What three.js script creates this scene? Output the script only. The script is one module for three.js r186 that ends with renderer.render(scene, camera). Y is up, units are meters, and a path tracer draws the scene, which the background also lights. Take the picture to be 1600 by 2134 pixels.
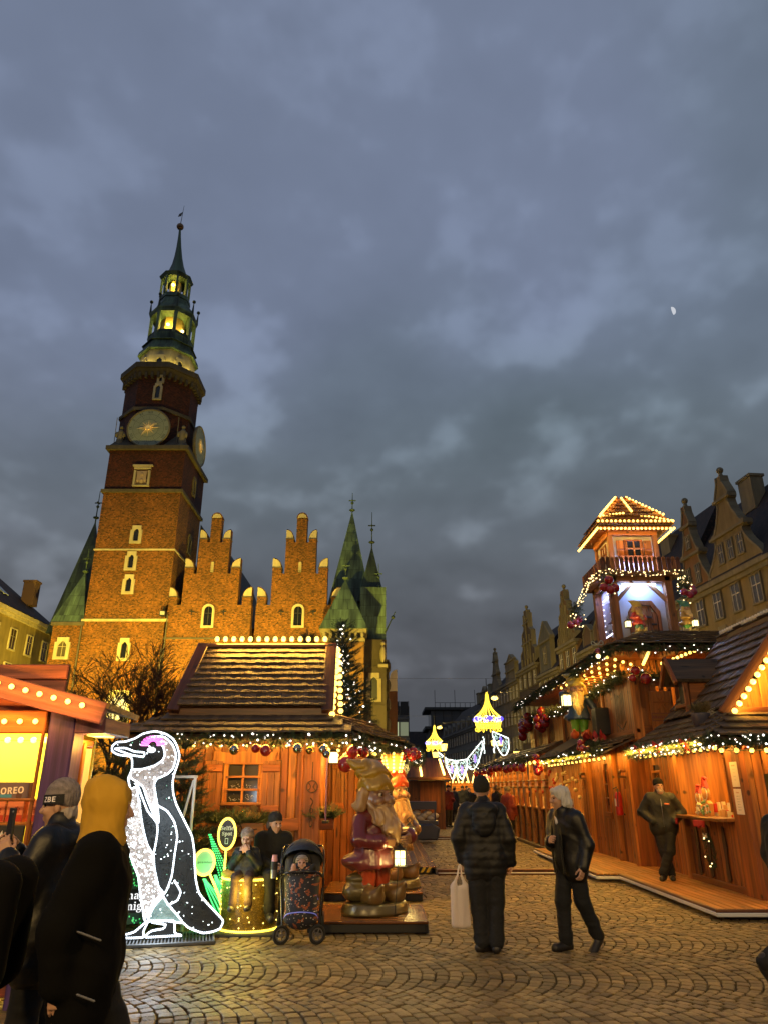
import * as THREE from 'three';
import { RectAreaLightUniformsLib } from 'three/addons/lights/RectAreaLightUniformsLib.js';

// ---------- camera, sky, light, exposure ----------
const scene = new THREE.Scene();
const camera = new THREE.PerspectiveCamera(71.58, 767 / 1024, 0.1, 1500);
camera.position.set(0, 1.7, 0);
camera.rotation.set(THREE.MathUtils.degToRad(21.23), 0, 0);
const renderer = new THREE.WebGLRenderer({ antialias: true });
renderer.toneMapping = THREE.LinearToneMapping;
renderer.toneMappingExposure = 1;
renderer.outputColorSpace = THREE.SRGBColorSpace;
renderer.shadowMap.enabled = true;
RectAreaLightUniformsLib.init();

// seeded random numbers and value noise
function rng(s) { return () => { s |= 0; s = (s + 0x6d2b79f5) | 0; let t = Math.imul(s ^ (s >>> 15), 1 | s); t = (t + Math.imul(t ^ (t >>> 7), 61 | t)) ^ t; return ((t ^ (t >>> 14)) >>> 0) / 4294967296; }; }
const R = rng(7), rr = (a, b) => a + (b - a) * R(), pick = (a) => a[Math.floor(R() * a.length)];
const hash3 = (x, y, z) => { let h = Math.imul(x, 374761393) ^ Math.imul(y, 668265263) ^ Math.imul(z, 1274126177); h = Math.imul(h ^ (h >>> 13), 1274126177); return ((h ^ (h >>> 16)) >>> 0) / 4294967296; };
const sm = (t) => t * t * (3 - 2 * t), lerp = (a, b, t) => a + (b - a) * t, clamp = (x, a = 0, b = 1) => Math.min(b, Math.max(a, x)), sstep = (a, b, x) => sm(clamp((x - a) / (b - a)));
function vnoise(x, y, z = 0, per = 0) {
  const X = Math.floor(x), Y = Math.floor(y), Z = Math.floor(z), fx = sm(x - X), fy = sm(y - Y), fz = sm(z - Z);
  const pX = per.length ? per[0] : per, pY = per.length ? per[1] : per, w = (k, p) => (p ? ((k % p) + p) % p : k), h = (i, j, k) => hash3(w(X + i, pX), w(Y + j, pY), Z + k);
  return lerp(lerp(lerp(h(0, 0, 0), h(1, 0, 0), fx), lerp(h(0, 1, 0), h(1, 1, 0), fx), fy), lerp(lerp(h(0, 0, 1), h(1, 0, 1), fx), lerp(h(0, 1, 1), h(1, 1, 1), fx), fy), fz);
}
function fbm(x, y, z = 0, o = 5, per = 0) { let s = 0, a = 0.5, n = 0; for (let i = 0; i < o; i++) { s += a * vnoise(x, y, z + i * 17, per); n += a; a *= 0.5; x *= 2; y *= 2; z *= 2; per = per.length ? [per[0] * 2, per[1] * 2] : per * 2; } return s / n; }

{ // dusk sky: broken cloud, dim blue light
  const W = 1536, H = 768, data = new Float32Array(W * H * 4);
  for (let r = 0; r < H; r++) {
    const up = ((r + 0.5) / H - 0.5) * Math.PI, y = Math.sin(up), c = Math.cos(up);
    for (let k = 0; k < W; k++) {
      const a = ((k + 0.5) / W - 0.5) * 2 * Math.PI, x = Math.cos(a) * c, z = Math.sin(a) * c, o = (r * W + k) * 4;
      if (y < -0.03) { data[o] = 0.035; data[o + 1] = 0.036; data[o + 2] = 0.044; data[o + 3] = 1; continue; }
      const yy = Math.max(y, 0) + 0.13, px = x / yy * 1.0, pz = z / yy * 1.0;
      const wx = fbm(px * 0.9 + 3.1, pz * 0.9, 2.2, 3), wz = fbm(px * 0.9 + 9.7, pz * 0.9 + 4, 5.2, 3);
      const big = fbm(px * 0.75 + 1.4 * wx + 5.3, pz * 0.75 + 1.4 * wz + 1.1, 0, 5), fine = fbm(px * 2.6 + 2 * wz, pz * 2.6 + 2 * wx, 8, 5);
      const dk = fbm(px * 0.55 + 11 + wx, pz * 0.55 + 2 + wz * 0.6, 3, 4), dark = sstep(0.3, 0.62, 1 - dk);
      const puff = fbm(x * 15 + wx * 2, y * 24 + 3, z * 15 + wz * 2, 5), puff2 = fbm(x * 5 + 5, y * 9 + wz, z * 5 + 1, 5), low = 1 - sstep(0.35, 0.75, y);
      const gap = sstep(0.52, 0.74, puff * 0.62 + puff2 * 0.46) * lerp(0.35, 1, low), mott = lerp(0.9, 1.1, fine) * lerp(1, lerp(0.6, 1.45, puff * 0.5 + puff2 * 0.5), lerp(0.35, 1, low));
      let L = lerp(0.17, 0.09, dark * lerp(1, 0.6, low)) * mott + gap * 0.065;
      const h = sstep(-0.02, 0.32, y + (puff - 0.5) * 0.1); L *= lerp(0.42, 1, h);
      const t = sstep(0.1, 0.6, y), bl = lerp(1.78, 1.64, dark);
      data[o] = L; data[o + 1] = L * lerp(1.05, lerp(1.22, 1.34, dark), t); data[o + 2] = L * lerp(1.2, bl, t); data[o + 3] = 1;
    }
  }
  const sky = new THREE.DataTexture(data, W, H, THREE.RGBAFormat, THREE.FloatType);
  sky.mapping = THREE.EquirectangularReflectionMapping; sky.magFilter = THREE.LinearFilter; sky.needsUpdate = true;
  scene.background = sky; scene.environment = sky;
}
const dusk = new THREE.DirectionalLight(0xfff0e0, 0.02);
dusk.position.set(-60, 40, -80); dusk.shadow.radius = 40; dusk.castShadow = true;
Object.assign(dusk.shadow.camera, { left: -60, right: 60, top: 60, bottom: -60, far: 300 });
scene.add(dusk);

// ---------- helpers: geometry ----------
const V = (x, y, z) => new THREE.Vector3(x, y, z), PI = Math.PI;
const _m = new THREE.Matrix4(), _q = new THREE.Quaternion(), _e = new THREE.Euler();
const M4 = (x = 0, y = 0, z = 0, rx = 0, ry = 0, rz = 0, sx = 1, sy = sx, sz = sx) => new THREE.Matrix4().compose(V(x, y, z), new THREE.Quaternion().setFromEuler(new THREE.Euler(rx, ry, rz, 'YXZ')), V(sx, sy, sz));
// box with chamfered edges; uv in metres, v along the longest side
function cbox(w, h, d, c = 0.008, uo = 0, vo = 0) {
  const H = [w / 2, h / 2, d / 2], P = [], N = [], U = []; c = Math.min(c, w * 0.45, h * 0.45, d * 0.45);
  const long = w >= h && w >= d ? 0 : h >= d ? 1 : 2;
  const tri = (a, b, e) => {
    const n = b.clone().sub(a).cross(e.clone().sub(a)).normalize(), mid = a.clone().add(b).add(e);
    if (n.dot(mid) < 0) { [b, e] = [e, b]; n.negate(); }
    const A = [Math.abs(n.x), Math.abs(n.y), Math.abs(n.z)], ax = A[0] > A[1] && A[0] > A[2] ? 0 : A[1] > A[2] ? 1 : 2, rest = [0, 1, 2].filter((k) => k !== ax);
    const v = rest.includes(long) ? long : rest[1], u = rest.find((k) => k !== v);
    for (const q of [a, b, e]) { P.push(q.x, q.y, q.z); N.push(n.x, n.y, n.z); U.push(q.getComponent(u) + uo + ax * 0.37, q.getComponent(v) + vo); }
  };
  const quad = (a, b, e, f) => { tri(a, b, e); tri(a, e, f); };
  const pt = (s, ax) => V(...[0, 1, 2].map((k) => s[k] * (k === ax ? H[k] : H[k] - c)));
  for (let ax = 0; ax < 3; ax++) { const [i, j] = [0, 1, 2].filter((k) => k !== ax); for (const s of [-1, 1]) { const g = (a, b) => { const q = [0, 0, 0]; q[ax] = s; q[i] = a; q[j] = b; return pt(q, ax); }; quad(g(-1, -1), g(1, -1), g(1, 1), g(-1, 1)); } }
  if (c > 0) {
    for (let ax = 0; ax < 3; ax++) { const [i, j] = [0, 1, 2].filter((k) => k !== ax); for (const a of [-1, 1]) for (const b of [-1, 1]) { const g = (t, w) => { const q = [0, 0, 0]; q[ax] = t; q[i] = a; q[j] = b; return pt(q, w); }; quad(g(-1, i), g(1, i), g(1, j), g(-1, j)); } }
    for (const a of [-1, 1]) for (const b of [-1, 1]) for (const e of [-1, 1]) tri(pt([a, b, e], 0), pt([a, b, e], 1), pt([a, b, e], 2));
  }
  return geo(P, N, U);
}
function geo(P, N, U) {
  const g = new THREE.BufferGeometry();
  g.setAttribute('position', new THREE.Float32BufferAttribute(P, 3)); g.setAttribute('normal', new THREE.Float32BufferAttribute(N, 3)); g.setAttribute('uv', new THREE.Float32BufferAttribute(U, 2));
  return g;
}
function merge(list) {
  let n = 0; const flat = list.map((g) => (g.index ? g.toNonIndexed() : g)); for (const g of flat) n += g.attributes.position.count;
  const P = new Float32Array(n * 3), N = new Float32Array(n * 3), U = new Float32Array(n * 2); let o = 0;
  for (const g of flat) { if (!g.attributes.normal) g.computeVertexNormals(); P.set(g.attributes.position.array, o * 3); N.set(g.attributes.normal.array, o * 3); if (g.attributes.uv) U.set(g.attributes.uv.array, o * 2); o += g.attributes.position.count; }
  const r = new THREE.BufferGeometry(); r.setAttribute('position', new THREE.BufferAttribute(P, 3)); r.setAttribute('normal', new THREE.BufferAttribute(N, 3)); r.setAttribute('uv', new THREE.BufferAttribute(U, 2)); return r;
}
// per-triangle uv in metres from the dominant axis (v is up where it can be)
function triUV(g0, s = 1) {
  const g = g0.index ? g0.toNonIndexed() : g0, p = g.attributes.position, n = p.count, U = new Float32Array(n * 2), a = V(), b = V(), c = V(), k = V();
  for (let i = 0; i < n; i += 3) {
    a.fromBufferAttribute(p, i); b.fromBufferAttribute(p, i + 1); c.fromBufferAttribute(p, i + 2); k.copy(b).sub(a).cross(c.clone().sub(a));
    const x = Math.abs(k.x), y = Math.abs(k.y), z = Math.abs(k.z);
    [a, b, c].forEach((q, j) => { const [u, v] = y > x && y > z ? [q.x, q.z] : x > z ? [q.z, q.y] : [q.x, q.y]; U[(i + j) * 2] = u * s; U[(i + j) * 2 + 1] = v * s; });
  }
  g.setAttribute('uv', new THREE.BufferAttribute(U, 2)); return g;
}
class MB {
  constructor() { this.l = []; }
  add(g, m) { g = g.clone(); if (m) g.applyMatrix4(m); this.l.push(g); return this; }
  box(w, h, d, x, y, z, rx = 0, ry = 0, rz = 0, c = 0.008) { return this.add(cbox(w, h, d, c, R() * 3, R() * 3), M4(x, y, z, rx, ry, rz)); }
  cyl(r0, r1, h, x, y, z, n = 12, rx = 0, ry = 0, rz = 0) { return this.add(new THREE.CylinderGeometry(r1, r0, h, n), M4(x, y, z, rx, ry, rz)); }
  sph(r, x, y, z, n = 10, sx = 1, sy = sx, sz = sx) { return this.add(new THREE.SphereGeometry(r, n, Math.max(6, n * 0.7 | 0)), M4(x, y, z, 0, 0, 0, sx, sy, sz)); }
  tube(pts, r, n = 6, seg = 0, closed = false) { const c = new THREE.CatmullRomCurve3(pts.map((p) => (p.isVector3 ? p : V(...p))), closed); return this.add(new THREE.TubeGeometry(c, seg || pts.length * 4, r, n, closed)); }
  bar(a, b, r, n = 6, r2 = r) { a = a.isVector3 ? a : V(...a); b = b.isVector3 ? b : V(...b); const d = b.clone().sub(a), L = d.length(); return this.add(new THREE.CylinderGeometry(r2, r, L, n), new THREE.Matrix4().compose(a.clone().add(b).multiplyScalar(0.5), new THREE.Quaternion().setFromUnitVectors(V(0, 1, 0), d.normalize()), V(1, 1, 1))); }
  beam(a, b, w, d, up = V(0, 0, 1), c = 0.008) { // square bar from a to b
    a = a.isVector3 ? a : V(...a); b = b.isVector3 ? b : V(...b); const y = b.clone().sub(a), L = y.length(); y.normalize(); const x = y.clone().cross(up).normalize(), z = x.clone().cross(y);
    return this.add(cbox(w, L, d, c, R() * 3, R() * 3), new THREE.Matrix4().makeBasis(x, y, z).setPosition(a.clone().add(b).multiplyScalar(0.5)));
  }
  ext(pts, depth, m, bevel = 0, holes = []) { // outline in x,y pulled out along z
    const s = new THREE.Shape(pts.map((p) => new THREE.Vector2(p[0], p[1]))); for (const h of holes) s.holes.push(new THREE.Path(h.map((p) => new THREE.Vector2(p[0], p[1]))));
    return this.add(triUV(new THREE.ExtrudeGeometry(s, { depth, bevelEnabled: bevel > 0, bevelSize: bevel, bevelThickness: bevel, bevelOffset: -bevel, bevelSegments: 1, steps: 1 })), m);
  }
  lathe(pts, n, m) { return this.add(new THREE.LatheGeometry(pts.map((p) => new THREE.Vector2(p[0], p[1])), n), m); }
  poly(...P) { // flat polygon, fan
    const l = P.map((p) => (p.isVector3 ? p : V(...p))), pos = [], n = l[1].clone().sub(l[0]).cross(l[2].clone().sub(l[0])).normalize();
    const N = [], U = []; for (let i = 1; i + 1 < l.length; i++) for (const q of [l[0], l[i], l[i + 1]]) { pos.push(q.x, q.y, q.z); N.push(n.x, n.y, n.z); U.push(0, 0); }
    return this.add(triUV(geo(pos, N, U)));
  }
  solid(P, th) { // flat polygon with thickness th away from its normal
    const l = P.map((p) => (p.isVector3 ? p : V(...p))), n = l[1].clone().sub(l[0]).cross(l[2].clone().sub(l[0])).normalize().multiplyScalar(-th), b = l.map((p) => p.clone().add(n));
    this.poly(...l); this.poly(...b.slice().reverse()); l.forEach((p, i) => { const j = (i + 1) % l.length; this.poly(p, b[i], b[j], l[j]); }); return this;
  }
  get geom() { return merge(this.l); }
  build(name, mat, parent, pos) { return mesh(name, this.geom, mat, parent, pos); }
}
// ---------- helpers: objects ----------
const used = {};
const numbered = (n) => { const k = (used[n] = (used[n] ?? -1) + 1); return k ? n + '_' + String(k).padStart(3, '0') : n; };
function mesh(name, g, mat, parent, pos) { const o = new THREE.Mesh(g, mat); o.name = name; o.castShadow = o.receiveShadow = true; if (pos) o.position.set(...pos); if (parent) parent.add(o); return o; }
function tag(o, label, category, group) { o.name = numbered(o.name); o.userData.label = label; o.userData.category = category; if (group) o.userData.group = group; scene.add(o); return o; }
function thing(name, label, category, pos = [0, 0, 0], ry = 0, group) { const o = new THREE.Group(); o.name = name; o.position.set(...pos); o.rotation.y = ry; return tag(o, label, category, group); }
function struct(o) { o.name = numbered(o.name); o.userData.kind = 'structure'; scene.add(o); return o; }
function grp(name, parent, pos = [0, 0, 0], ry = 0) { const o = new THREE.Group(); o.name = name; o.position.set(...pos); o.rotation.y = ry; parent.add(o); return o; }
function stuff(o) { o.userData.kind = 'stuff'; return o; }
function inst(name, g, mat, mats, parent, colors) {
  const o = new THREE.InstancedMesh(g, mat, mats.length); o.name = name; mats.forEach((m, i) => o.setMatrixAt(i, m)); if (colors) colors.forEach((c, i) => o.setColorAt(i, c));
  o.castShadow = o.receiveShadow = true; if (parent) parent.add(o); return stuff(o);
}
// ---------- helpers: materials ----------
function tex(w, h, f, srgb = true, rep = 1, rep2 = rep) {
  const d = new Uint8Array(w * h * 4); for (let y = 0; y < h; y++) for (let x = 0; x < w; x++) { const c = f(x / w, y / h, x, y), o = (y * w + x) * 4; d[o] = clamp(c[0]) * 255; d[o + 1] = clamp(c[1]) * 255; d[o + 2] = clamp(c[2]) * 255; d[o + 3] = 255; }
  const t = new THREE.DataTexture(d, w, h); t.wrapS = t.wrapT = THREE.RepeatWrapping; t.magFilter = THREE.LinearFilter; t.minFilter = THREE.LinearMipmapLinearFilter; if (srgb) t.colorSpace = THREE.SRGBColorSpace; t.repeat.set(rep, rep2); t.needsUpdate = true; return t;
}
const rept = (t, a, b = a) => { const c = t.clone(); c.repeat.set(a, b); c.needsUpdate = true; return c; };
const grey = (v) => [v, v, v];
// wood: grain along v, one repeat is 0.8 m by 1.6 m
const woodF = (u, v) => { const w = 0.06 * fbm(u * 4, v * 3, 1, 3, [4, 3]), g = fbm((u + w) * 16, v * 2, 3, 4, [16, 2]), f = vnoise(u * 128, v * 6, 9, [128, 6]), kn = vnoise(u * 9, v * 9, 4, [9, 9]), k = sstep(0.86, 0.97, kn); return { g, f, k, v: clamp(0.66 + 0.5 * (g - 0.5) + 0.08 * (f - 0.5) - 0.36 * k) }; };
const edge = (u) => 1; 
const T = {
  wood: tex(256, 512, (u, v) => { const w = woodF(u, v); return [w.v * 1.18, w.v * 1.06, w.v * 0.9]; }, true, 1 / 0.8, 1 / 1.6),
  woodB: tex(256, 512, (u, v) => { const w = woodF(u, v); return grey(w.g * 0.7 + w.f * 0.3); }, false, 1 / 0.8, 1 / 1.6),
  noise: tex(256, 256, (u, v) => grey(0.3 + 0.7 * fbm(u * 8, v * 8, 2, 6, 8)), true, 0.5),
  noiseB: tex(256, 256, (u, v) => grey(fbm(u * 16, v * 16, 5, 5, 16)), false, 1.5),
  brick: null, brickB: null,
};
{ // brick: 4 m by 4 m, 16 by 50 bricks, cross bond with dark headers and repairs
  const N = 50, M = 16, tone = (r, c) => hash3(r, c, 77), f = (u, v) => {
    const r = Math.floor(v * N) % N, off = r % 2 ? 0.25 : 0, x = u * M + off, head = r % 2, cx = Math.floor(x * (head ? 2 : 1)), fx = x * (head ? 2 : 1) - cx, fy = v * N - Math.floor(v * N);
    const c = ((cx % (M * 2)) + M * 2) % (M * 2), mort = Math.min(fx, 1 - fx) * (head ? 0.125 : 0.25) < 0.011 || Math.min(fy, 1 - fy) * 0.08 < 0.009, t = tone(r, c), n = fbm(u * 32, v * 32, 6, 4, 32), big = fbm(u * 4, v * 4, 3, 3, 4);
    return { mort, t, n, big };
  };
  T.brick = tex(512, 1024, (u, v) => { const b = f(u, v); let k = 0.56 + 0.34 * (b.t - 0.5) + 0.3 * (b.n - 0.5) + 0.3 * (b.big - 0.5); if (b.t > 0.9) k *= 0.4; if (b.t < 0.1) k *= 1.35; return b.mort ? [0.62 * (0.7 + b.n * 0.5), 0.55 * (0.7 + b.n * 0.5), 0.44 * (0.7 + b.n * 0.5)] : [k * 1.25, k * 0.9, k * 0.66]; }, true, 0.25);
  T.brickB = tex(512, 1024, (u, v) => { const b = f(u, v); return grey(b.mort ? 0.1 : 0.6 + 0.3 * b.n + 0.1 * b.t); }, false, 0.25);
}
T.tile = tex(512, 512, (u, v) => { const r = Math.floor(v * 12), x = u * 16 + (r % 2) * 0.5, c = Math.floor(x) % 16, fx = x - Math.floor(x), fy = v * 12 - r; const k = 0.55 + 0.4 * (hash3(c, r, 3) - 0.5) + 0.3 * (fbm(u * 8, v * 8, 1, 4, 8) - 0.5); return grey(k * (fy < 0.14 ? 0.35 : 1) * (Math.min(fx, 1 - fx) < 0.06 ? 0.6 : 1)); }, true, 1 / 3.2, 1 / 3.2);
T.copper = tex(512, 512, (u, v) => { const n = fbm(u * 6, v * 2, 4, 5, 6), s = fbm(u * 40, v * 3, 7, 3, 40), r = Math.floor(v * 4), seam = (v * 4 - r < 0.03 || Math.abs(((u * 4 + r * 0.37) % 1) - 0.5) < 0.012) ? 0.62 : 1; const k = 0.5 + 0.55 * (n - 0.5) + 0.25 * (s - 0.5) + 0.12 * (hash3(Math.floor(u * 4 + r * 0.37), r, 5) - 0.5); return [k * 0.98 * seam, k * 1.12 * seam, k * 0.98 * seam]; }, true, 1 / 4);
T.plaster = tex(512, 512, (u, v) => { const k = 0.78 + 0.28 * (fbm(u * 4, v * 4, 3, 6, 4) - 0.5) + 0.16 * (fbm(u * 24, v * 2, 8, 3, 24) - 0.5); return grey(k); }, true, 1 / 6);
T.cloth = tex(256, 256, (u, v) => grey(0.5 + 0.28 * (fbm(u * 8, v * 8, 2, 4, 8) - 0.5) + 0.5 * (hash3(u * 256 | 0, v * 256 | 0, 5) - 0.5) * 0.4), true, 6);
const rgb = (r, g, b) => new THREE.Color().setRGB(r, g, b);
function std(r, g, b, rough = 0.8, o = {}) { return new THREE.MeshStandardMaterial({ color: rgb(r, g, b), roughness: rough, ...o }); }
const phys = (r, g, b, rough, o = {}) => new THREE.MeshPhysicalMaterial({ color: rgb(r, g, b), roughness: rough, ...o });
const wood = (r, g, b, rough = 0.55, s = 1) => std(r, g, b, rough, { map: T.wood, bumpMap: T.woodB, bumpScale: 0.003 });
const glow = (r, g, b, k = 1) => new THREE.MeshStandardMaterial({ color: rgb(0.3, 0.3, 0.3), emissive: rgb(r, g, b), emissiveIntensity: k, roughness: 0.5 });
const M = {
  plank: [wood(0.52, 0.21, 0.045), wood(0.36, 0.125, 0.025), wood(0.62, 0.28, 0.07), wood(0.44, 0.165, 0.035)],
  post: wood(0.45, 0.18, 0.045), trim: wood(0.34, 0.125, 0.03), brown: wood(0.16, 0.065, 0.035, 0.4), darkwood: wood(0.09, 0.05, 0.03),
  shingle: [0, 1, 2, 3].map((i) => wood([0.14, 0.1, 0.19, 0.12][i], [0.115, 0.08, 0.155, 0.1][i], [0.09, 0.062, 0.12, 0.082][i], 0.6)),
  bulb: glow(1, 0.6, 0.1, 5), fairy: glow(1, 0.72, 0.3, 4), fairyW: glow(1, 0.92, 0.78, 5), rope: glow(0.8, 0.9, 1, 3.2), ropeY: glow(1, 0.72, 0.06, 3.2),
  needle: std(0.035, 0.06, 0.022, 0.6), needleD: std(0.022, 0.038, 0.016, 0.65),
  black: std(0.012, 0.012, 0.013, 0.6), blackG: std(0.012, 0.012, 0.014, 0.25), metal: std(0.3, 0.3, 0.3, 0.35, { metalness: 0.9 }), white: std(0.7, 0.7, 0.68, 0.5), glass: std(0.02, 0.022, 0.025, 0.08), gold: std(0.8, 0.5, 0.12, 0.3, { metalness: 1 }),
  redBall: phys(0.28, 0.012, 0.012, 0.16, { clearcoat: 1, clearcoatRoughness: 0.05 }), silverBall: std(0.5, 0.48, 0.45, 0.12, { metalness: 1 }), goldBall: std(0.6, 0.36, 0.1, 0.2, { metalness: 1 }),
};
M.woodAll = M.plank;
// lamps: one area light for a row of glowing bulbs, one point light for a lantern
function rowLight(a, b, w, k, col, dir, name = 'light_row') { // strip from a to b shining along dir
  const A = V(...a), B = V(...b), L = A.distanceTo(B), l = new THREE.RectAreaLight(new THREE.Color(...col), k, L, w); l.name = name;
  const x = B.clone().sub(A).normalize(), z = V(...dir).normalize().negate(), y = z.clone().cross(x).normalize(); z.copy(x.clone().cross(y));
  l.matrix.makeBasis(x, y, z); l.matrix.setPosition(A.add(B).multiplyScalar(0.5)); l.matrix.decompose(l.position, l.quaternion, l.scale); scene.add(l); return l;
}
function pointLight(p, k, col, r = 2) { const l = new THREE.PointLight(new THREE.Color(...col), k); l.position.set(...p); l.shadow.radius = r; l.castShadow = true; l.name = 'lamp_light'; scene.add(l); return l; }
const WARM = [1, 0.5, 0.065];

// ================= ground =================
{
  const g = new THREE.PlaneGeometry(700, 700); g.rotateX(-PI / 2); g.translate(0, 0, -150);
  const ground = struct(mesh('ground', triUV(g), std(0.05, 0.043, 0.034, 0.9, { map: T.noise }), null, [0, -0.035, 0]));
  // setts: bands of arcs, each 1.9 m across, bulging to the right
  const stone = (s) => { // top with worn rim; 28 triangles
    const r = rng(s), c = [[-1, -1], [1, -1], [1, 1], [-1, 1]].map(([x, z]) => [x * (0.5 - r() * 0.06), z * (0.5 - r() * 0.06)]), P = [], mid = [0, 0, 0, 0].map(() => 0.43 + r() * 0.06);
    const ring = (k, y) => c.flatMap((p, i) => { const q = c[(i + 1) % 4]; return [V(p[0] * k * 0.97, y, p[1] * k * 0.97), V((p[0] + q[0]) / 2 * k * (1 + mid[i] * 0.1), y, (p[1] + q[1]) / 2 * k * (1 + mid[i] * 0.1))]; });
    const a = ring(0.84, 0.008), b = ring(0.95, 0.003), d = ring(1, -0.03), top = V((r() - 0.5) * 0.2, 0.01, (r() - 0.5) * 0.2), t = (x, y, z) => { for (const q of [x, y, z]) P.push(q.x, q.y, q.z); };
    for (let i = 0; i < 8; i++) { const j = (i + 1) % 8; t(top, a[j], a[i]); t(a[i], a[j], b[j]); t(a[i], b[j], b[i]); t(b[i], b[j], d[j]); t(b[i], d[j], d[i]); }
    const g = new THREE.BufferGeometry(); g.setAttribute('position', new THREE.Float32BufferAttribute(P, 3)); 
    g.computeVertexNormals(); return triUV(g, 0.35);
  };
  const geos = [1, 2, 3, 4, 5, 6].map(stone), mats = [0, 1, 2, 3].map((i) => std([0.3, 0.38, 0.24, 0.46][i], [0.205, 0.265, 0.17, 0.325][i], [0.085, 0.11, 0.07, 0.135][i], 0.5, { map: T.noise, bumpMap: T.noiseB, bumpScale: 0.006 }));
  const one = std(1, 1, 1, 0.62, { map: T.noise, bumpMap: T.noiseB, bumpScale: 0.006 });
  const list = [], W = 1.75, Rad = 1.13, s = 0.128;
  for (let b = 0; b < 21; b++) {
    const zc = -4.6 - b * W, far = b > 5, x0 = far ? -1.6 : -6.6, x1 = far ? 5.6 : 7.4;
    for (let k = 0; k * s + x0 < x1; k++) {
      const half = Math.asin(W / 2 / Rad), n = 15 + (k % 2), base = x0 + k * s + (b % 2) * 0.06;
      for (let i = 0; i < n; i++) {
        const t = ((i + 0.5) / n * 2 - 1) * half + rr(-0.012, 0.012), x = base + Rad * Math.cos(t) - Rad + rr(-0.008, 0.008), z = zc + Rad * Math.sin(t), len = Rad * 2 * half / n;
        const tone = 0.75 + 0.5 * fbm(x * 0.5 + 40, z * 0.5 + 60, 1, 3);
        list.push({ x, z, t, w: s * Math.cos(t) * 1.0, l: len * rr(0.98, 1.05), y: rr(-0.004, 0.004), d: Math.hypot(x, z), g: Math.floor(R() * 6), m: Math.floor(R() * 4), tone });
      }
    }
  }
  const inView = (q) => Math.abs(q.x) < -q.z * 0.5 && q.z < -6.7;
  list.sort((a, b) => (inView(b) - inView(a)) || a.d - b.d);
  const mat = (q) => M4(q.x, q.y, q.z, rr(-0.02, 0.02), -q.t, rr(-0.02, 0.02), q.w, 1, q.l);
  for (const q of list.slice(0, 300)) { const o = mesh('cobblestone', geos[q.g], mats[q.m], ground); mat(q).decompose(o.position, o.quaternion, o.scale); o.position.y += 0.035; }
  const rest = list.slice(300), dn = M4(0, 0.035, 0);
  geos.forEach((gg, i) => { const sub = rest.filter((q) => q.g === i); if (i < 1) { /* all rest share one part below */ } });
  inst('cobblestone', geos[0], one, rest.map((q) => dn.clone().multiply(mat(q))), ground, rest.map((q) => { const c = mats[q.m].color.clone().multiplyScalar(q.tone * rr(0.7, 1.3)); return c; }));
}

// ================= town hall =================
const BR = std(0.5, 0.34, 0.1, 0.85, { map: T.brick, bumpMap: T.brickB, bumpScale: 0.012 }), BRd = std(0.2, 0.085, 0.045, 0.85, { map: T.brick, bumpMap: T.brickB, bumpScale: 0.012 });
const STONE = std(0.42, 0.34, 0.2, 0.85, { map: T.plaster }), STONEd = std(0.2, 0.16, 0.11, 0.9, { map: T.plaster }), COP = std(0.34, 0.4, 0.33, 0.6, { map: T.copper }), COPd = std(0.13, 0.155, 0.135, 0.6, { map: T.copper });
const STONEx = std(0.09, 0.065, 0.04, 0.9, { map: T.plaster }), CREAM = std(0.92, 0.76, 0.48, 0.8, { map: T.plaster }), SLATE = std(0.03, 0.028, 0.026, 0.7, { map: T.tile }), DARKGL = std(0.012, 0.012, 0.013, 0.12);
const tri = (g) => triUV(g);
function ngon(mb, n, a, y0, y1, cx, cz, a2 = a) { // prism with n sides, apothem a, a flat side to the camera
  const k = 1 / Math.cos(PI / n), g = new THREE.CylinderGeometry(a2 * k, a * k, y1 - y0, n, 1); g.rotateY(PI / n); g.translate(cx, (y0 + y1) / 2, cz);
  const f = g.toNonIndexed(); f.computeVertexNormals(); mb.add(triUV(f)); return mb;
}
function bx(w, h, d, x, y, z) { const g = new THREE.BoxGeometry(w, h, d); g.translate(x, y, z); return triUV(g); }
function lancet(parent, x, y, z, w, h, trim = CREAM, o = {}) { // small window with a stone surround
  const win = grp('window', parent, [x, y, z]), f = new MB(), fw = o.fw ?? w * 0.55;
  const arch = o.round ? Array.from({ length: 9 }, (_, i) => [w / 2 * Math.cos(PI * i / 8), h / 2 - w / 2 + w / 2 * Math.sin(PI * i / 8)]) : [[w / 2, h / 2 - w * 0.5], [w * 0.18, h / 2 - w * 0.12], [0, h / 2], [-w * 0.18, h / 2 - w * 0.12], [-w / 2, h / 2 - w * 0.5]];
  const hole = [[-w / 2, -h / 2], [w / 2, -h / 2], ...arch], W = w / 2 + fw, out = o.round ? [[-W, -h / 2 - fw], [W, -h / 2 - fw], ...Array.from({ length: 9 }, (_, i) => [W * Math.cos(PI * i / 8), h / 2 - w / 2 + W * Math.sin(PI * i / 8)])] : [[-W, -h / 2 - fw * 0.8], [W, -h / 2 - fw * 0.8], [W, h / 2 - fw * 0.4], [W * 0.75, h / 2 - fw * 0.4], [W * 0.75, h / 2 + fw], [-W * 0.75, h / 2 + fw], [-W * 0.75, h / 2 - fw * 0.4], [-W, h / 2 - fw * 0.4]];
  f.ext(out, 0.16, M4(0, 0, -0.02), 0, [hole]); f.build('frame', trim, win);
  mesh('pane', new THREE.PlaneGeometry(w, h), o.glass ?? DARKGL, win, [0, 0, 0.012]);
  if (o.grid) { const b = new MB(); b.box(w, 0.04, 0.03, 0, h * 0.14, 0.03); b.box(0.04, h, 0.03, 0, 0, 0.032); b.build('glazing_bar', o.bar ?? CREAM, win); }
  return win;
}
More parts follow.
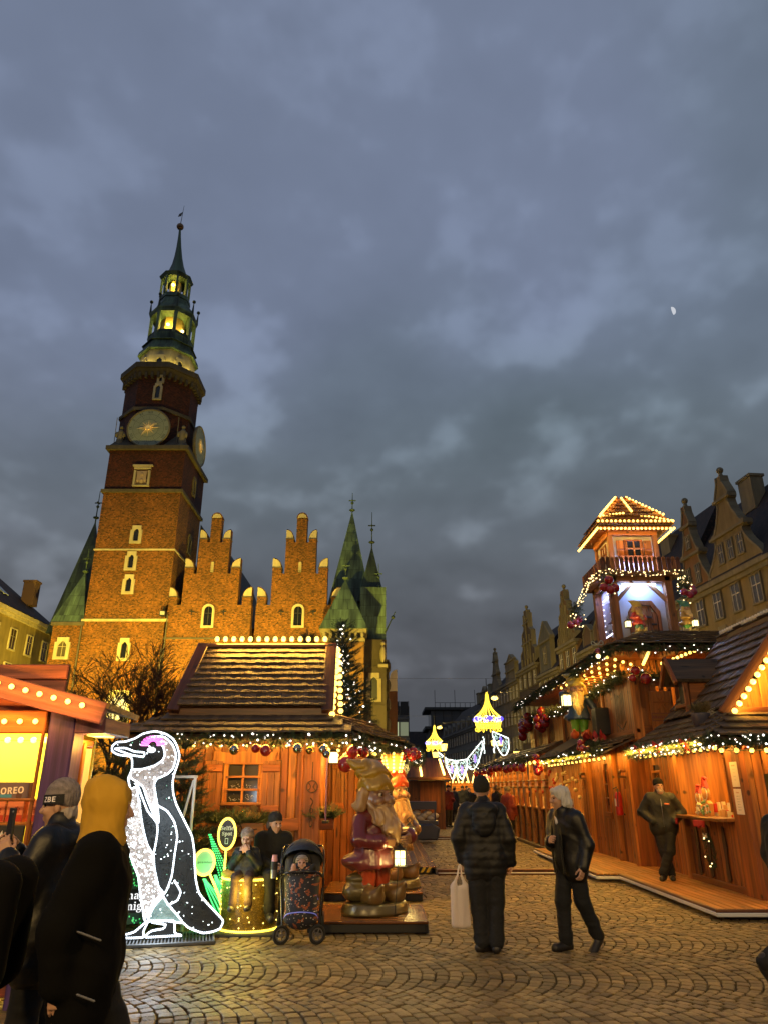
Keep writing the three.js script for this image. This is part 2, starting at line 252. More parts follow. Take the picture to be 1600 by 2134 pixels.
{
  const th = thing('town_hall', 'brick gothic town hall with tall clock tower and stepped gables', 'town hall', [-22.9, 0, -62]), O = [22.9, 0, 62];
  const part = (name, mb, mat, p = th) => { const g = mb.geom; g.translate(...O); return mesh(name, g, mat, p); };
  const X0 = -26.5, X1 = -19.2, zf = -62, zb = -69.6, cx = (X0 + X1) / 2, w = X1 - X0;
  // square tower, four stages with string courses
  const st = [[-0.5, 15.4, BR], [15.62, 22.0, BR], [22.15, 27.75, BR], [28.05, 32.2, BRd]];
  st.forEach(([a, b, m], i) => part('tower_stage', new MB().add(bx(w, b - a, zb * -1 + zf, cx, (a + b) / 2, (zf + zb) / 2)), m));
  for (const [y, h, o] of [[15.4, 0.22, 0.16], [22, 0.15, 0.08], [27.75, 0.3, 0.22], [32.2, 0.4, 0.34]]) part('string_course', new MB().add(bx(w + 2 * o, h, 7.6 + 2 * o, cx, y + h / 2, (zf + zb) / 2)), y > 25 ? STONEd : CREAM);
  for (const [x, y, h] of [[-22.86, 23.5, 1.05], [-23.01, 20.95, 1.1], [-22.95, 18.75, 1.1], [-22.6, 12.9, 1.25]]) lancet(th, x + O[0], y, 0.01, 0.48, h * 1.15, CREAM, { fw: 0.3 });
  const sw = lancet(th, -22.5 + O[0], 8.1, 0.01, 1.6, 2.1, CREAM, { fw: 0.3, glass: glow(1, 0.75, 0.4, 0.9), grid: 1 });
  for (const [y, z] of [[30, -66], [24, -66.5], [20, -66.2], [17, -67]]) { const q = lancet(th, X1 + O[0] + 0.01, y, z + 62, 0.5, 1.5, STONEd); q.rotation.y = PI / 2; }
  { // coat of arms
    const c = grp('coat_of_arms', th, [-0.15, 29.35, 0]); const f = new MB(); f.box(1.9, 0.16, 0.3, 0, 1.15, 0.12).box(1.6, 0.28, 0.22, 0, 0.94, 0.1).box(0.2, 1.5, 0.2, -0.68, -0.1, 0.1).box(0.2, 1.5, 0.2, 0.68, -0.1, 0.1).box(1.6, 0.14, 0.24, 0, -0.92, 0.1); f.build('frame', CREAM, c);
    const s = new MB(); s.ext([[-0.45, 0.6], [0.45, 0.6], [0.42, -0.2], [0, -0.7], [-0.42, -0.2]], 0.1, M4(0, 0, 0.03), 0.03); s.sph(0.22, 0, 0.25, 0.12, 8, 1, 1, 0.5).sph(0.25, -0.32, -0.3, 0.08, 8, 0.7, 1, 0.4).sph(0.25, 0.32, -0.3, 0.08, 8, 0.7, 1, 0.4).sph(0.2, 0, -0.35, 0.12, 8, 1, 1, 0.5); for (let i = 0; i < 9; i++) s.tube([[-0.5 + i * 0.12, -0.7, 0.08], [-0.45 + i * 0.1, 0, 0.12], [-0.5 + i * 0.13, 0.65, 0.08]], 0.04, 5, 6); s.build('shield', std(0.4, 0.28, 0.2, 0.8), c);
    new MB().add(bx(2.6, 2.6, 0.04, 0, 0, 0.01)).build('back_panel', BRd, c);
  }
  // octagon with clocks
  const ox = -23.45, oz = -65.8;
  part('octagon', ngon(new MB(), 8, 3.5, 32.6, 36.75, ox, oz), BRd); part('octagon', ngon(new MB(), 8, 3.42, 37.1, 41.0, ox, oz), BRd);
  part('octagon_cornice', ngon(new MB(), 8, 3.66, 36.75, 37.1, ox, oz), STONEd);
  for (const [sx, sz] of [[-1, 1], [1, 1], [1, -1]]) part('corner_roof', new MB().add(triUV(new THREE.ConeGeometry(1.9, 2.2, 4)), M4(cx + sx * 2.6, 33.6, -65.8 + sz * 2.6, 0, PI / 4)), STONEd);
  const clockFace = () => { const c = document.createElement('canvas'); c.width = c.height = 512; const x = c.getContext('2d'); x.fillStyle = '#b3b9a2'; x.fillRect(0, 0, 512, 512); x.strokeStyle = '#7f8876'; x.lineWidth = 5; for (const r of [250, 190, 120]) { x.beginPath(); x.arc(256, 256, r, 0, 7); x.stroke(); } for (let i = 0; i < 48; i++) { const a = i / 48 * 2 * PI; x.lineWidth = i % 4 ? 2 : 5; x.beginPath(); x.moveTo(256 + 120 * Math.sin(a), 256 - 120 * Math.cos(a)); x.lineTo(256 + 190 * Math.sin(a), 256 - 190 * Math.cos(a)); x.stroke(); } x.fillStyle = '#5d665a'; x.font = 'bold 42px serif'; x.textAlign = 'center'; x.textBaseline = 'middle'; const n = ['XII', 'I', 'II', 'III', 'IIII', 'V', 'VI', 'VII', 'VIII', 'IX', 'X', 'XI']; n.forEach((t, i) => { x.save(); x.translate(256, 256); x.rotate(i * PI / 6); x.fillText(t, 0, -220); x.restore(); }); const t = new THREE.CanvasTexture(c); t.colorSpace = THREE.SRGBColorSpace; return t; };
  const CF = std(0.75, 0.75, 0.68, 0.6, { map: clockFace() }), GOLD = std(0.95, 0.6, 0.16, 0.25, { metalness: 0.85, emissive: rgb(1, 0.6, 0.15), emissiveIntensity: 0.25 });
  for (const [px, pz, ry] of [[ox + 0.35, oz + 3.5, 0], [-19.25, oz - 0.3, PI / 2]]) {
    const c = grp('clock', th, [px + O[0], 34.65, pz + 62], ry); const g = new THREE.CylinderGeometry(2.08, 2.08, 0.18, 48); g.rotateX(PI / 2); g.rotateZ(0); 
    const d = mesh('clock_face', new THREE.CircleGeometry(2.05, 48), CF, c, [0, 0, 0.26]); const rim = new MB().add(new THREE.TorusGeometry(2.06, 0.09, 6, 48), M4(0, 0, 0.25)); rim.add(g, M4(0, 0, 0.14)); rim.build('clock_rim', STONE, c);
    const r = new MB(); r.sph(0.27, 0, 0, 0.34, 12, 1, 1, 0.5); for (let i = 0; i < 16; i++) { const a = i / 16 * 2 * PI, l = i % 2 ? 0.62 : 0.85; r.bar([0.2 * Math.cos(a), 0.2 * Math.sin(a), 0.33], [l * Math.cos(a), l * Math.sin(a), 0.33], 0.05, 4, 0.012); } r.build('sun_emblem', GOLD, c);
    const h = new MB(); h.bar([0, 0, 0.38], [0.85, 0.52, 0.38], 0.06, 4, 0.015).bar([0, 0, 0.38], [-0.62, -0.85, 0.38], 0.06, 4, 0.015).bar([0, 0, 0.38], [-1.05, -0.12, 0.38], 0.06, 4, 0.015).bar([0, 0, 0.38], [1.1, 0.02, 0.38], 0.05, 4, 0.015); h.build('clock_hand', GOLD, c);
  }
  for (const [x, z] of [[-25.9, -62.5], [-19.75, -62.4]]) { // statues at the corners
    const s = new MB(), q = [x, 32.6, z]; s.lathe([[0.42, 0], [0.45, 0.3], [0.3, 0.35], [0.38, 0.8], [0.3, 1.3], [0.36, 1.7], [0.2, 2.0], [0.1, 2.1]], 10, M4(...q)).sph(0.2, x, 34.9, z, 8).sph(0.26, x - 0.35, 34.1, z + 0.1, 8, 0.6, 1.3, 0.6).sph(0.26, x + 0.35, 34, z + 0.1, 8, 0.6, 1.4, 0.6).bar([x - 0.5, 33, z + 0.1], [x - 0.55, 36, z + 0.1], 0.035, 5); part('statue', s, STONE);
  }
  for (const [x, y, ww, h] of [[-22.75, 38.9, 0.45, 1.5], [-22.6, 40.35, 0.3, 0.55]]) lancet(th, x + O[0], y, oz + 3.45 + 62, ww, h, CREAM, { fw: 0.22 });
  // gallery on corbels
  part('gallery', ngon(new MB(), 8, 3.5, 40.9, 41.45, ox, oz, 3.95), STONEd); part('gallery_rail', ngon(new MB(), 8, 4.05, 41.5, 42.1, ox, oz), STONEd);
  const cb = new MB(); for (let i = 0; i < 8; i++) for (let j = -2; j <= 2; j++) { const a = i * PI / 4; cb.add(bx(0.22, 0.6, 0.42, 0, 0, 0), M4(ox + Math.sin(a) * 3.62 + Math.cos(a) * j * 0.62, 40.75, oz + Math.cos(a) * 3.62 - Math.sin(a) * j * 0.62, 0, a)); } part('corbel', cb, STONEd); th.children.at(-1).userData.kind = 'stuff';
  // lit drum and copper helm
  const lx = -23.3; part('drum', ngon(new MB(), 8, 2.75, 42.1, 44.6, lx, oz, 2.6), CREAM);
  for (let i = 0; i < 3; i++) { const a = [0, PI / 4, -PI / 4][i]; const d = lancet(th, lx + Math.sin(a) * 2.72 + O[0], 43.1, oz + Math.cos(a) * 2.72 + 62, 0.6, 0.7, CREAM); d.rotation.y = a; }
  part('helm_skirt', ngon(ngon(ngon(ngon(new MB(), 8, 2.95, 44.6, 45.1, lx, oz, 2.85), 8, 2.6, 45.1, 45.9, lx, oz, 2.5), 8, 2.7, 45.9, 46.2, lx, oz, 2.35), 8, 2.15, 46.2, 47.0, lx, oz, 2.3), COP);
  const colonnade = (a, y0, y1, x, z, r) => { for (let i = 0; i < 8; i++) { const t = (i + 0.5) * PI / 4, k = a / Math.cos(PI / 8); part('lantern_post', new MB().add(triUV(new THREE.BoxGeometry(r, y1 - y0, r)), M4(x + Math.sin(t) * k, (y0 + y1) / 2, z + Math.cos(t) * k, 0, t)), COP); } };
  colonnade(2.1, 47, 49.7, lx, oz, 0.36); part('bell_chamber', ngon(new MB(), 8, 1.15, 47, 49.7, lx, oz), std(0.5, 0.36, 0.12, 0.5)); part('lantern_rail', ngon(new MB(), 8, 2.16, 47, 47.45, lx, oz), COPd);
  part('helm_eave', ngon(ngon(new MB(), 8, 2.3, 49.7, 50.2, lx, oz, 2.45), 8, 2.45, 50.2, 51.3, lx, oz, 1.75), COP); part('helm_dome', ngon(ngon(new MB(), 8, 1.75, 51.3, 52.3, lx - 0.1, oz, 1.45), 8, 1.55, 52.3, 52.8, lx - 0.1, oz, 1.5), COP);
  for (let i = 0; i < 8; i++) { const t = (i + 0.5) * PI / 4, s = new MB(); s.bar([lx + Math.sin(t) * 2.5, 50.2, oz + Math.cos(t) * 2.5], [lx + Math.sin(t) * 2.55, 51.7, oz + Math.cos(t) * 2.55], 0.16, 5, 0.04).sph(0.2, lx + Math.sin(t) * 2.55, 51.8, oz + Math.cos(t) * 2.55, 8); part('pinnacle', s, COPd); }
  const ux = lx - 0.25; colonnade(1.4, 52.8, 55.1, ux, oz, 0.26); part('upper_bell', ngon(new MB(), 8, 0.6, 52.9, 55, ux, oz), std(0.6, 0.42, 0.14, 0.5)); part('upper_eave', ngon(ngon(new MB(), 8, 1.5, 55.1, 55.5, ux, oz, 1.75), 8, 1.75, 55.5, 55.9, ux, oz, 1.25), COP);
  const sp = new MB(); sp.lathe([[1.3, 55.9], [1.0, 56.5], [0.7, 57.5], [0.48, 58.7], [0.3, 60.2], [0.17, 61.8], [0.12, 62.9]], 8, M4(ux, 0, oz)); sp.l.forEach((g) => { const p = g.attributes.position; for (let i = 0; i < p.count; i++) p.setX(i, p.getX(i) - 0.055 * (p.getY(i) - 55.9)); }); part('spire', sp, COP);
  const tx = ux - 0.4; part('spire_ball', new MB().sph(0.42, tx, 63.3, oz, 14), std(0.25, 0.14, 0.07, 0.4, { metalness: 0.5 }));
  part('weather_vane', new MB().bar([tx, 63.6, oz], [tx + 0.15, 66.5, oz], 0.05, 5, 0.02).ext([[0, 0], [0.35, 0.1], [0.5, 0.7], [0.1, 0.4]], 0.04, M4(tx - 0.4, 64.8, oz)), std(0.1, 0.09, 0.08, 0.5));
  // gables
  const gable = (c) => {
    const P = (a) => a.map(([x, y]) => [x + c, y]);
    const out = [[-3.78, -0.5], [3.78, -0.5], [3.78, 16.9], [2.5, 16.9], [2.5, 19.8], [1.4, 19.8], [1.4, 22.8], [-1.4, 22.8], [-1.4, 19.8], [-2.5, 19.8], [-2.5, 16.9], [-3.78, 16.9]];
    part('gable_wall', new MB().ext(P(out), 0.9, M4(0, 0, -62.9)), BR);
    part('string_course', new MB().add(bx(7.5, 0.14, 0.12, c, 13.9, -61.95)), STONEd);
    const pier = (x, y, s, w = 0.82, hh = 0.72) => { // quarter-round merlon
      part('merlon', new MB().add(bx(w, hh, 0.9, c + x + s * w / 2, y + hh / 2, -62.45)), BR);
      const q = [[0, 0], ...Array.from({ length: 9 }, (_, i) => [w * Math.cos(PI / 2 * i / 8), 0.92 * Math.sin(PI / 2 * i / 8)])].map(([a, b]) => [a * s, b]), x0 = c + x;
      part('merlon', new MB().ext(q, 0.82, M4(x0, y + hh + 0.06, -62.9)), BR);
      part('merlon_face', new MB().ext(q.map(([a, b]) => [a * 0.92, b * 0.9]), 0.06, M4(x0, y + hh + 0.06, -62.07)), CREAM);
      part('merlon_coping', new MB().add(bx(w + 0.1, 0.06, 1, c + x + s * w / 2, y + hh + 0.03, -62.45)), STONEd);
    };
    for (const s of [-1, 1]) { pier(s * 3.72, 16.9, -s); pier(s * 2.5, 19.8, -s, 0.82, 0.55); pier(s * 1.4, 22.8, -s, 0.7, 0.32); }
    part('chimney', new MB().add(bx(0.95, 2.35, 0.9, c, 23.97, -62.45)), BR);
    part('chimney_cap', new MB().ext(Array.from({ length: 11 }, (_, i) => [0.52 * Math.cos(PI * i / 10), 0.55 * Math.sin(PI * i / 10)]), 0.9, M4(c, 25.2, -62.9)), BR); part('chimney_cap_face', new MB().ext(Array.from({ length: 11 }, (_, i) => [0.42 * Math.cos(PI * i / 10), 0.42 * Math.sin(PI * i / 10)]), 0.04, M4(c, 25.2, -61.99)), CREAM);
    lancet(th, c + O[0], 15.9, 0.01, 0.72, 1.75, CREAM, { round: 1, fw: 0.2, grid: 1, bar: std(0.05, 0.045, 0.04) });
    lancet(th, c + O[0], 20.4, 0.01, 0.16, 0.85, CREAM, { fw: 0.05, glass: CREAM });
    for (const s of [-1.5, 1.35]) part('wall_anchor', new MB().box(0.5, 0.1, 0.06, c + s, 16.3, -61.96).box(0.1, 0.5, 0.06, c + s, 16.2, -61.955), M.black);
    part('hall_roof', new MB().poly([c + 2.7, 16.5, -63], [c + 3.9, 14, -63], [c + 3.9, 14, -80], [c + 0.2, 23.5, -80], [c + 0.2, 23.5, -63]).poly([c - 3.9, 14, -63], [c - 0.2, 23.5, -63], [c - 0.2, 23.5, -80], [c - 3.9, 14, -80]), SLATE);
  };
  gable(-15.55); gable(-7.6);
  part('hall_wall', new MB().add(bx(0.5, 16, 16, -11.57, 7, -71)), BRd);
  part('high_roof', new MB().poly([-19.2, 27.5, -70], [-19.2, 14, -70], [-13.5, 14, -70]).poly([-19.2, 27.5, -70], [-13.5, 14, -70], [-13.5, 14, -85], [-19.2, 27.5, -85]), SLATE);
  { const f = grp('floodlight', th, [-19.4 + O[0], 16.0, 0.5]); new MB().box(0.5, 0.45, 0.5, 0, 0, 0).box(0.1, 0.5, 0.7, 0, 0.4, -0.3).build('housing', M.black, f); new MB().box(0.4, 0.32, 0.02, 0, 0, 0.26).build('lens', std(0.4, 0.4, 0.4, 0.2), f); }
  // south-east turrets and spires
  const pyr = (name, x, z, hw, y0, y1, mat, n = 4) => { const g = new THREE.ConeGeometry(hw * 1.414, y1 - y0, n, 1); if (n === 4) g.rotateY(PI / 4); const f = g.toNonIndexed(); f.computeVertexNormals(); f.translate(x, (y0 + y1) / 2, z); part(name, new MB().add(triUV(f)), mat); };
  const finial = (x, y, z, h, m = COPd) => part('finial', new MB().bar([x, y - 0.3, z], [x, y + h, z], 0.07, 6, 0.03).sph(0.22, x, y + h * 0.15, z, 8, 1.4, 0.6, 1.4).sph(0.16, x, y + h * 0.5, z, 8).box(0.7, 0.1, 0.1, x, y + h * 0.62, z).box(0.1, 0.1, 0.6, x, y + h * 0.623, z), m);
  part('bay_wall', new MB().add(bx(3.5, 13.6, 3.4, -3.42, 6.3, -61.2)), std(0.36, 0.17, 0.045, 0.85, { map: T.plaster }));
  part('bay_cornice', new MB().add(bx(3.9, 0.3, 3.8, -3.42, 14.05, -61.2)).add(bx(3.65, 0.3, 3.55, -3.42, 13.3, -61.2)), STONE);
  const co = new MB(); for (let i = 0; i < 7; i++) co.add(bx(0.24, 0.45, 0.3, -5.0 + i * 0.53, 13.66, -59.4)); part('bay_frieze', co, STONE);
  pyr('bay_roof', -3.42, -61.2, 2.05, 14.2, 19.0, COP); finial(-3.42, 18.8, -61.2, 2.4, COP);
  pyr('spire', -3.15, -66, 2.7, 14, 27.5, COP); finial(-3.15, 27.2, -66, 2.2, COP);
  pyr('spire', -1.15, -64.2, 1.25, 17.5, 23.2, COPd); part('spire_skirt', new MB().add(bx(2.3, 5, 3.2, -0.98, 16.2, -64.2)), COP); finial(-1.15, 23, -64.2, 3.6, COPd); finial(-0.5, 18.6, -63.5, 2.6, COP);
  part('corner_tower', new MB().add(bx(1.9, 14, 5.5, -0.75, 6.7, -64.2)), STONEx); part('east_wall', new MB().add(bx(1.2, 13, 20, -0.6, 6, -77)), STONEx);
  const de = new MB(); for (let i = 0; i < 5; i++) de.box(0.3, 3 + R() * 3, 0.4, 0.3, 3 + i * 1.8, -62.5 - i * 0.6).sph(0.35, 0.35, 5 + i * 1.7, -62.3 - i * 0.5, 7, 0.8, 1.6, 0.8); de.box(1.7, 0.15, 0.1, -0.75, 8.2, -61.42).box(1.7, 0.15, 0.1, -0.75, 11.4, -61.42); part('carved_stonework', de, STONEx); stuff(th.children.at(-1));
  lancet(th, -0.85 + O[0], 9.6, 0.58, 0.6, 1.8, STONE, { glass: M.black }); part('statue', new MB().sph(0.25, -0.1, 12.4, -61.2, 8, 1, 3, 1).sph(0.2, -0.1, 13.3, -61.2, 8).box(0.8, 0.25, 0.6, -0.1, 11.4, -61.2), STONE);
  part('waterspout', new MB().bar([0.1, 14.5, -62.5], [1, 16.4, -62.5], 0.07, 5, 0.04).sph(0.18, 0.8, 15.9, -62.5, 7), COPd);
  // north-west stair turret
  part('stair_turret', new MB().add(bx(2.55, 15.4, 4, -27.85, 7.4, -64)), BR); part('turret_cornice', new MB().add(bx(2.9, 0.3, 4.3, -27.85, 15.2, -64)), STONEd);
  { const g = new THREE.ConeGeometry(1, 1, 4, 1); g.rotateY(PI / 4); const f = g.toNonIndexed(); f.computeVertexNormals(); f.scale(2.1, 5.2, 3.0); f.translate(-27.9, 17.9, -64); part('turret_roof', new MB().add(triUV(f)), COP); finial(-27.9, 20.2, -64, 2.6, COP); }
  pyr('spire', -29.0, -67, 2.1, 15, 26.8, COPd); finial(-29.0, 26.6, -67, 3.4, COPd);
  for (const [y, hh] of [[13, 1.15], [8.7, 1.2]]) lancet(th, -28.0 + O[0], y, 0.01, 0.75, hh * 1.2, CREAM, { fw: 0.3, grid: 1, glass: std(0.1, 0.08, 0.05, 0.2) });
  part('drainpipe', new MB().bar([-26.55, 0, -61.85], [-26.55, 15, -61.85], 0.07, 6).bar([-19.3, 0, -61.85], [-19.3, 13, -61.85], 0.07, 6).bar([-19.1, 11.4, -61.84], [-19.1, 16, -61.84], 0.06, 6), STONEd);
  // light: floodlights on lamp posts in front, lit bells
  for (const [x, y, z, k] of [[lx, 48.4, oz + 1.6, 14], [lx + 1.3, 48.2, oz + 0.6, 7], [ux, 54.2, oz + 0.9, 8]]) { const b = grp('bell_lamp', th, [x + O[0], y, z + 62]); mesh('bulb', new THREE.SphereGeometry(0.16, 10, 8), glow(1, 0.72, 0.15, 18), b); pointLight([x, y, z], k, [1, 0.72, 0.12], 6); }
  for (let i = 0; i < 5; i++) { const a = (i - 2) * PI / 4 + PI / 8, q = [lx + Math.sin(a) * 3.45, 42.25, oz + Math.cos(a) * 3.45], b = grp('gallery_lamp', th, [q[0] + O[0], q[1], q[2] + 62]); mesh('bulb', new THREE.SphereGeometry(0.1, 10, 8), glow(1, 0.8, 0.2, 14), b); pointLight(q, 9, [1, 0.8, 0.15], 5); }
}
// ================= left house =================
function sash(parent, x, y, z, w, h, frameM, paneM, o = {}) { // window part with frame, pane and glazing bars
  const q = grp('window', parent, [x, y, z], o.ry ?? 0), f = new MB(), t = o.t ?? 0.1, d = o.d ?? 0.14;
  f.box(w + 2 * t, t, d, 0, h / 2 + t / 2, 0, 0, 0, 0, 0.01).box(w + 2 * t, t * 1.1, d * 1.4, 0, -h / 2 - t * 0.55, 0.02, 0, 0, 0, 0.01).box(t, h, d, -w / 2 - t / 2, 0, 0, 0, 0, 0, 0.01).box(t, h, d, w / 2 + t / 2, 0, 0, 0, 0, 0, 0.01); f.build('frame', frameM, q);
  const b = new MB(), bw = o.bw ?? 0.05; b.box(bw, h, 0.05, 0, 0, 0.01, 0, 0, 0, 0.004); for (const k of o.rows ?? [0.2]) b.box(w, bw, 0.05, 0, h * k, 0.012, 0, 0, 0, 0.004); b.box(bw * 0.9, h, 0.045, -w / 2 + bw / 2, 0, 0.01).box(bw * 0.9, h, 0.045, w / 2 - bw / 2, 0, 0.01); b.build('glazing_bar', o.bar ?? frameM, q);
  mesh('pane', new THREE.PlaneGeometry(w, h), paneM, q, [0, 0, -0.005]); return q;
}
{
  const h = thing('town_house', 'yellow town house with red roof and skylights left of the brick tower', 'house', [-33, 0, -58], PI / 2), OC = std(0.5, 0.36, 0.12, 0.85, { map: T.plaster }), L = 24; // local x runs away from the camera, z faces the street
  new MB().add(bx(L, 16.6, 10, 0, 7.8, -5)).build('wall', OC, h);
  new MB().add(bx(L + 0.4, 0.35, 0.5, 0, 16.25, 0.2)).add(bx(L + 0.2, 0.3, 0.28, 0, 15.9, 0.12)).build('cornice', CREAM, h);
  new MB().poly([-L / 2, 16.45, 0.5], [L / 2 + 0.3, 16.45, 0.5], [L / 2 - 3, 21.2, -5], [-L / 2, 21.2, -5]).poly([L / 2 + 0.3, 16.45, 0.5], [L / 2 + 0.3, 16.45, -10], [L / 2 - 3, 21.2, -5]).build('roof', std(0.16, 0.06, 0.035, 0.75, { map: T.tile }), h);
  for (const x of [-2.4, 1.2, 4.8]) { const s = new MB(); s.box(0.9, 0.1, 1.6, x, 18.6, -1.85, 0.71).build('skylight', std(0.35, 0.38, 0.42, 0.25), h); }
  new MB().box(1, 2.4, 1.2, L / 2 - 2.2, 19.4, -1.6).box(1.15, 0.2, 1.35, L / 2 - 2.2, 20.6, -1.6).build('chimney', std(0.15, 0.08, 0.05, 0.9), h);
  new MB().box(3.6, 1.6, 1, 2, 21.4, -5).build('chimney', std(0.16, 0.09, 0.06, 0.9), h);
  for (let r = 0; r < 5; r++) for (let i = 0; i < 8; i++) sash(h, -11 + i * 3.1 + 0.35, 14 - r * 3.0, 0.06, 1.0, 1.75, CREAM, std(0.06, 0.035, 0.025, 0.15), { rows: [0.15], bar: STONE });
  new MB().bar([L / 2 - 0.2, 0, 0.15], [L / 2 - 0.2, 16, 0.15], 0.08, 6).build('drainpipe', STONEd, h);
}
// ================= right row of houses =================
const fz = -0.088, FX = (d) => 23.2 - 0.088 * (d - 47.5);
const ROOF = std(0.075, 0.03, 0.02, 0.8, { map: T.tile });
function house(label, d0, d1, y, wall, o = {}) {
  const L = (d1 - d0) * 1.004, c = (d0 + d1) / 2, h = thing('town_house', label, 'house', [FX(c), 0, -c], -PI / 2 + 0.088), trim = o.trim ?? STONE, dep = 10;
  new MB().add(bx(L, y + 0.5, dep, 0, (y - 0.5) / 2, -dep / 2)).build('wall', wall, h);
  new MB().add(bx(L + 0.1, 0.3, 0.6, 0, y - 0.05, 0.1)).add(bx(L, 0.3, 0.36, 0, y - 0.38, 0.05)).build('cornice', trim, h);
  const rise = o.rise ?? 6; new MB().poly([-L / 2, y + 0.1, 0.3], [L / 2, y + 0.1, 0.3], [L / 2, y + rise, -5], [-L / 2, y + rise, -5]).poly([L / 2, y + 0.1, 0.3], [L / 2, y + 0.1, -10], [L / 2, y + rise, -5]).poly([-L / 2, y + 0.1, 0.3], [-L / 2, y + rise, -5], [-L / 2, y + 0.1, -10]).build('roof', o.roof ?? ROOF, h);
  const n = o.n ?? Math.max(2, Math.round(L / 2.5)), pane = o.pane ?? std(0.05, 0.04, 0.03, 0.15);
  for (let r = 0; r < (o.rows ?? 3); r++) for (let i = 0; i < n; i++) {
    const x = (i + 0.5) / n * L - L / 2, yy = y - 1.55 - r * (o.step ?? 3.4);
    sash(h, x, yy, 0.05, o.ww ?? 1.0, o.wh ?? 1.75, trim, pane, { rows: [0.14], bar: o.bar ?? std(0.8, 0.72, 0.58) , t: 0.12 });
    if (o.panels && r < 2) new MB().box(1.05, 1.2, 0.06, x, yy - 2.0, 0.03, 0, 0, 0, 0.02).box(1.5, 0.12, 0.2, x, yy - 2.85, 0.06).build('panel', trim, h);
  }
  for (const g of o.gables ?? []) gableTop(h, c - g.c, y, g, wall, trim, pane);
  for (const [x, yy, hh] of o.chim ?? []) new MB().box(1.6, hh, 1, x, yy + hh / 2, -4).box(1.8, 0.2, 1.2, x, yy + hh, -4).build('chimney', o.chimM ?? STONE, h);
  return h;
}
function scroll(w0, w1, y0, y1) { return Array.from({ length: 7 }, (_, i) => { const t = i / 6; return [lerp(w0, w1, sm(Math.pow(t, 0.7))), lerp(y0, y1, t)]; }); } // half outline that curves in
function gableTop(h, x, y, g, wall, trim, pane) {
  const G = grp('gable', h, [x, y, 0]), w = g.w / 2, H = g.h; let half;
  if (g.kind === 'scroll') half = [[w, 0], [w, H * 0.06], ...scroll(w * 0.98, w * 0.5, H * 0.08, H * 0.4), [w * 0.62, H * 0.41], [w * 0.62, H * 0.45], ...scroll(w * 0.48, w * 0.2, H * 0.46, H * 0.74), [w * 0.26, H * 0.75], [w * 0.26, H * 0.79], [w * 0.1, H * 0.93], [w * 0.08, H]];
  else if (g.kind === 'step') { half = []; const n = g.n ?? 5; for (let i = 0; i < n; i++) half.push([w * (1 - i / n), H * i / n], [w * (1 - i / n), H * (i + 0.8) / n]); half.push([w * 0.16, H * 0.82], [w * 0.16, H]); }
  else half = [[w, 0], [w, H * 0.62], [w * 1.08, H * 0.62], [w * 1.08, H * 0.66], [0.02, H]];
  const out = [...half, ...half.slice().reverse().map(([a, b]) => [-a, b])];
  new MB().ext(out, 0.5, M4(0, 0, -0.45)).build('gable_wall', g.mat ?? wall, G);
  const b = new MB(), W = (k) => { let r = w; for (let i = 0; i + 1 < half.length; i++) if (half[i][1] <= k * H) r = half[i][0]; return r; };
  for (const k of g.bands ?? [0.02, 0.42, 0.76]) new MB().box(W(k + 0.02) * 2 + 0.3, 0.2, 0.34, 0, k * H, 0.06).build('band', trim, G);
  const e = new MB(); for (let i = 0; i + 1 < half.length; i++) for (const s of [-1, 1]) { const [p, q] = [half[i], half[i + 1]]; if (Math.hypot(p[0] - q[0], p[1] - q[1]) > 0.12) e.beam([s * p[0], p[1], -0.2], [s * q[0], q[1], -0.2], 0.16, 0.62); } e.build('coping', g.trim ?? trim, G);
  if (g.ball !== 0) new MB().cyl(0.18, 0.12, 0.3, 0, H + 0.15, -0.2).sph(0.25, 0, H + 0.5, -0.2, 8).build('finial', g.trim ?? trim, G);
  for (const [wx, wy, ww, wh] of g.wins ?? []) sash(G, wx, wy, 0.07, ww, wh, trim, pane, { rows: [0.1], bar: std(0.45, 0.38, 0.26) });
  if (g.pil) { const p = new MB(); for (let i = 0; i < g.pil; i++) { const xx = (i + 0.5) / g.pil * 2 * w - w, k = 1 - Math.abs(xx) / w; p.box(0.16, Math.max(0.8, H * k * 0.9), 0.24, xx, Math.max(0.8, H * k * 0.9) / 2, 0.1); } p.build('pilaster', trim, G); }
}
const WO = (r, g, b) => std(r, g, b, 0.85, { map: T.plaster });
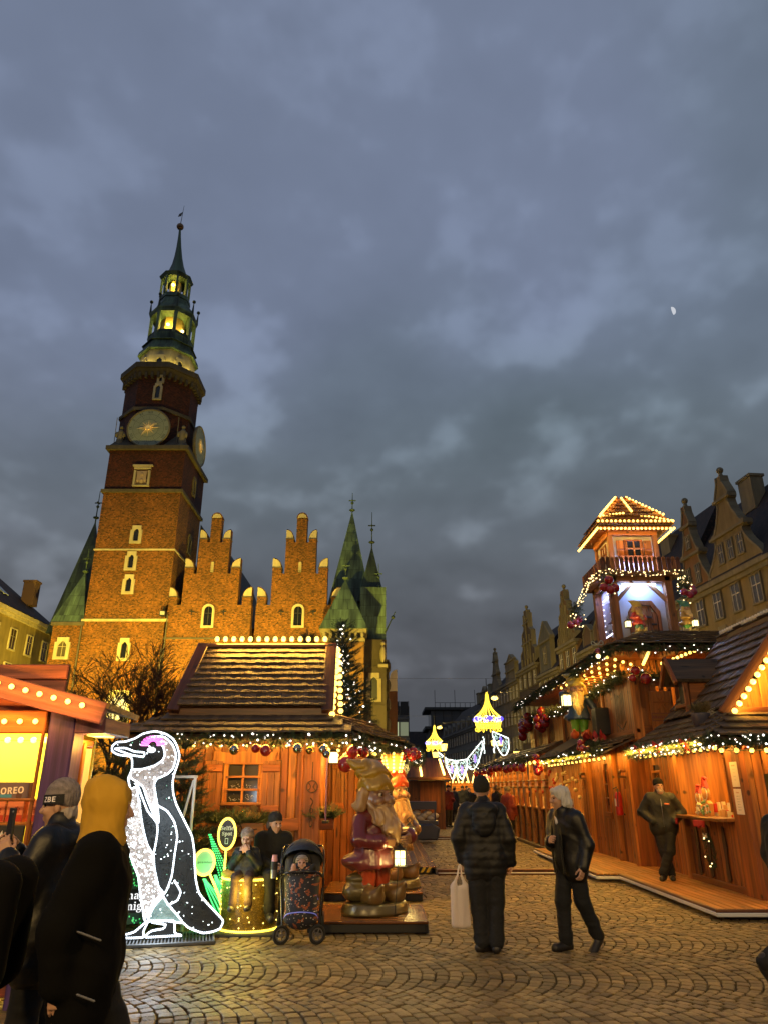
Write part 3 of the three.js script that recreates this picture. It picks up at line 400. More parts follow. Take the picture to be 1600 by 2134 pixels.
{
  house('long ochre house with two curved gables at the right edge', 33, 54, 15, WO(0.42, 0.3, 0.13), { n: 9, panels: 1, rise: 7.5, chim: [[-4.5, 20.5, 2.6]], gables: [
    { c: 45.5, w: 6.5, h: 7.0, kind: 'scroll', wins: [[-1.2, 1.7, 0.6, 1.3], [0, 1.7, 0.6, 1.3], [1.2, 1.7, 0.6, 1.3]] }, { c: 50.7, w: 4.4, h: 6.8, kind: 'scroll', mat: WO(0.42, 0.2, 0.07), wins: [[-0.7, 1.3, 0.55, 1.3], [0.7, 1.3, 0.55, 1.3], [0, 3.9, 0.5, 0.9]] }, { c: 38, w: 6.5, h: 7, kind: 'scroll' }] });
  house('brown house with row of arched dormers behind the lit wooden tower', 54, 76, 14.9, WO(0.22, 0.13, 0.06), { n: 9, rise: 9, chim: [[-6, 22.5, 3.4], [4, 21, 2]], gables: [58, 61, 64, 67, 70, 73].map((c) => ({ c, w: 2.2, h: 2.6, kind: 'ped', ball: 0, bands: [0.02] })) });
  house('narrow orange brick house with stair gable of slim pilasters', 76, 82.5, 16.6, WO(0.36, 0.2, 0.08), { n: 3, rise: 5, gables: [{ c: 79.2, w: 6, h: 6.2, kind: 'step', n: 5, pil: 9, bands: [0.02] }], chim: [[1, 20.5, 3.2]] });
  house('grey house with pedimented dormer and dark roof beside the stair gable', 82.5, 91, 14.6, WO(0.25, 0.22, 0.16), { n: 4, rise: 6.5, gables: [{ c: 87.3, w: 4.4, h: 6.4, kind: 'ped', ball: 0, wins: [[0, 2.2, 1, 2]], bands: [0.02, 0.6] }] });
  house('tall dark house with narrow gable and round finial', 91, 100, 16.5, WO(0.17, 0.11, 0.06), { n: 4, rise: 6, gables: [{ c: 94.5, w: 6.6, h: 7.6, kind: 'step', n: 3, pil: 5, wins: [[0, 2, 0.8, 1.6]] }] });
  house('beige house with carved frieze and triangular gable down the street', 100, 116, 15.8, WO(0.34, 0.26, 0.15), { n: 9, rise: 5, gables: [{ c: 104, w: 5, h: 4, kind: 'ped', ball: 0 }, { c: 113.5, w: 5, h: 6, kind: 'scroll' }] });
  house('pale brown house under steep roof before the long white house', 116, 128, 14, WO(0.28, 0.22, 0.15), { n: 5, rise: 4.5, gables: [{ c: 122, w: 3.6, h: 3.6, kind: 'ped', ball: 0 }] });
  house('long pale house with plain window rows and dormers far down the street', 128, 166, 11.8, WO(0.36, 0.32, 0.26), { n: 15, rows: 3, step: 3, rise: 6, ww: 1.1, wh: 1.7, trim: WO(0.3, 0.27, 0.22), gables: [132, 137, 142, 147, 152, 157, 162].map((c) => ({ c, w: 1.5, h: 2.2, kind: 'ped', ball: 0, bands: [0.02] })), chim: [[14, 17, 2.4], [4, 17, 2]] });
  { const b = thing('office_block', 'flat roofed modern block with glazed top floor beyond the pale house', 'office block', [17.2, 0, -182]); new MB().add(bx(13, 15, 12, 0, 7.5, 0)).build('wall', std(0.09, 0.08, 0.07, 0.8), b); for (const y of [13, 17.4]) new MB().add(bx(15, 0.6, 14, 0, y + 2, 0)).build('roof_slab', std(0.05, 0.05, 0.05, 0.8), b); new MB().add(bx(12, 4, 11, 0, 17.2, 0)).build('glazed_floor', std(0.06, 0.07, 0.09, 0.15), b); const r = new MB(); for (let i = 0; i < 9; i++) r.bar([-5 + i * 1.2, 19.5, 6.2], [-5 + i * 1.2, 20.8 + (i % 4 ? 0 : 3), 6.2], 0.06, 4); r.bar([-5, 20.8, 6.2], [4.6, 20.8, 6.2], 0.05, 4); r.build('roof_rail', M.black, b); for (let i = 0; i < 6; i++) new MB().box(0.12, 4, 0.12, -5 + i * 2, 17.2, 5.6).build('mullion', M.black, b); }
  { const b = thing('office_block', 'dark glass office block with two lit floors at the end of the town hall', 'office block', [3.0, 0, -152]); new MB().add(bx(4, 17, 10, 0, 8.5, 0)).build('wall', std(0.06, 0.07, 0.09, 0.2), b); for (let r = 0; r < 4; r++) { new MB().box(4.1, 0.35, 0.2, 0, 2.6 + r * 4, 5.05).build('spandrel', std(0.1, 0.11, 0.12, 0.5), b); for (let i = 0; i < 2; i++) { const q = grp('window', b, [-0.9 + i * 1.9, 4.6 + r * 4, 5.02]); mesh('pane', new THREE.PlaneGeometry(1.6, 2.6), r === 1 && !i ? glow(0.6, 0.7, 0.12, 0.9) : r === 1 || (r === 2 && i) || (r === 2) ? glow(0.5, 0.55, 0.3, r === 2 && i ? 0.3 : 0.8) : DARKGL, q, [0, 0, 0.05]); new MB().box(0.1, 2.8, 0.15, 0.9, 0, 0.06).build('mullion', M.black, q); } } }
  { const b = thing('side_house', 'red brown house end with pale curved gable behind the town hall corner', 'house', [1.2, 0, -92]); new MB().add(bx(2.6, 12.6, 8, -0.9, 6.3, 0)).build('wall', std(0.2, 0.07, 0.03, 0.85, { map: T.plaster }), b); new MB().ext([[-2, 12.6], [0.4, 12.6], [0.4, 15.2], ...Array.from({ length: 6 }, (_, i) => [0.4 - 0.9 * Math.sin(PI / 2 * i / 5), 14.2 + Math.cos(PI / 2 * i / 5)]), [-1, 13.2], [-2, 13.2]], 0.6, M4(0, 0, 3.5)).build('gable', std(0.5, 0.4, 0.28, 0.85), b); }
  { const b = thing('far_house', 'dark far house closing the street under the hanging lights', 'house', [7, 0, -195]); new MB().add(bx(22, 12, 8, 0, 6, 0)).build('wall', std(0.08, 0.07, 0.06, 0.85), b); new MB().poly([-11, 12, 4], [11, 12, 4], [9, 15.5, 0], [-9, 15.5, 0]).build('roof', ROOF, b); for (let i = 0; i < 6; i++) sash(b, -7.5 + i * 3, 8, 4.06, 1.2, 1.8, STONEd, DARKGL); }
}
// moon
{ const g = new THREE.SphereGeometry(2.6, 24, 16, 0, PI); const m = mesh('moon', g, glow(0.75, 0.78, 0.85, 1)); m.position.set(273.66, 424.29, -560); m.scale.set(1.5, 1.5, 0.3); m.rotation.set(0.3, 0.3, 0.35); const t = new THREE.Shape(); for (let i = 0; i <= 16; i++) { const a = -PI / 2 + PI * i / 16; t.lineTo(2.6 * Math.cos(a), 2.6 * Math.sin(a)); } for (let i = 1; i < 16; i++) { const a = PI / 2 - PI * i / 16; t.lineTo(-0.5 * Math.cos(a), 2.6 * Math.sin(a)); } m.geometry = new THREE.ExtrudeGeometry(t, { depth: 0.4, bevelEnabled: false }); m.material.emissiveIntensity = 0.75; tag(m, 'pale half moon in the cloudy sky at the upper right', 'moon'); }

// ================= timber kit =================
const SHUT = wood(0.46, 0.22, 0.085), SHUT2 = wood(0.38, 0.17, 0.065);
const rel = (th, p) => [p[0] - th.position.x, p[1] - th.position.y, p[2] - th.position.z];
function wp(name, mb, mat, th) { const g = mb.geom; g.translate(-th.position.x, -th.position.y, -th.position.z); return mesh(name, g, mat, th); } // part given in world places
const plankCache = new Map();
function plankGeo(w, h, d, long = 0) { const v = Math.floor(R() * 4), key = [w, h, d].map((x) => x.toFixed(3)).join() + v; if (!plankCache.has(key)) plankCache.set(key, cbox(w, h, d, 0.009, v * 0.23 + 0.1, v * 0.61)); return plankCache.get(key); }
// wall of upright planks; local x along the wall, y up, z outwards; holes are [x0, x1, y0, y1]
function plankWall(th, name, p, ry, w, h, n, holes = [], mats = M.plank, t = 0.03) {
  const g = grp(name, th, rel(th, p), ry), pw = w / n;
  if (!holes.length) mesh('backing', bx(w, h, 0.02, w / 2, h / 2, -0.045), M.darkwood, g); else { const [a, b, c, d] = holes[0], m = new MB(); m.add(bx(a, h, 0.02, a / 2, h / 2, -0.045)); if (w > b) m.add(bx(w - b, h, 0.02, (w + b) / 2, h / 2, -0.045)); if (c > 0) m.add(bx(b - a, c, 0.02, (a + b) / 2, c / 2, -0.045)); if (h > d) m.add(bx(b - a, h - d, 0.02, (a + b) / 2, (h + d) / 2, -0.045)); m.build('backing', M.darkwood, g); }
  for (let i = 0; i < n; i++) {
    const c = (i + 0.5) * pw, spans = []; let y = 0; for (const q of holes.filter((q) => c > q[0] && c < q[1]).sort((a, b) => a[2] - b[2])) { if (q[2] - y > 0.03) spans.push([y, q[2]]); y = q[3]; } if (h - y > 0.03) spans.push([y, h]);
    for (const [a, b] of spans) mesh('plank', plankGeo(pw * 0.94, b - a, t), pick(mats), g, [c, (a + b) / 2, (i % 2) * 0.004 - t / 2]);
  }
  return g;
}
function plankRows(th, name, p, ry, w, h, n, mats = M.plank, t = 0.03) { const g = grp(name, th, rel(th, p), ry), ph = h / n; mesh('backing', bx(w, h, 0.02, w / 2, h / 2, -0.045), M.darkwood, g); for (let i = 0; i < n; i++) mesh('plank', plankGeo(w, ph * 0.93, t), pick(mats), g, [w / 2, (i + 0.5) * ph, (i % 2) * 0.004 - t / 2]); return g; }
// deck of boards; local x across, z along the boards
function deck(th, name, x0, x1, z0, z1, y, n, mats, alongZ = true, t = 0.03) {
  const g = grp(name, th, rel(th, [0, 0, 0]));
  for (let i = 0; i < n; i++) { const k = (i + 0.5) / n, o = alongZ ? mesh('board', plankGeo((x1 - x0) / n - 0.006, t, z1 - z0), pick(mats), g, [lerp(x0, x1, k), y - t / 2 + rr(-0.001, 0.001), (z0 + z1) / 2]) : mesh('board', plankGeo(x1 - x0, t, (z1 - z0) / n - 0.006), pick(mats), g, [(x0 + x1) / 2, y - t / 2 + rr(-0.001, 0.001), lerp(z0, z1, k)]); }
  return g;
}
// roof of overlapping shakes; corners a eave left, b eave right, c ridge right, d ridge left, seen from outside
function shingleRoof(th, name, a, b, c, d, rows, cols, o = {}) {
  [a, b, c, d] = [a, b, c, d].map((q) => V(...rel(th, q))); const g = grp(name, th), mats = o.mats ?? M.shingle;
  mesh('roof_board', new MB().solid([a, b, c, d], 0.04).geom, M.darkwood, g);
  const at = (u, v) => a.clone().lerp(b, u).lerp(d.clone().lerp(c, u), v), n0 = b.clone().sub(a).cross(d.clone().sub(a)).normalize(), list = [];
  const L = (d.distanceTo(a) + c.distanceTo(b)) / 2 / rows, base = [0, 1, 2, 3].map((i) => cbox(1, L * 1.45, 0.03, 0.005, i * 0.2, i * 0.5));
  for (let r = 0; r < rows; r++) {
    const ca = Math.max(3, Math.round(cols * lerp(1, d.distanceTo(c) / a.distanceTo(b), r / rows))), off = (r % 2) * 0.5; let k = -off;
    while (k < ca - 0.001) {
      const k0 = Math.max(0, k), k1 = Math.min(ca, k + 1); k += 1; if (k1 - k0 < 0.2) continue;
      const u = (k0 + k1) / 2 / ca, wd = at(k0 / ca, r / rows).distanceTo(at(k1 / ca, r / rows)) * 0.97, p = at(u, (r + 0.62 + rr(-0.05, 0.05)) / rows), x = b.clone().sub(a).normalize(), y = at(u, 1).sub(at(u, 0)).normalize(), z = x.clone().cross(y).normalize(); y.copy(z.clone().cross(x));
      const tilt = 0.17 + rr(-0.02, 0.03); const yy = y.clone().multiplyScalar(Math.cos(tilt)).add(z.clone().multiplyScalar(-Math.sin(tilt))), zz = x.clone().cross(yy);
      list.push([new THREE.Matrix4().makeBasis(x.clone().multiplyScalar(wd), yy, zz).setPosition(p.add(z.multiplyScalar(0.028 + L * 0.09 + rr(0, 0.006)))), Math.floor(R() * 4), pick(mats), r]);
    }
  }
  const most = o.most ?? 300, solo = most >= list.length ? list : list.slice(0, most);
  if (o.merge) { const m = new MB(); for (const [q, i] of list) m.add(base[i], q); stuff(m.build('shingle', pick(mats), g)); return g; }
  for (const [q, i, m] of solo) { const s = mesh('shingle', base[i], m, g); q.decompose(s.position, s.quaternion, s.scale); }
  if (solo.length < list.length) inst('shingle', base[0], mats[0], list.slice(most).map((q) => q[0]), g);
  return g;
}
// fir sprig of needles
const SPRIG = (() => { const P = [], q = (a, b, c) => P.push(a.x, a.y, a.z, b.x, b.y, b.z, c.x, c.y, c.z), r = rng(3); for (let i = 0; i < 30; i++) { const t = i / 30, a = i * 2.4, L = 0.05 * (1.1 - t * 0.5) * (0.8 + r() * 0.4), b = V(0, t * 0.17, 0), d = V(Math.cos(a), 0.75, Math.sin(a)).normalize().multiplyScalar(L), s = V(-Math.sin(a), 0, Math.cos(a)).multiplyScalar(0.0035); q(b.clone().add(s), b.clone().sub(s), b.clone().add(d)); } q(V(-0.004, 0, 0), V(0.004, 0, 0), V(0, 0.17, 0)); q(V(0, 0, -0.004), V(0, 0, 0.004), V(0, 0.17, 0)); const g = new THREE.BufferGeometry(); g.setAttribute('position', new THREE.Float32BufferAttribute(P, 3)); g.computeVertexNormals(); g.setAttribute('uv', new THREE.Float32BufferAttribute(new Float32Array(P.length / 3 * 2), 2)); return g; })();
const ICO = new THREE.IcosahedronGeometry(1, 1), SPH = new THREE.SphereGeometry(1, 14, 10);
const GREEN = [rgb(0.03, 0.055, 0.02), rgb(0.045, 0.075, 0.025), rgb(0.02, 0.04, 0.016), rgb(0.06, 0.075, 0.03)], NEEDLE = std(1, 1, 1, 0.6);
function pathOf(pts) { return new THREE.CatmullRomCurve3(pts.map((p) => V(...p)), false, 'catmullrom', 0.1); }
const Ydir = V(0, 1, 0);
function sprigAt(p, d, s) { return new THREE.Matrix4().compose(p, new THREE.Quaternion().setFromUnitVectors(Ydir, d.normalize()).multiply(new THREE.Quaternion().setFromAxisAngle(Ydir, R() * 6.3)), V(s, s, s)); }
function garland(label, pts, o = {}) {
  const th = thing('fir_garland', label, 'garland', pts[0], 0, o.group), c = pathOf(pts.map((p) => rel(th, p))), L = c.getLength(), r = o.r ?? 0.09, n = Math.round(L * (o.dens ?? 150)), ms = [], cs = [];
  for (let i = 0; i < n; i++) { const p = c.getPointAt(R()), t = c.getTangentAt(clamp(R())), d = V(rr(-1, 1), rr(-1, 1), rr(-1, 1)).normalize(); p.addScaledVector(d, r * 0.35 * R()); p.y += Math.sin(p.x * 9 + p.z * 8) * r * 0.2; ms.push(sprigAt(p, d.addScaledVector(t, 0.5), rr(0.6, 1.1) * r / 0.1)); cs.push(pick(GREEN)); }
  inst('foliage', SPRIG, NEEDLE, ms, th, cs);
  const fl = []; for (let i = 0; i < L * (o.lights ?? 9); i++) { const p = c.getPointAt(R()); const a = R() * 6.28; fl.push(M4(p.x + Math.cos(a) * r * 0.9, p.y + Math.sin(a) * r * 0.9, p.z + rr(-1, 1) * r + (o.push ?? 0), 0, 0, 0, (o.lr ?? 0.014) * rr(0.7, 1.2))); }
  if (fl.length) inst('fairy_light', ICO, o.lm ?? M.fairyW, fl, th);
  return th;
}
function bulbs(label, rows, r, o = {}) { // rows of [from, to, how many]
  const th = thing('light_string', label, 'string lights', rows[0][0], 0, o.group), g = o.tall ? new THREE.SphereGeometry(r, 10, 8).scale(1, 1.25, 1) : new THREE.SphereGeometry(r, 10, 8);
  for (const [a, b, n] of rows) { const A = V(...rel(th, a)), B = V(...rel(th, b)); if (!o.nocable) new MB().bar(A, B, 0.006, 4).build('cable', M.black, th); for (let i = 0; i < n; i++) { const p = A.clone().lerp(B, n > 1 ? i / (n - 1) : 0.5); const e = mesh('bulb', g, o.mat ?? M.bulb, th, [p.x, p.y, p.z]); if (o.sock !== 0) mesh('socket', SOCK, M.black, e, [0, -r * 1.2, 0]); } }
  return th;
}
const SOCK = new THREE.CylinderGeometry(0.016, 0.018, 0.035, 6);
const BALL = new THREE.SphereGeometry(1, 20, 14), CAP = new THREE.CylinderGeometry(0.18, 0.2, 0.2, 8);
function bauble(label, p, r, mat, group) { const t = thing('bauble', label, 'bauble', p, 0, group); const b = mesh('ball', BALL, mat, t); b.scale.setScalar(r); const c = mesh('cap', CAP, M.gold, t, [0, r, 0]); c.scale.setScalar(r); return t; }
function textTex(w, h, draw) { const c = document.createElement('canvas'); c.width = w; c.height = h; const x = c.getContext('2d'); draw(x, w, h); const t = new THREE.CanvasTexture(c); t.colorSpace = THREE.SRGBColorSpace; return t; }
const heart = (s) => Array.from({ length: 20 }, (_, i) => { const t = i / 20 * 2 * PI; return [s * 0.06 * 16 * Math.sin(t) ** 3, s * 0.06 * (13 * Math.cos(t) - 5 * Math.cos(2 * t) - 2 * Math.cos(3 * t) - Math.cos(4 * t))]; });
function shutter(th, x, y, z, w, h, ry = 0, mats = [SHUT, SHUT2]) { // ledged shutter with a heart cut out
  const g = grp('shutter', th, rel(th, [x, y, z]), ry), n = 3; for (let i = 0; i < n; i++) { if (i === 1) { const s = w / n * 0.96; new MB().ext([[-s / 2, -h / 2], [s / 2, -h / 2], [s / 2, h / 2], [-s / 2, h / 2]], 0.025, M4(0, 0, -0.012), 0, [heart(0.05).map(([a, b]) => [a, b - h * 0.02])]).build('plank', pick(mats), g); } else mesh('plank', plankGeo(w / n * 0.96, h, 0.025), pick(mats), g, [(i - 1) * w / n, 0, 0]); }
  for (const k of [0.36, -0.38]) new MB().box(w * 0.98, 0.11, 0.022, 0, k * h, 0.025).build('ledge', M.plank[1], g); mesh('backing', bx(w * 1.04, h * 1.02, 0.02, 0, 0, -0.028), M.darkwood, g); return g;
}
function planter(th, x, y, z, w, o = {}) { // window box full of fir and small balls
  const g = grp('window_box', th, rel(th, [x, y, z]), o.ry ?? 0), h = o.h ?? 0.18, d = o.d ?? 0.2; new MB().box(w, h, 0.025, 0, 0, d / 2).box(w, h, 0.025, 0, 0, -d / 2).box(0.025, h, d, -w / 2, 0, 0).box(0.025, h, d, w / 2, 0, 0).box(w, 0.02, d, 0, -h / 2, 0).build('box', o.mat ?? M.plank[2], g);
  const ms = [], cs = []; for (let i = 0; i < w * 330; i++) { const u = rr(-0.5, 0.5); ms.push(sprigAt(V(u * w, h * 0.3 + R() * 0.05, rr(-0.5, 0.5) * d), V(u * 2 + rr(-0.6, 0.6), rr(0.3, 1.3), rr(-0.3, 1)), rr(0.8, 1.5))); cs.push(pick(GREEN)); } inst('fir_sprigs', SPRIG, NEEDLE, ms, g, cs);
  const b = new MB(); for (let i = 0; i < w * 11; i++) b.sph(0.022, rr(-0.45, 0.45) * w, h * 0.5 + rr(0.02, 0.16), d / 2 * rr(0.3, 1.1), 8); stuff(b.build('small_ball', M.goldBall, g));
  const l = new MB(); for (let i = 0; i < w * 10; i++) l.ext([[0, -0.01], [0.05, 0.03], [0.035, 0.06], [0.06, 0.1], [0, 0.14], [-0.06, 0.1], [-0.035, 0.06], [-0.05, 0.03]], 0.004, M4(rr(-0.45, 0.45) * w, h * 0.4 + rr(0, 0.16), d / 2 * rr(0.5, 1.1), rr(-0.5, 0.5), rr(-0.5, 0.5), rr(-2, 2))); stuff(l.build('dry_leaf', std(0.3, 0.15, 0.04, 0.6), g)); return g;
}
function hazard(name, w, h, parent, pos) { const n = Math.max(3, Math.round(w / 0.12)), g = grp('hazard_edge', parent, pos); mesh('edge_board', bx(w, h, 0.02, 0, 0, 0), M.black, g); for (let i = 0; i < n; i++) { const x = (i + 0.5) / n * w - w / 2, k = w / n * 0.25; new MB().ext([[x - k - h * 0.3, -h / 2], [x + k - h * 0.3, -h / 2], [x + k + h * 0.3, h / 2], [x - k + h * 0.3, h / 2]], 0.004, M4(0, 0, 0.011)).build('stripe', std(0.6, 0.42, 0.03, 0.6), g); } return g; }

// ================= left hut =================
{
  const th = thing('market_hut', 'wooden market hut with shingle roof, glowing ridge bulbs and shuttered window', 'market hut', [-2.4, 0, -12.6]), z = -12.5;
  plankWall(th, 'front_wall', [-4.1, 0.05, z], 0, 2.8, 2.62, 20, [[1.48, 2.1, 1.4, 2.08]]);
  plankWall(th, 'side_wall', [-1.05, 0.05, -14.3], 0, 0.75, 2.6, 6); plankWall(th, 'side_wall', [-1.05, 0.05, -12.62], PI / 2, 1.7, 2.6, 12);
  wp('corner_post', new MB().box(0.29, 2.62, 0.1, -1.175, 1.36, z + 0.03, 0, 0, 0, 0.012).box(0.05, 2.62, 0.07, -1.345, 1.36, z + 0.02), M.plank[1], th);
  wp('door_post', new MB().box(0.12, 2.6, 0.12, -0.42, 1.35, -14.25), M.post, th);
  wp('inner_wall', new MB().box(3, 2.6, 0.05, -2.5, 1.35, -14.6), M.post, th);
  sash(th, -2.31 + 2.4, 1.77, z + 0.02 + 12.6, 0.56, 0.58, M.plank[2], std(0.035, 0.032, 0.03, 0.12), { rows: [0.17, -0.17], t: 0.045, d: 0.07, bw: 0.035 });
  { const f = new MB(); const r = rng(11); for (let i = 0; i < 60; i++) { const a = r() * 6.28, k = r() * 0.1, c = [[-2.44, 1.55], [-2.2, 1.56], [-2.42, 1.73], [-2.18, 1.72]][i % 4]; f.box(0.03 * r() + 0.004, 0.004, 0.002, c[0] + Math.cos(a) * k, c[1] + Math.abs(Math.sin(a)) * k - 0.04, z + 0.022, 0, 0, r() * 3); } wp('frost_pattern', f, std(0.5, 0.5, 0.5, 0.7), th); stuff(th.children.at(-1)); }
  shutter(th, -2.795, 1.7, z + 0.05, 0.3, 0.84); shutter(th, -1.845, 1.7, z + 0.05, 0.3, 0.84); shutter(th, -0.85, 1.75, -14.24, 0.24, 0.95);
  wp('header_board', new MB().ext([[-0.5, -0.08], [0.5, -0.08], [0.48, 0], [0.5, 0.09], [0.3, 0.075], [0, 0.1], [-0.3, 0.075], [-0.5, 0.09], [-0.48, 0]], 0.04, M4(-2.27, 2.17, z + 0.02)), M.plank[2], th);
  wp('rail', new MB().box(2.75, 0.19, 0.035, -2.72, 1.15, z + 0.03), M.plank[1], th);
  const bxp = planter(th, -2.32, 1.09, z + 0.22, 0.86, { h: 0.19 });
  const carve = (cx, cy, s, zz, parent, m) => { const c = new MB(); c.add(new THREE.TorusGeometry(0.09 * s, 0.008, 5, 24), M4(cx, cy, zz)); for (const a of [-1, 1]) c.tube([[cx + a * 0.07 * s, cy + 0.07 * s, zz], [cx + a * 0.02 * s, cy, zz], [cx + a * 0.07 * s, cy - 0.07 * s, zz]], 0.007, 5); return c; };
  { const c = carve(-1.17, 1.72, 1, z + 0.085); c.tube([[-1.17, 2.1, z + 0.085], [-1.17, 1.82, z + 0.085]], 0.008, 5).tube([[-1.19, 1.55, z + 0.085], [-1.15, 1.5, z + 0.085], [-1.18, 1.4, z + 0.085], [-1.17, 1.2, z + 0.085]], 0.009, 5).add(new THREE.TorusGeometry(0.03, 0.008, 5, 14), M4(-1.17, 1.36, z + 0.085)).add(new THREE.TorusGeometry(0.035, 0.009, 5, 14), M4(-1.17, 1.18, z + 0.085, 0, 0, 0, 0.7, 1.6, 1)); wp('carving', c, M.darkwood, th); const c2 = carve(-2.3, 1.09, 0.9, z + 0.335); c2.tube([[-2.2, 1.1, z + 0.335], [-2.1, 1.08, z + 0.335], [-1.98, 1.1, z + 0.335]], 0.009, 5); wp('carving', c2, M.darkwood, th); }
  // sloping shelf and slatted front under the window
  { const s = new MB(); s.solid([[-3.0, 0.72, -12.0], [-1.75, 0.72, -12.0], [-1.85, 0.98, -12.35], [-2.9, 0.98, -12.35]], 0.04); wp('shelf', s, M.plank[1], th); plankRows(th, 'slat_front', [-2.95, 0.1, -12.12], 0, 1.2, 0.6, 7, [M.post, M.trim]); wp('shelf_end', new MB().box(0.04, 0.62, 0.3, -2.97, 0.4, -12.25).box(0.04, 0.62, 0.3, -1.78, 0.4, -12.25), M.post, th); }
  // roofs
  shingleRoof(th, 'main_roof', [-3.5, 2.98, -12.42], [-0.98, 2.98, -12.42], [-1.06, 4.12, -13.3], [-3.3, 4.12, -13.3], 10, 28);
  shingleRoof(th, 'rear_roof', [-0.98, 2.98, -14.18], [-3.5, 2.98, -14.18], [-3.3, 4.12, -13.32], [-1.06, 4.12, -13.32], 5, 10, { merge: 1 });
  const rake = (a, b, w = 0.2) => wp('rake_board', new MB().beam(a, b, w, 0.07, V(0, 0.6, 0.8)), M.brown, th);
  wp('rake_board', new MB().beam([-3.55, 2.9, -12.36], [-3.36, 4.2, -13.3], 0.2, 0.1, V(0, 0.6, 0.8)), M.brown, th); wp('rake_board', new MB().beam([-0.95, 2.9, -12.36], [-0.98, 4.2, -13.3], 0.2, 0.1, V(0, 0.6, 0.8)), M.brown, th); wp('rake_board', new MB().beam([-0.95, 2.9, -14.25], [-0.98, 4.2, -13.34], 0.2, 0.1, V(0, 0.6, -0.8)), M.brown, th);
  wp('ridge_board', new MB().box(2.45, 0.06, 0.2, -2.17, 4.17, -13.31, 0, 0, 0, 0.01), M.brown, th);
  wp('fascia', new MB().box(2.75, 0.16, 0.06, -2.25, 2.88, -12.44), M.brown, th); 
  { const g = new MB(); g.solid([[-1.02, 2.9, -12.5], [-1.02, 2.9, -14.15], [-1.04, 4.1, -13.32]].reverse(), 0.04); wp('gable_board', g, std(0.42, 0.05, 0.02, 0.6, { map: T.wood }), th); }
  shingleRoof(th, 'skirt_roof', [-4.3, 2.5, -11.95], [-0.42, 2.5, -11.95], [-0.9, 2.82, -12.5], [-3.6, 2.82, -12.5], 3, 34);
  shingleRoof(th, 'skirt_roof', [-4.3, 2.5, -14.6], [-4.3, 2.5, -11.95], [-3.6, 2.82, -12.5], [-3.6, 2.82, -14.2], 3, 14, { merge: 1 });
  shingleRoof(th, 'canopy_roof', [-0.42, 2.5, -11.97], [0.42, 2.36, -12.9], [-0.3, 2.78, -13.6], [-0.88, 2.83, -12.5], 5, 9);
  shingleRoof(th, 'canopy_roof', [0.42, 2.36, -12.92], [0.6, 2.36, -16], [-0.6, 2.85, -15.4], [-0.3, 2.78, -13.6], 5, 14, { merge: 1 });
  wp('eave_board', new MB().beam([-4.3, 2.46, -11.97], [-0.4, 2.46, -11.97], 0.03, 0.09).beam([-0.4, 2.46, -11.98], [0.44, 2.32, -12.92], 0.03, 0.09).beam([0.44, 2.32, -12.92], [0.62, 2.32, -16], 0.03, 0.09), M.brown, th);
  wp('soffit', new MB().solid([[-4.2, 2.44, -12.0], [-4.2, 2.44, -12.5], [-0.5, 2.44, -12.5], [-0.5, 2.44, -12.0]], 0.02), M.plank[1], th);
  planter(th, -1.0, 1.16, -12.55, 0.34, { h: 0.16, d: 0.16, mat: wood(0.3, 0.09, 0.04), ry: 0.3 });
  wp('floor', new MB().box(3.2, 0.12, 2.2, -2.6, 0.0, -13.5), M.darkwood, th);
  // lights
  bulbs('row of glowing bulbs along the ridge of the left hut', [[[-3.12, 4.3, -13.28], [-1.1, 4.3, -13.28], 14]], 0.043, { tall: 1 });
  bulbs('two steep rows of glowing bulbs edging the gable of the left hut', [[[-0.86, 4.1, -13.28], [-0.87, 2.86, -12.4], 12], [[-0.84, 4.02, -13.42], [-0.82, 2.72, -14.3], 12]], 0.05);
  rowLight([-3.12, 4.3, -13.22], [-1.1, 4.3, -13.22], 0.06, 230, WARM, [0, -1, 0.5]); rowLight([-0.8, 4.0, -13.4], [-0.8, 2.8, -12.5], 0.08, 110, WARM, [1, -0.2, 0.2]); rowLight([-0.8, 4.0, -13.4], [-0.8, 2.8, -12.5], 0.08, 110, WARM, [-1, -0.2, -0.2]);
  garland('fir garland with fairy lights and balls along the front eave of left hut', [[-3.75, 2.44, -11.88], [-2.8, 2.4, -11.86], [-1.9, 2.42, -11.86], [-0.95, 2.41, -11.86], [-0.45, 2.42, -11.86]], { r: 0.095, lights: 14, dens: 230 });
  garland('fir garland with fairy lights round the side canopy of left hut', [[-0.45, 2.4, -11.9], [0.0, 2.31, -12.4], [0.44, 2.24, -12.9], [0.62, 2.22, -14], [0.66, 2.24, -15.4]], { r: 0.1, lights: 26, dens: 230 });
  bulbs('row of small warm bulbs under the front eave of left hut', [[[-3.7, 2.33, -12.05], [-0.5, 2.33, -12.05], 16]], 0.02); bulbs('cluster of warm bulbs under the side canopy of left hut', [[[-0.9, 2.28, -12.15], [0.3, 2.2, -12.95], 9], [[-0.9, 2.2, -12.5], [-0.2, 2.26, -13.1], 7]], 0.028);
  rowLight([-4, 2.36, -11.98], [-0.5, 2.36, -11.98], 0.06, 125, WARM, [0, -0.85, -0.35]); rowLight([-4, 2.4, -11.84], [-0.5, 2.4, -11.84], 0.06, 40, WARM, [0, -0.6, 1]); rowLight([-0.9, 2.25, -12.3], [0.35, 2.2, -13.2], 0.1, 85, WARM, [0, -1, 0.1]); pointLight([-0.7, 2.1, -13.4], 2.2, WARM, 3);
  const bb = (l, x, y, r, m, zz = -11.8) => bauble(l, [x, y, zz], r, m);
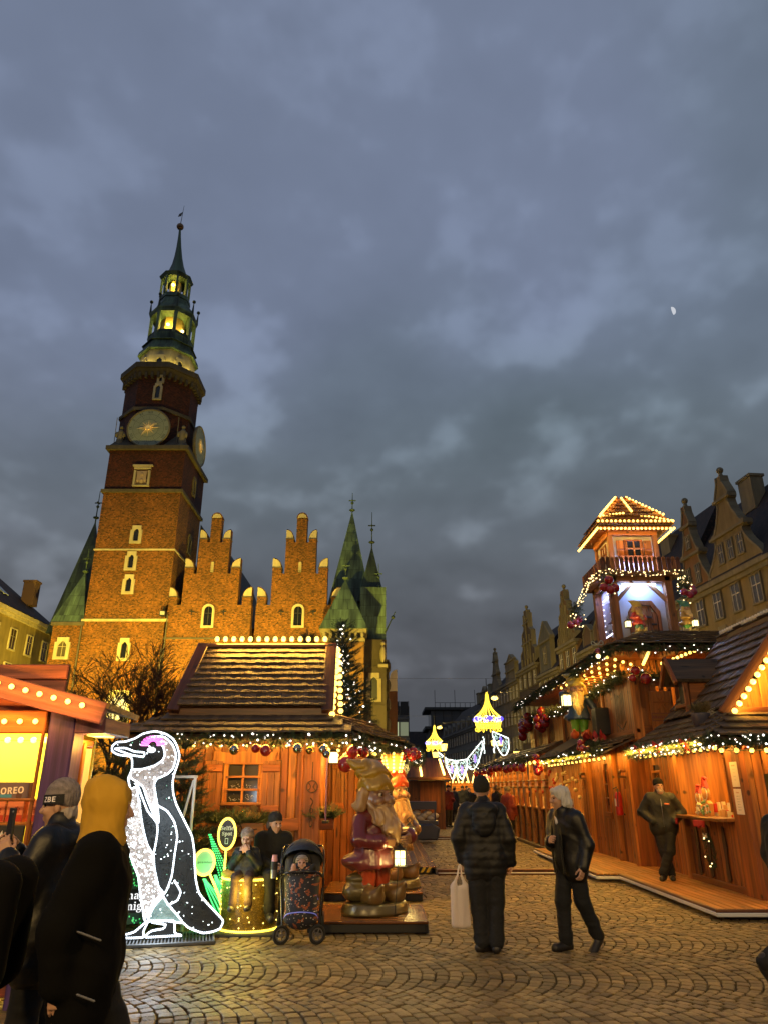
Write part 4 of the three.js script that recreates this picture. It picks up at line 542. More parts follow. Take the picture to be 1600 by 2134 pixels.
  bb('dark red bauble second from window header on the front eave', -2.02, 2.28, 0.07, M.redBall); bb('largest red bauble above the window header of left hut', -1.86, 2.25, 0.09, M.redBall); bb('glassy silver bauble left of the red pair over the shuttered window', -2.36, 2.26, 0.08, M.silverBall); bb('glassy silver bauble right of the red pair over right shutter', -1.36, 2.28, 0.08, M.silverBall); bb('bronze bauble with ring near the right shutter of left hut', -1.17, 2.25, 0.06, M.goldBall); bb('silver bauble over the carved corner post', -0.96, 2.27, 0.07, M.silverBall); bb('lower silver bauble over the carved corner post', -0.9, 2.2, 0.065, M.silverBall);
  bb('big shiny red bauble left of the yellow hat of the dwarf statue', -0.6, 2.05, 0.13, M.redBall, -11.8); bb('orange lit red bauble above the shiny one by dwarf hat', -0.5, 2.23, 0.11, M.redBall, -12.0); bb('red bauble tucked in the canopy garland right of the pair', -0.32, 2.24, 0.09, M.redBall, -12.1);
  for (const [x, y, zz] of [[0.38, 2.25, -12.75], [0.48, 2.2, -12.8], [0.5, 2.28, -12.9], [0.3, 2.2, -12.7], [0.57, 2.24, -13.1]]) bauble('dark red bauble in the cluster at the canopy corner', [x, y, zz], 0.085, M.redBall, 'red baubles at the canopy corner');
  { const t = thing('basket_lamp', 'glowing basket shaped light with upright bulb strands under the hut canopy', 'lamp', [0.16, 1.96, -12.7]); new MB().add(new THREE.TorusGeometry(0.2, 0.012, 6, 24), M4(0, 0.28, 0, PI / 2)).add(new THREE.TorusGeometry(0.13, 0.012, 6, 24), M4(0, 0, 0, PI / 2)).build('ring', M.brown, t); for (let i = 0; i < 8; i++) { const a = i * PI / 4, b = new MB(); for (let k = 0; k < 6; k++) { const r = lerp(0.13, 0.2, k / 5); b.sph(0.022, Math.cos(a) * r, k * 0.055, Math.sin(a) * r, 7); } b.build('bulb_strand', M.bulb, t); stuff(t.children.at(-1)); } new MB().lathe([[0.02, 0.02], [0.12, 0], [0.19, 0.27], [0.16, 0.28]], 14).build('shade', std(0.8, 0.35, 0.08, 0.6, { emissive: rgb(1, 0.4, 0.05), emissiveIntensity: 0.5 }), t); pointLight([0.16, 1.9, -12.45], 3, WARM, 5); }
  { const p = thing('awning_pole', 'slim violet painted pole standing beside the carved corner post', 'pole', [-0.92, 0, -12.2]); new MB().cyl(0.014, 0.014, 1.1, 0, 1.75, 0, 8).build('pole', std(0.16, 0.08, 0.2, 0.4), p); new MB().box(0.1, 0.04, 0.3, 0, 1.2, -0.1).build('bracket', M.black, p); }
  { const l = thing('hand_lantern', 'lit wall lantern hanging by the corner post of the left hut', 'lantern', [-0.82, 2.16, -12.25]); new MB().box(0.13, 0.16, 0.13, 0, 0, 0).build('glass', glow(1, 0.65, 0.2, 6), l); new MB().add(new THREE.ConeGeometry(0.11, 0.08, 4), M4(0, 0.12, 0, 0, PI / 4)).box(0.15, 0.02, 0.15, 0, -0.09, 0).build('frame', M.black, l); }
}
// ================= decks on the left =================
const DK = [wood(0.34, 0.17, 0.06, 0.22), wood(0.28, 0.13, 0.045, 0.26), wood(0.38, 0.2, 0.075, 0.2)];
{
  const a = thing('wooden_deck', 'glossy wet plank deck under the yellow hatted dwarf statue', 'deck', [-0.15, 0, -10.8]); deck(a, 'planking', -0.95, 0.55, -11.5, -10.08, 0.15, 10, DK, false); wp('skirting', new MB().box(1.5, 0.1, 0.03, -0.2, 0.07, -10.12).box(0.03, 0.1, 1.4, 0.52, 0.07, -10.8), M.black, a);
  const b = thing('wooden_deck', 'plank deck under the red hatted dwarf behind the first', 'deck', [-0.1, 0, -13.2]); deck(b, 'planking', -0.95, 0.62, -14.2, -12.75, 0.15, 10, DK, false); wp('skirting', new MB().box(1.57, 0.1, 0.03, -0.17, 0.07, -12.8).box(0.03, 0.1, 1.4, 0.6, 0.07, -13.5), M.black, b);
  const c = thing('wooden_deck', 'long boardwalk with black and yellow striped front edge', 'deck', [0.2, 0, -24]); deck(c, 'planking', -1.2, 1.1, -31, -16.7, 0.15, 14, DK, true); c.add(hazard('h', 2.2, 0.1, c, [-0.3, 0.09, 7.32])); wp('skirting', new MB().box(0.03, 0.12, 14.2, 1.08, 0.06, -23.8), M.black, c); 
  const e = thing('step_edge', 'black and yellow striped step edge behind the dwarf legs', 'step', [-0.7, 0, -14.9]); hazard('h', 1.1, 0.08, e, [0, 0.5, 0]); new MB().box(1.1, 0.46, 0.4, 0, 0.23, -0.22).build('step', M.darkwood, e);
  for (const [l, x0, x1, zz] of [['black cable ramp with pale edges across the street by the striped boardwalk', 1.12, 1.75, -16.75], ['wooden threshold beam across the street between the two standing men', 1.8, 4.2, -16.8], ['far pale cable ramp across the street near the crowd', 0.9, 3.4, -27.6]]) { const t = thing('cable_ramp', l, 'cable ramp', [(x0 + x1) / 2, 0, zz]); const w = x1 - x0; new MB().solid([[-w / 2, 0.09, 0.1], [w / 2, 0.09, 0.1], [w / 2, 0.09, -0.1], [-w / 2, 0.09, -0.1]], 0.09).box(w, 0.05, 0.16, 0, 0.02, 0.2).build('ramp', M.brown, t); for (const k of [0.12, 0.29]) new MB().box(w, 0.015, 0.02, 0, k < 0.2 ? 0.095 : 0.05, k).build('edge_strip', k < 0.2 ? M.plank[2] : M.white, t); }
}
// ================= purple food stall at the left edge =================
{
  const th = thing('food_stall', 'orange and purple food stall glowing bright yellow inside at left edge', 'food stall', [-4, 0, -7.4]), PUR = wood(0.12, 0.07, 0.5, 0.6), ORG = wood(0.6, 0.22, 0.07, 0.7), z = -6.95;
  wp('post', new MB().box(0.25, 2.5, 0.25, -2.98, 1.25, z - 0.02, 0, 0, 0, 0.015), PUR, th);
  wp('beam', new MB().box(3.2, 0.2, 0.1, -4.72, 2.27, z + 0.08, 0, 0, 0, 0.01), ORG, th);
  wp('gable_fascia', new MB().beam([-5.6, 3.08, z + 0.22], [-2.55, 2.33, z + 0.22], 0.2, 0.07, V(0, 0, 1)), wood(0.34, 0.14, 0.3, 0.7), th);
  const rf = new MB(); rf.solid([[-5.6, 3.18, z + 0.25], [-2.5, 2.42, z + 0.25], [-2.62, 2.42, -7.9], [-5.6, 3.18, -7.9]], 0.05); wp('roof', rf, M.darkwood, th);
  plankRows(th, 'gable_infill', [-5.8, 2.37, z], 0, 2.75, 0.45, 3, [wood(0.6, 0.22, 0.18)]);
  wp('eave_box', new MB().box(0.28, 0.14, 0.7, -2.72, 2.24, -7.2), wood(0.25, 0.12, 0.3), th);
  plankRows(th, 'counter_front', [-6, 0.08, z + 0.05], 0, 2.95, 1.0, 6, [wood(0.3, 0.09, 0.06), wood(0.26, 0.08, 0.05)]);
  wp('counter', new MB().box(3.1, 0.05, 0.5, -4.65, 1.13, z + 0.0).box(3.1, 0.03, 0.04, -4.65, 1.08, z + 0.25), M.plank[2], th);
  const YEL = std(0.85, 0.72, 0.06, 0.6); wp('back_wall', new MB().box(3.4, 2.4, 0.05, -4.75, 1.3, -7.9), YEL, th); wp('side_wall', new MB().beam([-2.9, 0.05, -7.1], [-2.9, 2.3, -7.1], 0.05, 0.05).solid([[-2.94, 0.05, -7.1], [-3.22, 0.05, -7.85], [-3.22, 2.3, -7.85], [-2.94, 2.3, -7.1]], 0.04), M.plank[0], th); wp('ceiling', new MB().box(3.2, 0.04, 0.9, -4.8, 2.36, -7.45), std(0.8, 0.5, 0.15, 0.6), th);
  wp('window_frame', new MB().box(0.05, 1.0, 0.05, -2.86, 1.6, -7.12).box(0.05, 1.0, 0.04, -2.9, 1.6, -7.36).box(0.05, 0.06, 0.3, -2.88, 2.1, -7.22), M.plank[2], th); mesh('window', new THREE.PlaneGeometry(0.2, 0.95), glow(1, 0.45, 0.06, 0.9), th, rel(th, [-2.89, 1.58, -7.24])).rotation.y = PI / 2 - 0.36;
  { const l = new MB(); l.box(0.16, 0.03, 0.3, -2.72, 2.17, -7.15); wp('eave_lamp', l, glow(1, 0.6, 0.08, 2.5), th); pointLight([-2.72, 2.1, -7.1], 1.2, WARM, 4); }
  wp('glass_frame', new MB().box(0.03, 1.05, 0.03, -3.13, 1.68, z + 0.12).box(2.6, 0.025, 0.025, -4.4, 1.6, z + 0.13), M.plank[0], th);
  bulbs('row of round bulbs set on the sloping gable fascia of food stall', [[[-3.95, 2.7, z + 0.3], [-2.74, 2.4, z + 0.3], 10]], 0.024, { sock: 0, nocable: 1 }); bulbs('row of round bulbs on the level beam of food stall', [[[-4.2, 2.27, z + 0.17], [-3.2, 2.27, z + 0.17], 8]], 0.024, { sock: 0, nocable: 1 }); bulbs('row of bulbs inside the food stall under its ceiling', [[[-4.6, 2.14, z - 0.4], [-3.2, 2.14, z - 0.4], 12]], 0.03, { sock: 0 });
  rowLight([-4.4, 2.82, z + 0.42], [-2.6, 2.36, z + 0.42], 0.05, 48, [1, 0.42, 0.03], [0, 0, -1]); rowLight([-4.5, 2.27, z + 0.3], [-3.1, 2.27, z + 0.3], 0.05, 40, [1, 0.4, 0.06], [0, 0, -1]); rowLight([-4.6, 2.3, z + 0.4], [-2.7, 2.3, z + 0.4], 0.08, 30, WARM, [0, -0.8, 1]);
  for (const x of [-4.2, -3.5]) { const t = mesh('tube_lamp', bx(0.5, 0.05, 0.08, 0, 0, 0), glow(1, 0.92, 0.5, 14), th, rel(th, [x, 2.3, -7.5])); } rowLight([-5.6, 2.25, -7.5], [-3.2, 2.25, -7.5], 0.3, 22, [1, 0.84, 0.22], [0, -1, -0.25]); rowLight([-5.6, 2.1, -7.2], [-3.2, 2.1, -7.2], 0.2, 12, [1, 0.84, 0.22], [0, 0, -1]);
  // goods
  const box = (label, x, y, w, h, d, mat, tx, zz = z - 0.12) => { const t = thing('goods_box', label, 'box', [x, y, zz]); mesh('carton', cbox(w, h, d, 0.004), mat, t, [0, h / 2, 0]); mesh('print', new THREE.PlaneGeometry(w * 0.94, h * 0.92), std(1, 1, 1, 0.5, { map: tx }), t, [0, h / 2, d / 2 + 0.003]); return t; };
  const lab = (bg, fg, txt, f = 'bold 60px sans-serif', extra) => textTex(256, 128, (x, w, h) => { x.fillStyle = bg; x.fillRect(0, 0, w, h); if (extra) extra(x, w, h); x.fillStyle = fg; x.font = f; x.textAlign = 'center'; x.textBaseline = 'middle'; x.save(); x.translate(w / 2, h * 0.48); x.rotate(-0.06); x.fillText(txt, 0, 0); x.restore(); });
  wp('shelf', new MB().box(1.9, 0.03, 0.25, -4.0, 1.395, z - 0.14).box(0.04, 0.3, 0.25, -3.18, 1.26, z - 0.14), M.plank[2], th);
  wp('display_board', new MB().box(0.42, 0.26, 0.02, -3.4, 1.26, z + 0.04), std(0.03, 0.03, 0.028, 0.6), th); wp('mark', new MB().ext([[0, 0], [0.05, 0.01], [0.03, 0.03], [0.02, 0.07], [0.005, 0.04]], 0.003, M4(-3.4, 1.28, z + 0.055)), M.white, th);
  box('dark biscuit carton lettered OREO on the shelf above red boxes', -3.42, 1.6, 0.3, 0.15, 0.08, std(0.12, 0.1, 0.14, 0.5), lab('#6d5f66', '#efe6d8', 'OREO', 'bold 74px sans-serif', (x) => { x.fillStyle = '#4b8fb5'; x.fillRect(0, 92, 130, 26); x.fillStyle = '#5a3f38'; x.beginPath(); x.arc(190, 104, 26, 0, 7); x.fill(); }));
  for (const [i, x] of [[0, -3.53], [1, -3.36], [2, -3.17]]) box(['red and cream waffle box, leftmost of three under the dark carton', 'red and cream waffle box, middle of three under the dark carton', 'red and cream waffle box against the purple post'][i], x, 1.41, 0.155, 0.19, 0.1, std(0.6, 0.2, 0.1, 0.6), lab('#d9825a', '#7c1d12', 'waffle', 'bold 52px serif', (x) => { x.fillStyle = '#b53a20'; x.fillRect(0, 90, 256, 38); }));
  { const t = thing('menu_sign', 'small orange rounded bread shaped sign on the stall counter', 'sign', [-3.33, 1.15, z + 0.1]); new MB().ext([[-0.1, 0], [0.1, 0], [0.11, 0.08], [0.08, 0.14], [-0.08, 0.14], [-0.11, 0.08]], 0.05, M4(0, 0, 0), 0.01).build('board', std(0.75, 0.38, 0.12, 0.6), t); }
  { const t = thing('squeeze_bottle', 'cream squeeze bottle with brown cap at left end of stall shelf', 'bottle', [-3.66, 1.41, z - 0.1]); new MB().lathe([[0.0, 0], [0.04, 0], [0.045, 0.02], [0.045, 0.2], [0.03, 0.23], [0.012, 0.26]], 14).build('bottle', std(0.8, 0.5, 0.2, 0.4), t); new MB().cyl(0.025, 0.006, 0.06, 0, 0.28, 0, 10).build('cap', std(0.25, 0.1, 0.04, 0.5), t); }
}

// ================= right front hut =================
const RW = -PI / 2; // walls that face the street from the right
{
  const th = thing('market_hut', 'wooden sweets hut with steep shingle roof, dormer and glowing gable bulbs at right', 'market hut', [6.6, 0, -13.4]);
  // posts and walls; the local x of a wall that faces the street runs towards the camera
  wp('corner_post', new MB().box(0.1, 2.35, 0.5, 5.6, 1.32, -12.02, 0, 0, 0, 0.012), M.plank[1], th);
  plankWall(th, 'front_wall', [5.6, 0.15, -11.8], 0, 2.2, 2.4, 14, [[0.35, 2.2, 1.1, 2.2]]);
  wp('front_counter', new MB().box(1.9, 0.06, 0.5, 6.9, 1.2, -11.78), M.post, th); wp('arch_board', new MB().ext([[0, 0], [0, -0.5], [0.06, -0.5], [0.1, -0.3], [0.2, -0.2], [0.24, -0.1], [0.4, -0.06], [0.4, 0]], 0.04, M4(5.9, 2.4, -11.77)), M.plank[0], th);
  wp('counter', new MB().box(0.42, 0.05, 2.15, 5.52, 1.22, -13.35), wood(0.4, 0.2, 0.07, 0.3), th);
  plankWall(th, 'counter_front', [5.66, 0.15, -14.42], RW, 2.16, 1.03, 9, [], [M.trim, M.post]);
  { const s = new MB(); for (const zz of [-14.1, -13.62, -12.98]) s.ext([[0, -0.42], [0.08, -0.38], [0.06, -0.1], [0.1, 0.1], [0.07, 0.4], [0, 0.42], [-0.04, 0.2], [-0.02, -0.1], [-0.06, -0.3]], 0.02, M4(5.645, 0.68, zz, 0, RW)); wp('carved_board', s, M.darkwood, th); stuff(th.children.at(-1)); wp('plinth', new MB().box(0.06, 0.1, 2.15, 5.62, 0.2, -13.35), M.trim, th); }
  { const c = new MB(); for (const zz of [-14.2, -13.05]) c.ext([[-0.2, 0], [0.2, 0], [0.17, -0.1], [0.08, -0.08], [0, -0.12], [-0.1, -0.09], [-0.18, -0.11]], 0.03, M4(5.31, 1.19, zz, 0, RW), 0.008); wp('red_cloth', c, std(0.35, 0.015, 0.015, 0.7), th); stuff(th.children.at(-1)); }
  plankWall(th, 'back_wall', [6.9, 0.6, -14.5], RW, 2.2, 1.8, 12, [], [M.plank[0], M.plank[2]]); wp('return_wall', new MB().box(0.4, 2.4, 0.05, 5.62, 1.35, -16.68), M.plank[1], th); wp('ceiling', new MB().box(1.7, 0.03, 2.4, 6.45, 2.46, -13.5), M.plank[0], th); wp('inner_wall', new MB().box(1.4, 2.2, 0.04, 6.3, 1.3, -14.5), M.plank[0], th);
  const star = (zz, y, s) => { const b = new MB(), p = Array.from({ length: 10 }, (_, i) => { const a = i / 10 * 2 * PI + PI / 2, r = i % 2 ? 0.42 * s : s; return [6.84, y + r * Math.sin(a), zz + r * Math.cos(a)]; }); p.forEach((q, i) => b.bar(q, p[(i + 1) % 10], 0.008, 5)); wp('wire_star', b, std(0.6, 0.3, 0.1, 0.5, { emissive: rgb(1, 0.5, 0.08), emissiveIntensity: 0.9 }), th); }; star(-14.0, 1.95, 0.2); star(-13.5, 2.1, 0.16); star(-13.0, 2.0, 0.12);
  { const g = [new MB(), new MB(), new MB()]; for (let i = 0; i < 54; i++) { const m = g[i % 3], x = rr(5.75, 6.3), zz = rr(-14.3, -12.4), y = 1.25 + rr(0, 0.16); i % 2 ? m.sph(0.04, x, y, zz, 7) : m.cyl(0.035, 0.035, 0.14, x, y, zz, 8); } g.forEach((m, i) => { wp('sweets', m, [std(0.55, 0.3, 0.1, 0.4), std(0.5, 0.03, 0.02, 0.3), std(0.7, 0.6, 0.4, 0.4)][i], th); stuff(th.children.at(-1)); }); }
  wp('post', new MB().box(0.16, 2.35, 0.16, 5.66, 1.32, -14.5), M.plank[2], th); wp('post', new MB().box(0.08, 2.3, 0.1, 5.72, 1.3, -14.72), M.plank[1], th);
  plankWall(th, 'side_wall', [5.75, 0.15, -16.7], RW, 2.1, 2.4, 12, [[0.5, 0.95, 1.0, 2.0]]); wp('door_window', new MB().box(0.04, 0.05, 0.5, 5.74, 2.02, -15.97).box(0.04, 1.0, 0.04, 5.74, 1.5, -15.74).box(0.04, 1.0, 0.04, 5.74, 1.5, -16.2).box(0.04, 0.04, 0.46, 5.74, 1.5, -15.97), M.plank[2], th); mesh('pane', new THREE.PlaneGeometry(0.45, 1), std(0.1, 0.05, 0.02, 0.15), th, rel(th, [5.78, 1.5, -15.97])).rotation.y = RW;
  // roofs
  shingleRoof(th, 'main_roof', [5.58, 2.9, -14.55], [5.58, 2.9, -12.0], [6.9, 4.46, -12.0], [6.9, 4.46, -14.55], 9, 24);
  shingleRoof(th, 'rear_roof', [8.2, 2.9, -12.0], [8.2, 2.9, -14.55], [6.9, 4.46, -14.55], [6.9, 4.46, -12.0], 4, 8, { merge: 1 });
  shingleRoof(th, 'skirt_roof', [5.02, 2.42, -15.2], [5.02, 2.42, -11.42], [5.6, 2.86, -12.1], [5.6, 2.86, -14.7], 4, 24);
  shingleRoof(th, 'skirt_roof', [5.02, 2.42, -11.4], [8.6, 2.42, -11.4], [8.2, 2.86, -12.1], [5.6, 2.86, -12.1], 4, 26);
  plankWall(th, 'gable', [5.72, 2.88, -12.06], 0, 2.36, 1.5, 14, [], [M.plank[0], M.plank[2]]); { const g = th.children.at(-1); for (const p of g.children.slice()) { if (p.name === 'backing') { g.remove(p); continue; } const x = p.position.x, hmax = Math.max(0.06, 1.42 - Math.abs(x - 1.18) * 1.2); p.geometry = cbox(0.163, hmax, 0.03, 0.004, R(), R()); p.position.y = hmax / 2; } }
  wp('rake_board', new MB().beam([5.5, 2.83, -11.94], [6.92, 4.54, -11.94], 0.16, 0.05, V(0, 0, 1)), M.trim, th); wp('rake_board', new MB().beam([8.3, 2.83, -11.94], [6.88, 4.54, -11.94], 0.16, 0.05, V(0, 0, 1)), M.trim, th); wp('rake_board', new MB().beam([5.54, 2.86, -14.6], [6.9, 4.5, -14.6], 0.1, 0.05, V(0, 0, 1)), M.brown, th); wp('gable_beam', new MB().box(2.7, 0.1, 0.1, 6.9, 2.88, -11.98), M.trim, th); wp('ridge_board', new MB().box(0.14, 0.12, 2.6, 6.9, 4.53, -13.28), M.brown, th); wp('eave_board', new MB().box(0.04, 0.1, 3.8, 5.03, 2.36, -13.32).box(3.6, 0.1, 0.04, 6.8, 2.36, -11.43).box(0.05, 0.14, 2.6, 5.6, 2.83, -13.3), M.brown, th);
  { // dormer
    const d = grp('dormer', th, rel(th, [5.62, 3.05, -13.75])); new MB().box(0.7, 0.7, 0.5, 0.4, 0.2, 0).build('wall', M.trim, d); new MB().solid([[-0.25, 0.5, 0.36], [0.95, 0.5, 0.36], [0.95, 0.95, 0], [-0.25, 0.95, 0]], 0.04).solid([[0.95, 0.5, -0.36], [-0.25, 0.5, -0.36], [-0.25, 0.95, 0], [0.95, 0.95, 0]], 0.04).build('roof', M.shingle[3], d); for (let r = 0; r < 3; r++) new MB().box(1.18, 0.02, 0.2, 0.35, 0.6 + r * 0.14, 0.3 - r * 0.115, 0.89).build('shingle', M.shingle[1], d); new MB().beam([-0.24, 0.45, 0.38], [-0.24, 0.97, -0.02], 0.09, 0.06, V(1, 0, 0)).beam([-0.24, 0.45, -0.38], [-0.24, 0.97, 0.02], 0.09, 0.06, V(1, 0, 0)).box(0.08, 0.65, 0.08, -0.02, 0.2, 0.24).box(0.1, 0.06, 0.5, -0.02, 0.08, 0).build('frame', M.trim, d); new MB().box(0.02, 0.5, 0.4, 0.04, 0.3, 0).build('opening', M.black, d);
  }
  { const r = new MB(), q = []; for (let i = 0; i < 26; i++) r.sph(0.03, 6.9, 4.66, -12.05 - i * 0.098, 8); const t = thing('light_string', 'unlit row of clear bulbs along the ridge of right hut', 'string lights', [6.9, 4.62, -12.05]); for (let i = 0; i < 24; i++) { const b = mesh('bulb', SPH, std(0.75, 0.66, 0.5, 0.15), t, [0, 0.05, -i * 0.106]); b.scale.set(0.032, 0.042, 0.032); } }
  bulbs('steep row of glowing bulbs inside the rake of right gable', [[[5.66, 2.86, -11.86], [6.9, 4.36, -11.86], 14]], 0.045, { sock: 0 }); rowLight([5.7, 2.86, -11.8], [6.9, 4.3, -11.8], 0.06, 95, WARM, [0.35, -0.4, -0.6]);
  bulbs('row of warm bulbs under the street eave of right hut', [[[5.12, 2.28, -11.6], [5.12, 2.28, -15.0], 14], [[5.2, 2.24, -11.55], [6.6, 2.24, -11.55], 7]], 0.036);
  rowLight([5.36, 2.38, -12.0], [5.36, 2.38, -15.2], 0.06, 75, WARM, [0.4, -1, 0]); rowLight([4.88, 2.36, -11.5], [4.88, 2.36, -15.2], 0.06, 210, WARM, [-1, -0.75, 0]); rowLight([5.3, 2.3, -11.6], [7.2, 2.3, -11.6], 0.06, 80, WARM, [0, -1, 0.2]); rowLight([6.2, 2.4, -12.7], [6.2, 2.4, -14.2], 0.2, 55, [1, 0.6, 0.14], [0.2, -1, 0]);
  garland('fir garland with red bows and fairy lights on the right hut eave', [[6.9, 2.36, -11.33], [5.6, 2.36, -11.33], [4.98, 2.36, -11.42], [4.94, 2.35, -13], [4.94, 2.35, -15.2]], { r: 0.1, lights: 22, dens: 230 });
  { const rb = new MB(); for (const [x, y, zz] of [[4.9, 2.4, -12.1], [5.6, 2.42, -11.58], [4.88, 2.42, -13.3], [4.88, 2.4, -14.3]]) rb.ext([[0, 0], [0.12, 0.07], [0.13, -0.03], [0.02, -0.01], [0.06, -0.16], [0, -0.12], [-0.05, -0.17], [-0.02, -0.01], [-0.13, -0.03], [-0.12, 0.07]], 0.02, M4(x, y, zz, 0, RW * 0.7), 0.005); wp('red_bow', rb, std(0.35, 0.01, 0.01, 0.5), th); stuff(th.children.at(-1)); }
  // papers on the corner post
  const paper = (label, y, seed, h) => { const t = thing('paper_notice', label, 'notice', [5.545, y, -12.0], RW); mesh('sheet', new THREE.PlaneGeometry(0.24, h), std(0.8, 0.74, 0.68, 0.7, { map: textTex(192, 256, (x) => { x.fillStyle = '#f3e9df'; x.fillRect(0, 0, 192, 256); x.fillStyle = '#c4602a'; x.font = 'bold 22px sans-serif'; x.textAlign = 'center'; x.fillText(seed ? 'CENNIK' : 'GODZINY', 96, 42); x.fillStyle = '#555'; x.font = '14px sans-serif'; (seed ? ['Pierniki  12 zl', 'Grzaniec  18 zl', 'Kakao  14 zl', 'Wafle  16 zl', 'Herbata  10 zl', 'Migdaly  20 zl'] : ['pon - czw', '10 - 21', 'pt - ndz', '10 - 22']).forEach((s, i) => x.fillText(s, 96, 78 + i * (seed ? 28 : 38))); }) }), t); mesh('backing', bx(0.25, h + 0.01, 0.008, 0, 0, -0.006), M.white, t); };
  paper('upper white paper notice on the corner post of the sweets hut', 1.9, 0, 0.36); paper('lower white price list on the corner post of the sweets hut', 1.5, 1, 0.36);
  { const t = thing('chalk_board', 'dark menu board with yellow stars inside the hut at right edge', 'menu board', [6.6, 1.75, -12.9]); mesh('board', new THREE.PlaneGeometry(1.5, 0.8), std(1, 1, 1, 0.8, { map: textTex(512, 272, (x) => { x.fillStyle = '#3a3a1c'; x.fillRect(0, 0, 512, 272); x.fillStyle = '#d9cf5a'; x.font = '30px serif'; x.fillText('menu', 30, 40); for (let i = 0; i < 26; i++) { const a = 40 + (i * 83) % 460, b = 70 + (i * 47) % 180; x.beginPath(); for (let k = 0; k < 10; k++) { const r = k % 2 ? 5 : 12; x.lineTo(a + r * Math.sin(k * PI / 5), b - r * Math.cos(k * PI / 5)); } x.fill(); } x.fillStyle = '#c8372a'; x.font = 'bold 40px sans-serif'; x.fillText('2', 110, 240); }) }), t); mesh('frame', bx(1.56, 0.86, 0.03, 0, 0, -0.025), M.trim, t); }
  { const t = thing('wreath', 'small fir wreath with lights hung on the counter front of sweets hut', 'wreath', [5.56, 0.7, -13.3], RW); const ms = [], cs = [], fl = []; for (let i = 0; i < 150; i++) { const a = R() * 6.283, d = V(Math.cos(a) * 0.4 - Math.sin(a), Math.sin(a) * 0.4 + Math.cos(a), rr(-0.2, 0.8)); ms.push(sprigAt(V(Math.cos(a) * 0.14, Math.sin(a) * 0.22, 0.03), d, rr(0.4, 0.7))); cs.push(pick(GREEN)); if (i % 14 === 0) fl.push(M4(Math.cos(a) * 0.15, Math.sin(a) * 0.23, 0.08, 0, 0, 0, 0.011)); } inst('foliage', SPRIG, NEEDLE, ms, t, cs); inst('fairy_light', ICO, M.fairy, fl, t); const b = new MB(); b.ext([[0, 0], [0.06, 0.05], [0.07, -0.02], [0, -0.01], [-0.07, -0.02], [-0.06, 0.05]], 0.02, M4(0, 0.23, 0.08)).build('bow', std(0.6, 0.5, 0.35, 0.5), t); }
  { // gingerbread figures on the counter
    for (const [i, zz, s] of [[0, -13.75, 1], [1, -13.45, 1.25]]) { const t = thing('gingerbread_figure', ['smaller gingerbread doll display with icing on sweets hut counter', 'larger gingerbread doll display with icing on sweets hut counter'][i], 'decoration', [5.66, 1.245, zz], RW); const b = new MB(); b.ext([[-0.1, 0], [0.1, 0], [0.12, 0.16], [0.06, 0.2], [-0.06, 0.2], [-0.12, 0.16]].map(([a, c]) => [a * s, c * s]), 0.06, M4(0, 0, -0.03), 0.01).sph(0.1 * s, 0, 0.29 * s, 0, 12, 1, 1, 0.5); b.build('body', std(0.65, 0.3, 0.08, 0.6), t); const ic = new MB(); ic.add(new THREE.TorusGeometry(0.085 * s, 0.01, 5, 18), M4(0, 0.29 * s, 0.03)).add(new THREE.TorusGeometry(0.05 * s, 0.01, 5, 14), M4(-0.05, 0.08 * s, 0.04)).add(new THREE.TorusGeometry(0.05 * s, 0.01, 5, 14), M4(0.06, 0.1 * s, 0.04)); ic.build('icing', std(0.75, 0.7, 0.6, 0.5), t); const hh = new MB(); hh.ext([[-0.09, 0], [0.09, 0], [0.02, 0.12], [0.1, 0.13], [0, 0.16]].map(([a, c]) => [a * s, c * s]), 0.05, M4(0, 0.36 * s, -0.02), 0.008); hh.build('hat', std(0.5, 0.03, 0.02, 0.6), t); const e = new MB(); for (let k = 0; k < 14; k++) e.sph(0.022, rr(-0.14, 0.14) * s, rr(0.02, 0.2) * s, rr(0.04, 0.07), 7); e.build('sweets', [std(0.6, 0.55, 0.4, 0.4), std(0.2, 0.35, 0.15, 0.4)][i], t); stuff(t.children.at(-1)); }
  }
  { const t = thing('flower_tub', 'dark tub of dry flowers and silver leaves standing on the skirt roof', 'planter', [5.32, 2.66, -12.35]); new MB().lathe([[0, 0], [0.14, 0], [0.17, 0.22], [0.15, 0.23]], 12, M4(0, -0.02, 0)).build('tub', std(0.04, 0.04, 0.07, 0.4), t); const ms = [], cs = []; for (let i = 0; i < 90; i++) { ms.push(sprigAt(V(rr(-0.1, 0.1), 0.2, rr(-0.1, 0.1)), V(rr(-1, 1), 1.1, rr(-1, 1)), rr(0.7, 1.4))); cs.push(pick([rgb(0.2, 0.14, 0.05), rgb(0.1, 0.09, 0.03)])); } inst('dry_sprigs', SPRIG, NEEDLE, ms, t, cs); const m2 = []; for (let i = 0; i < 60; i++) m2.push(sprigAt(V(0.1 + rr(-0.05, 0.06), rr(0, 0.25), 0.12), V(0.7, rr(-1, 0.6), 0.6), rr(0.5, 0.9))); inst('silver_sprigs', SPRIG, std(0.55, 0.5, 0.38, 0.5), m2, t); }
}
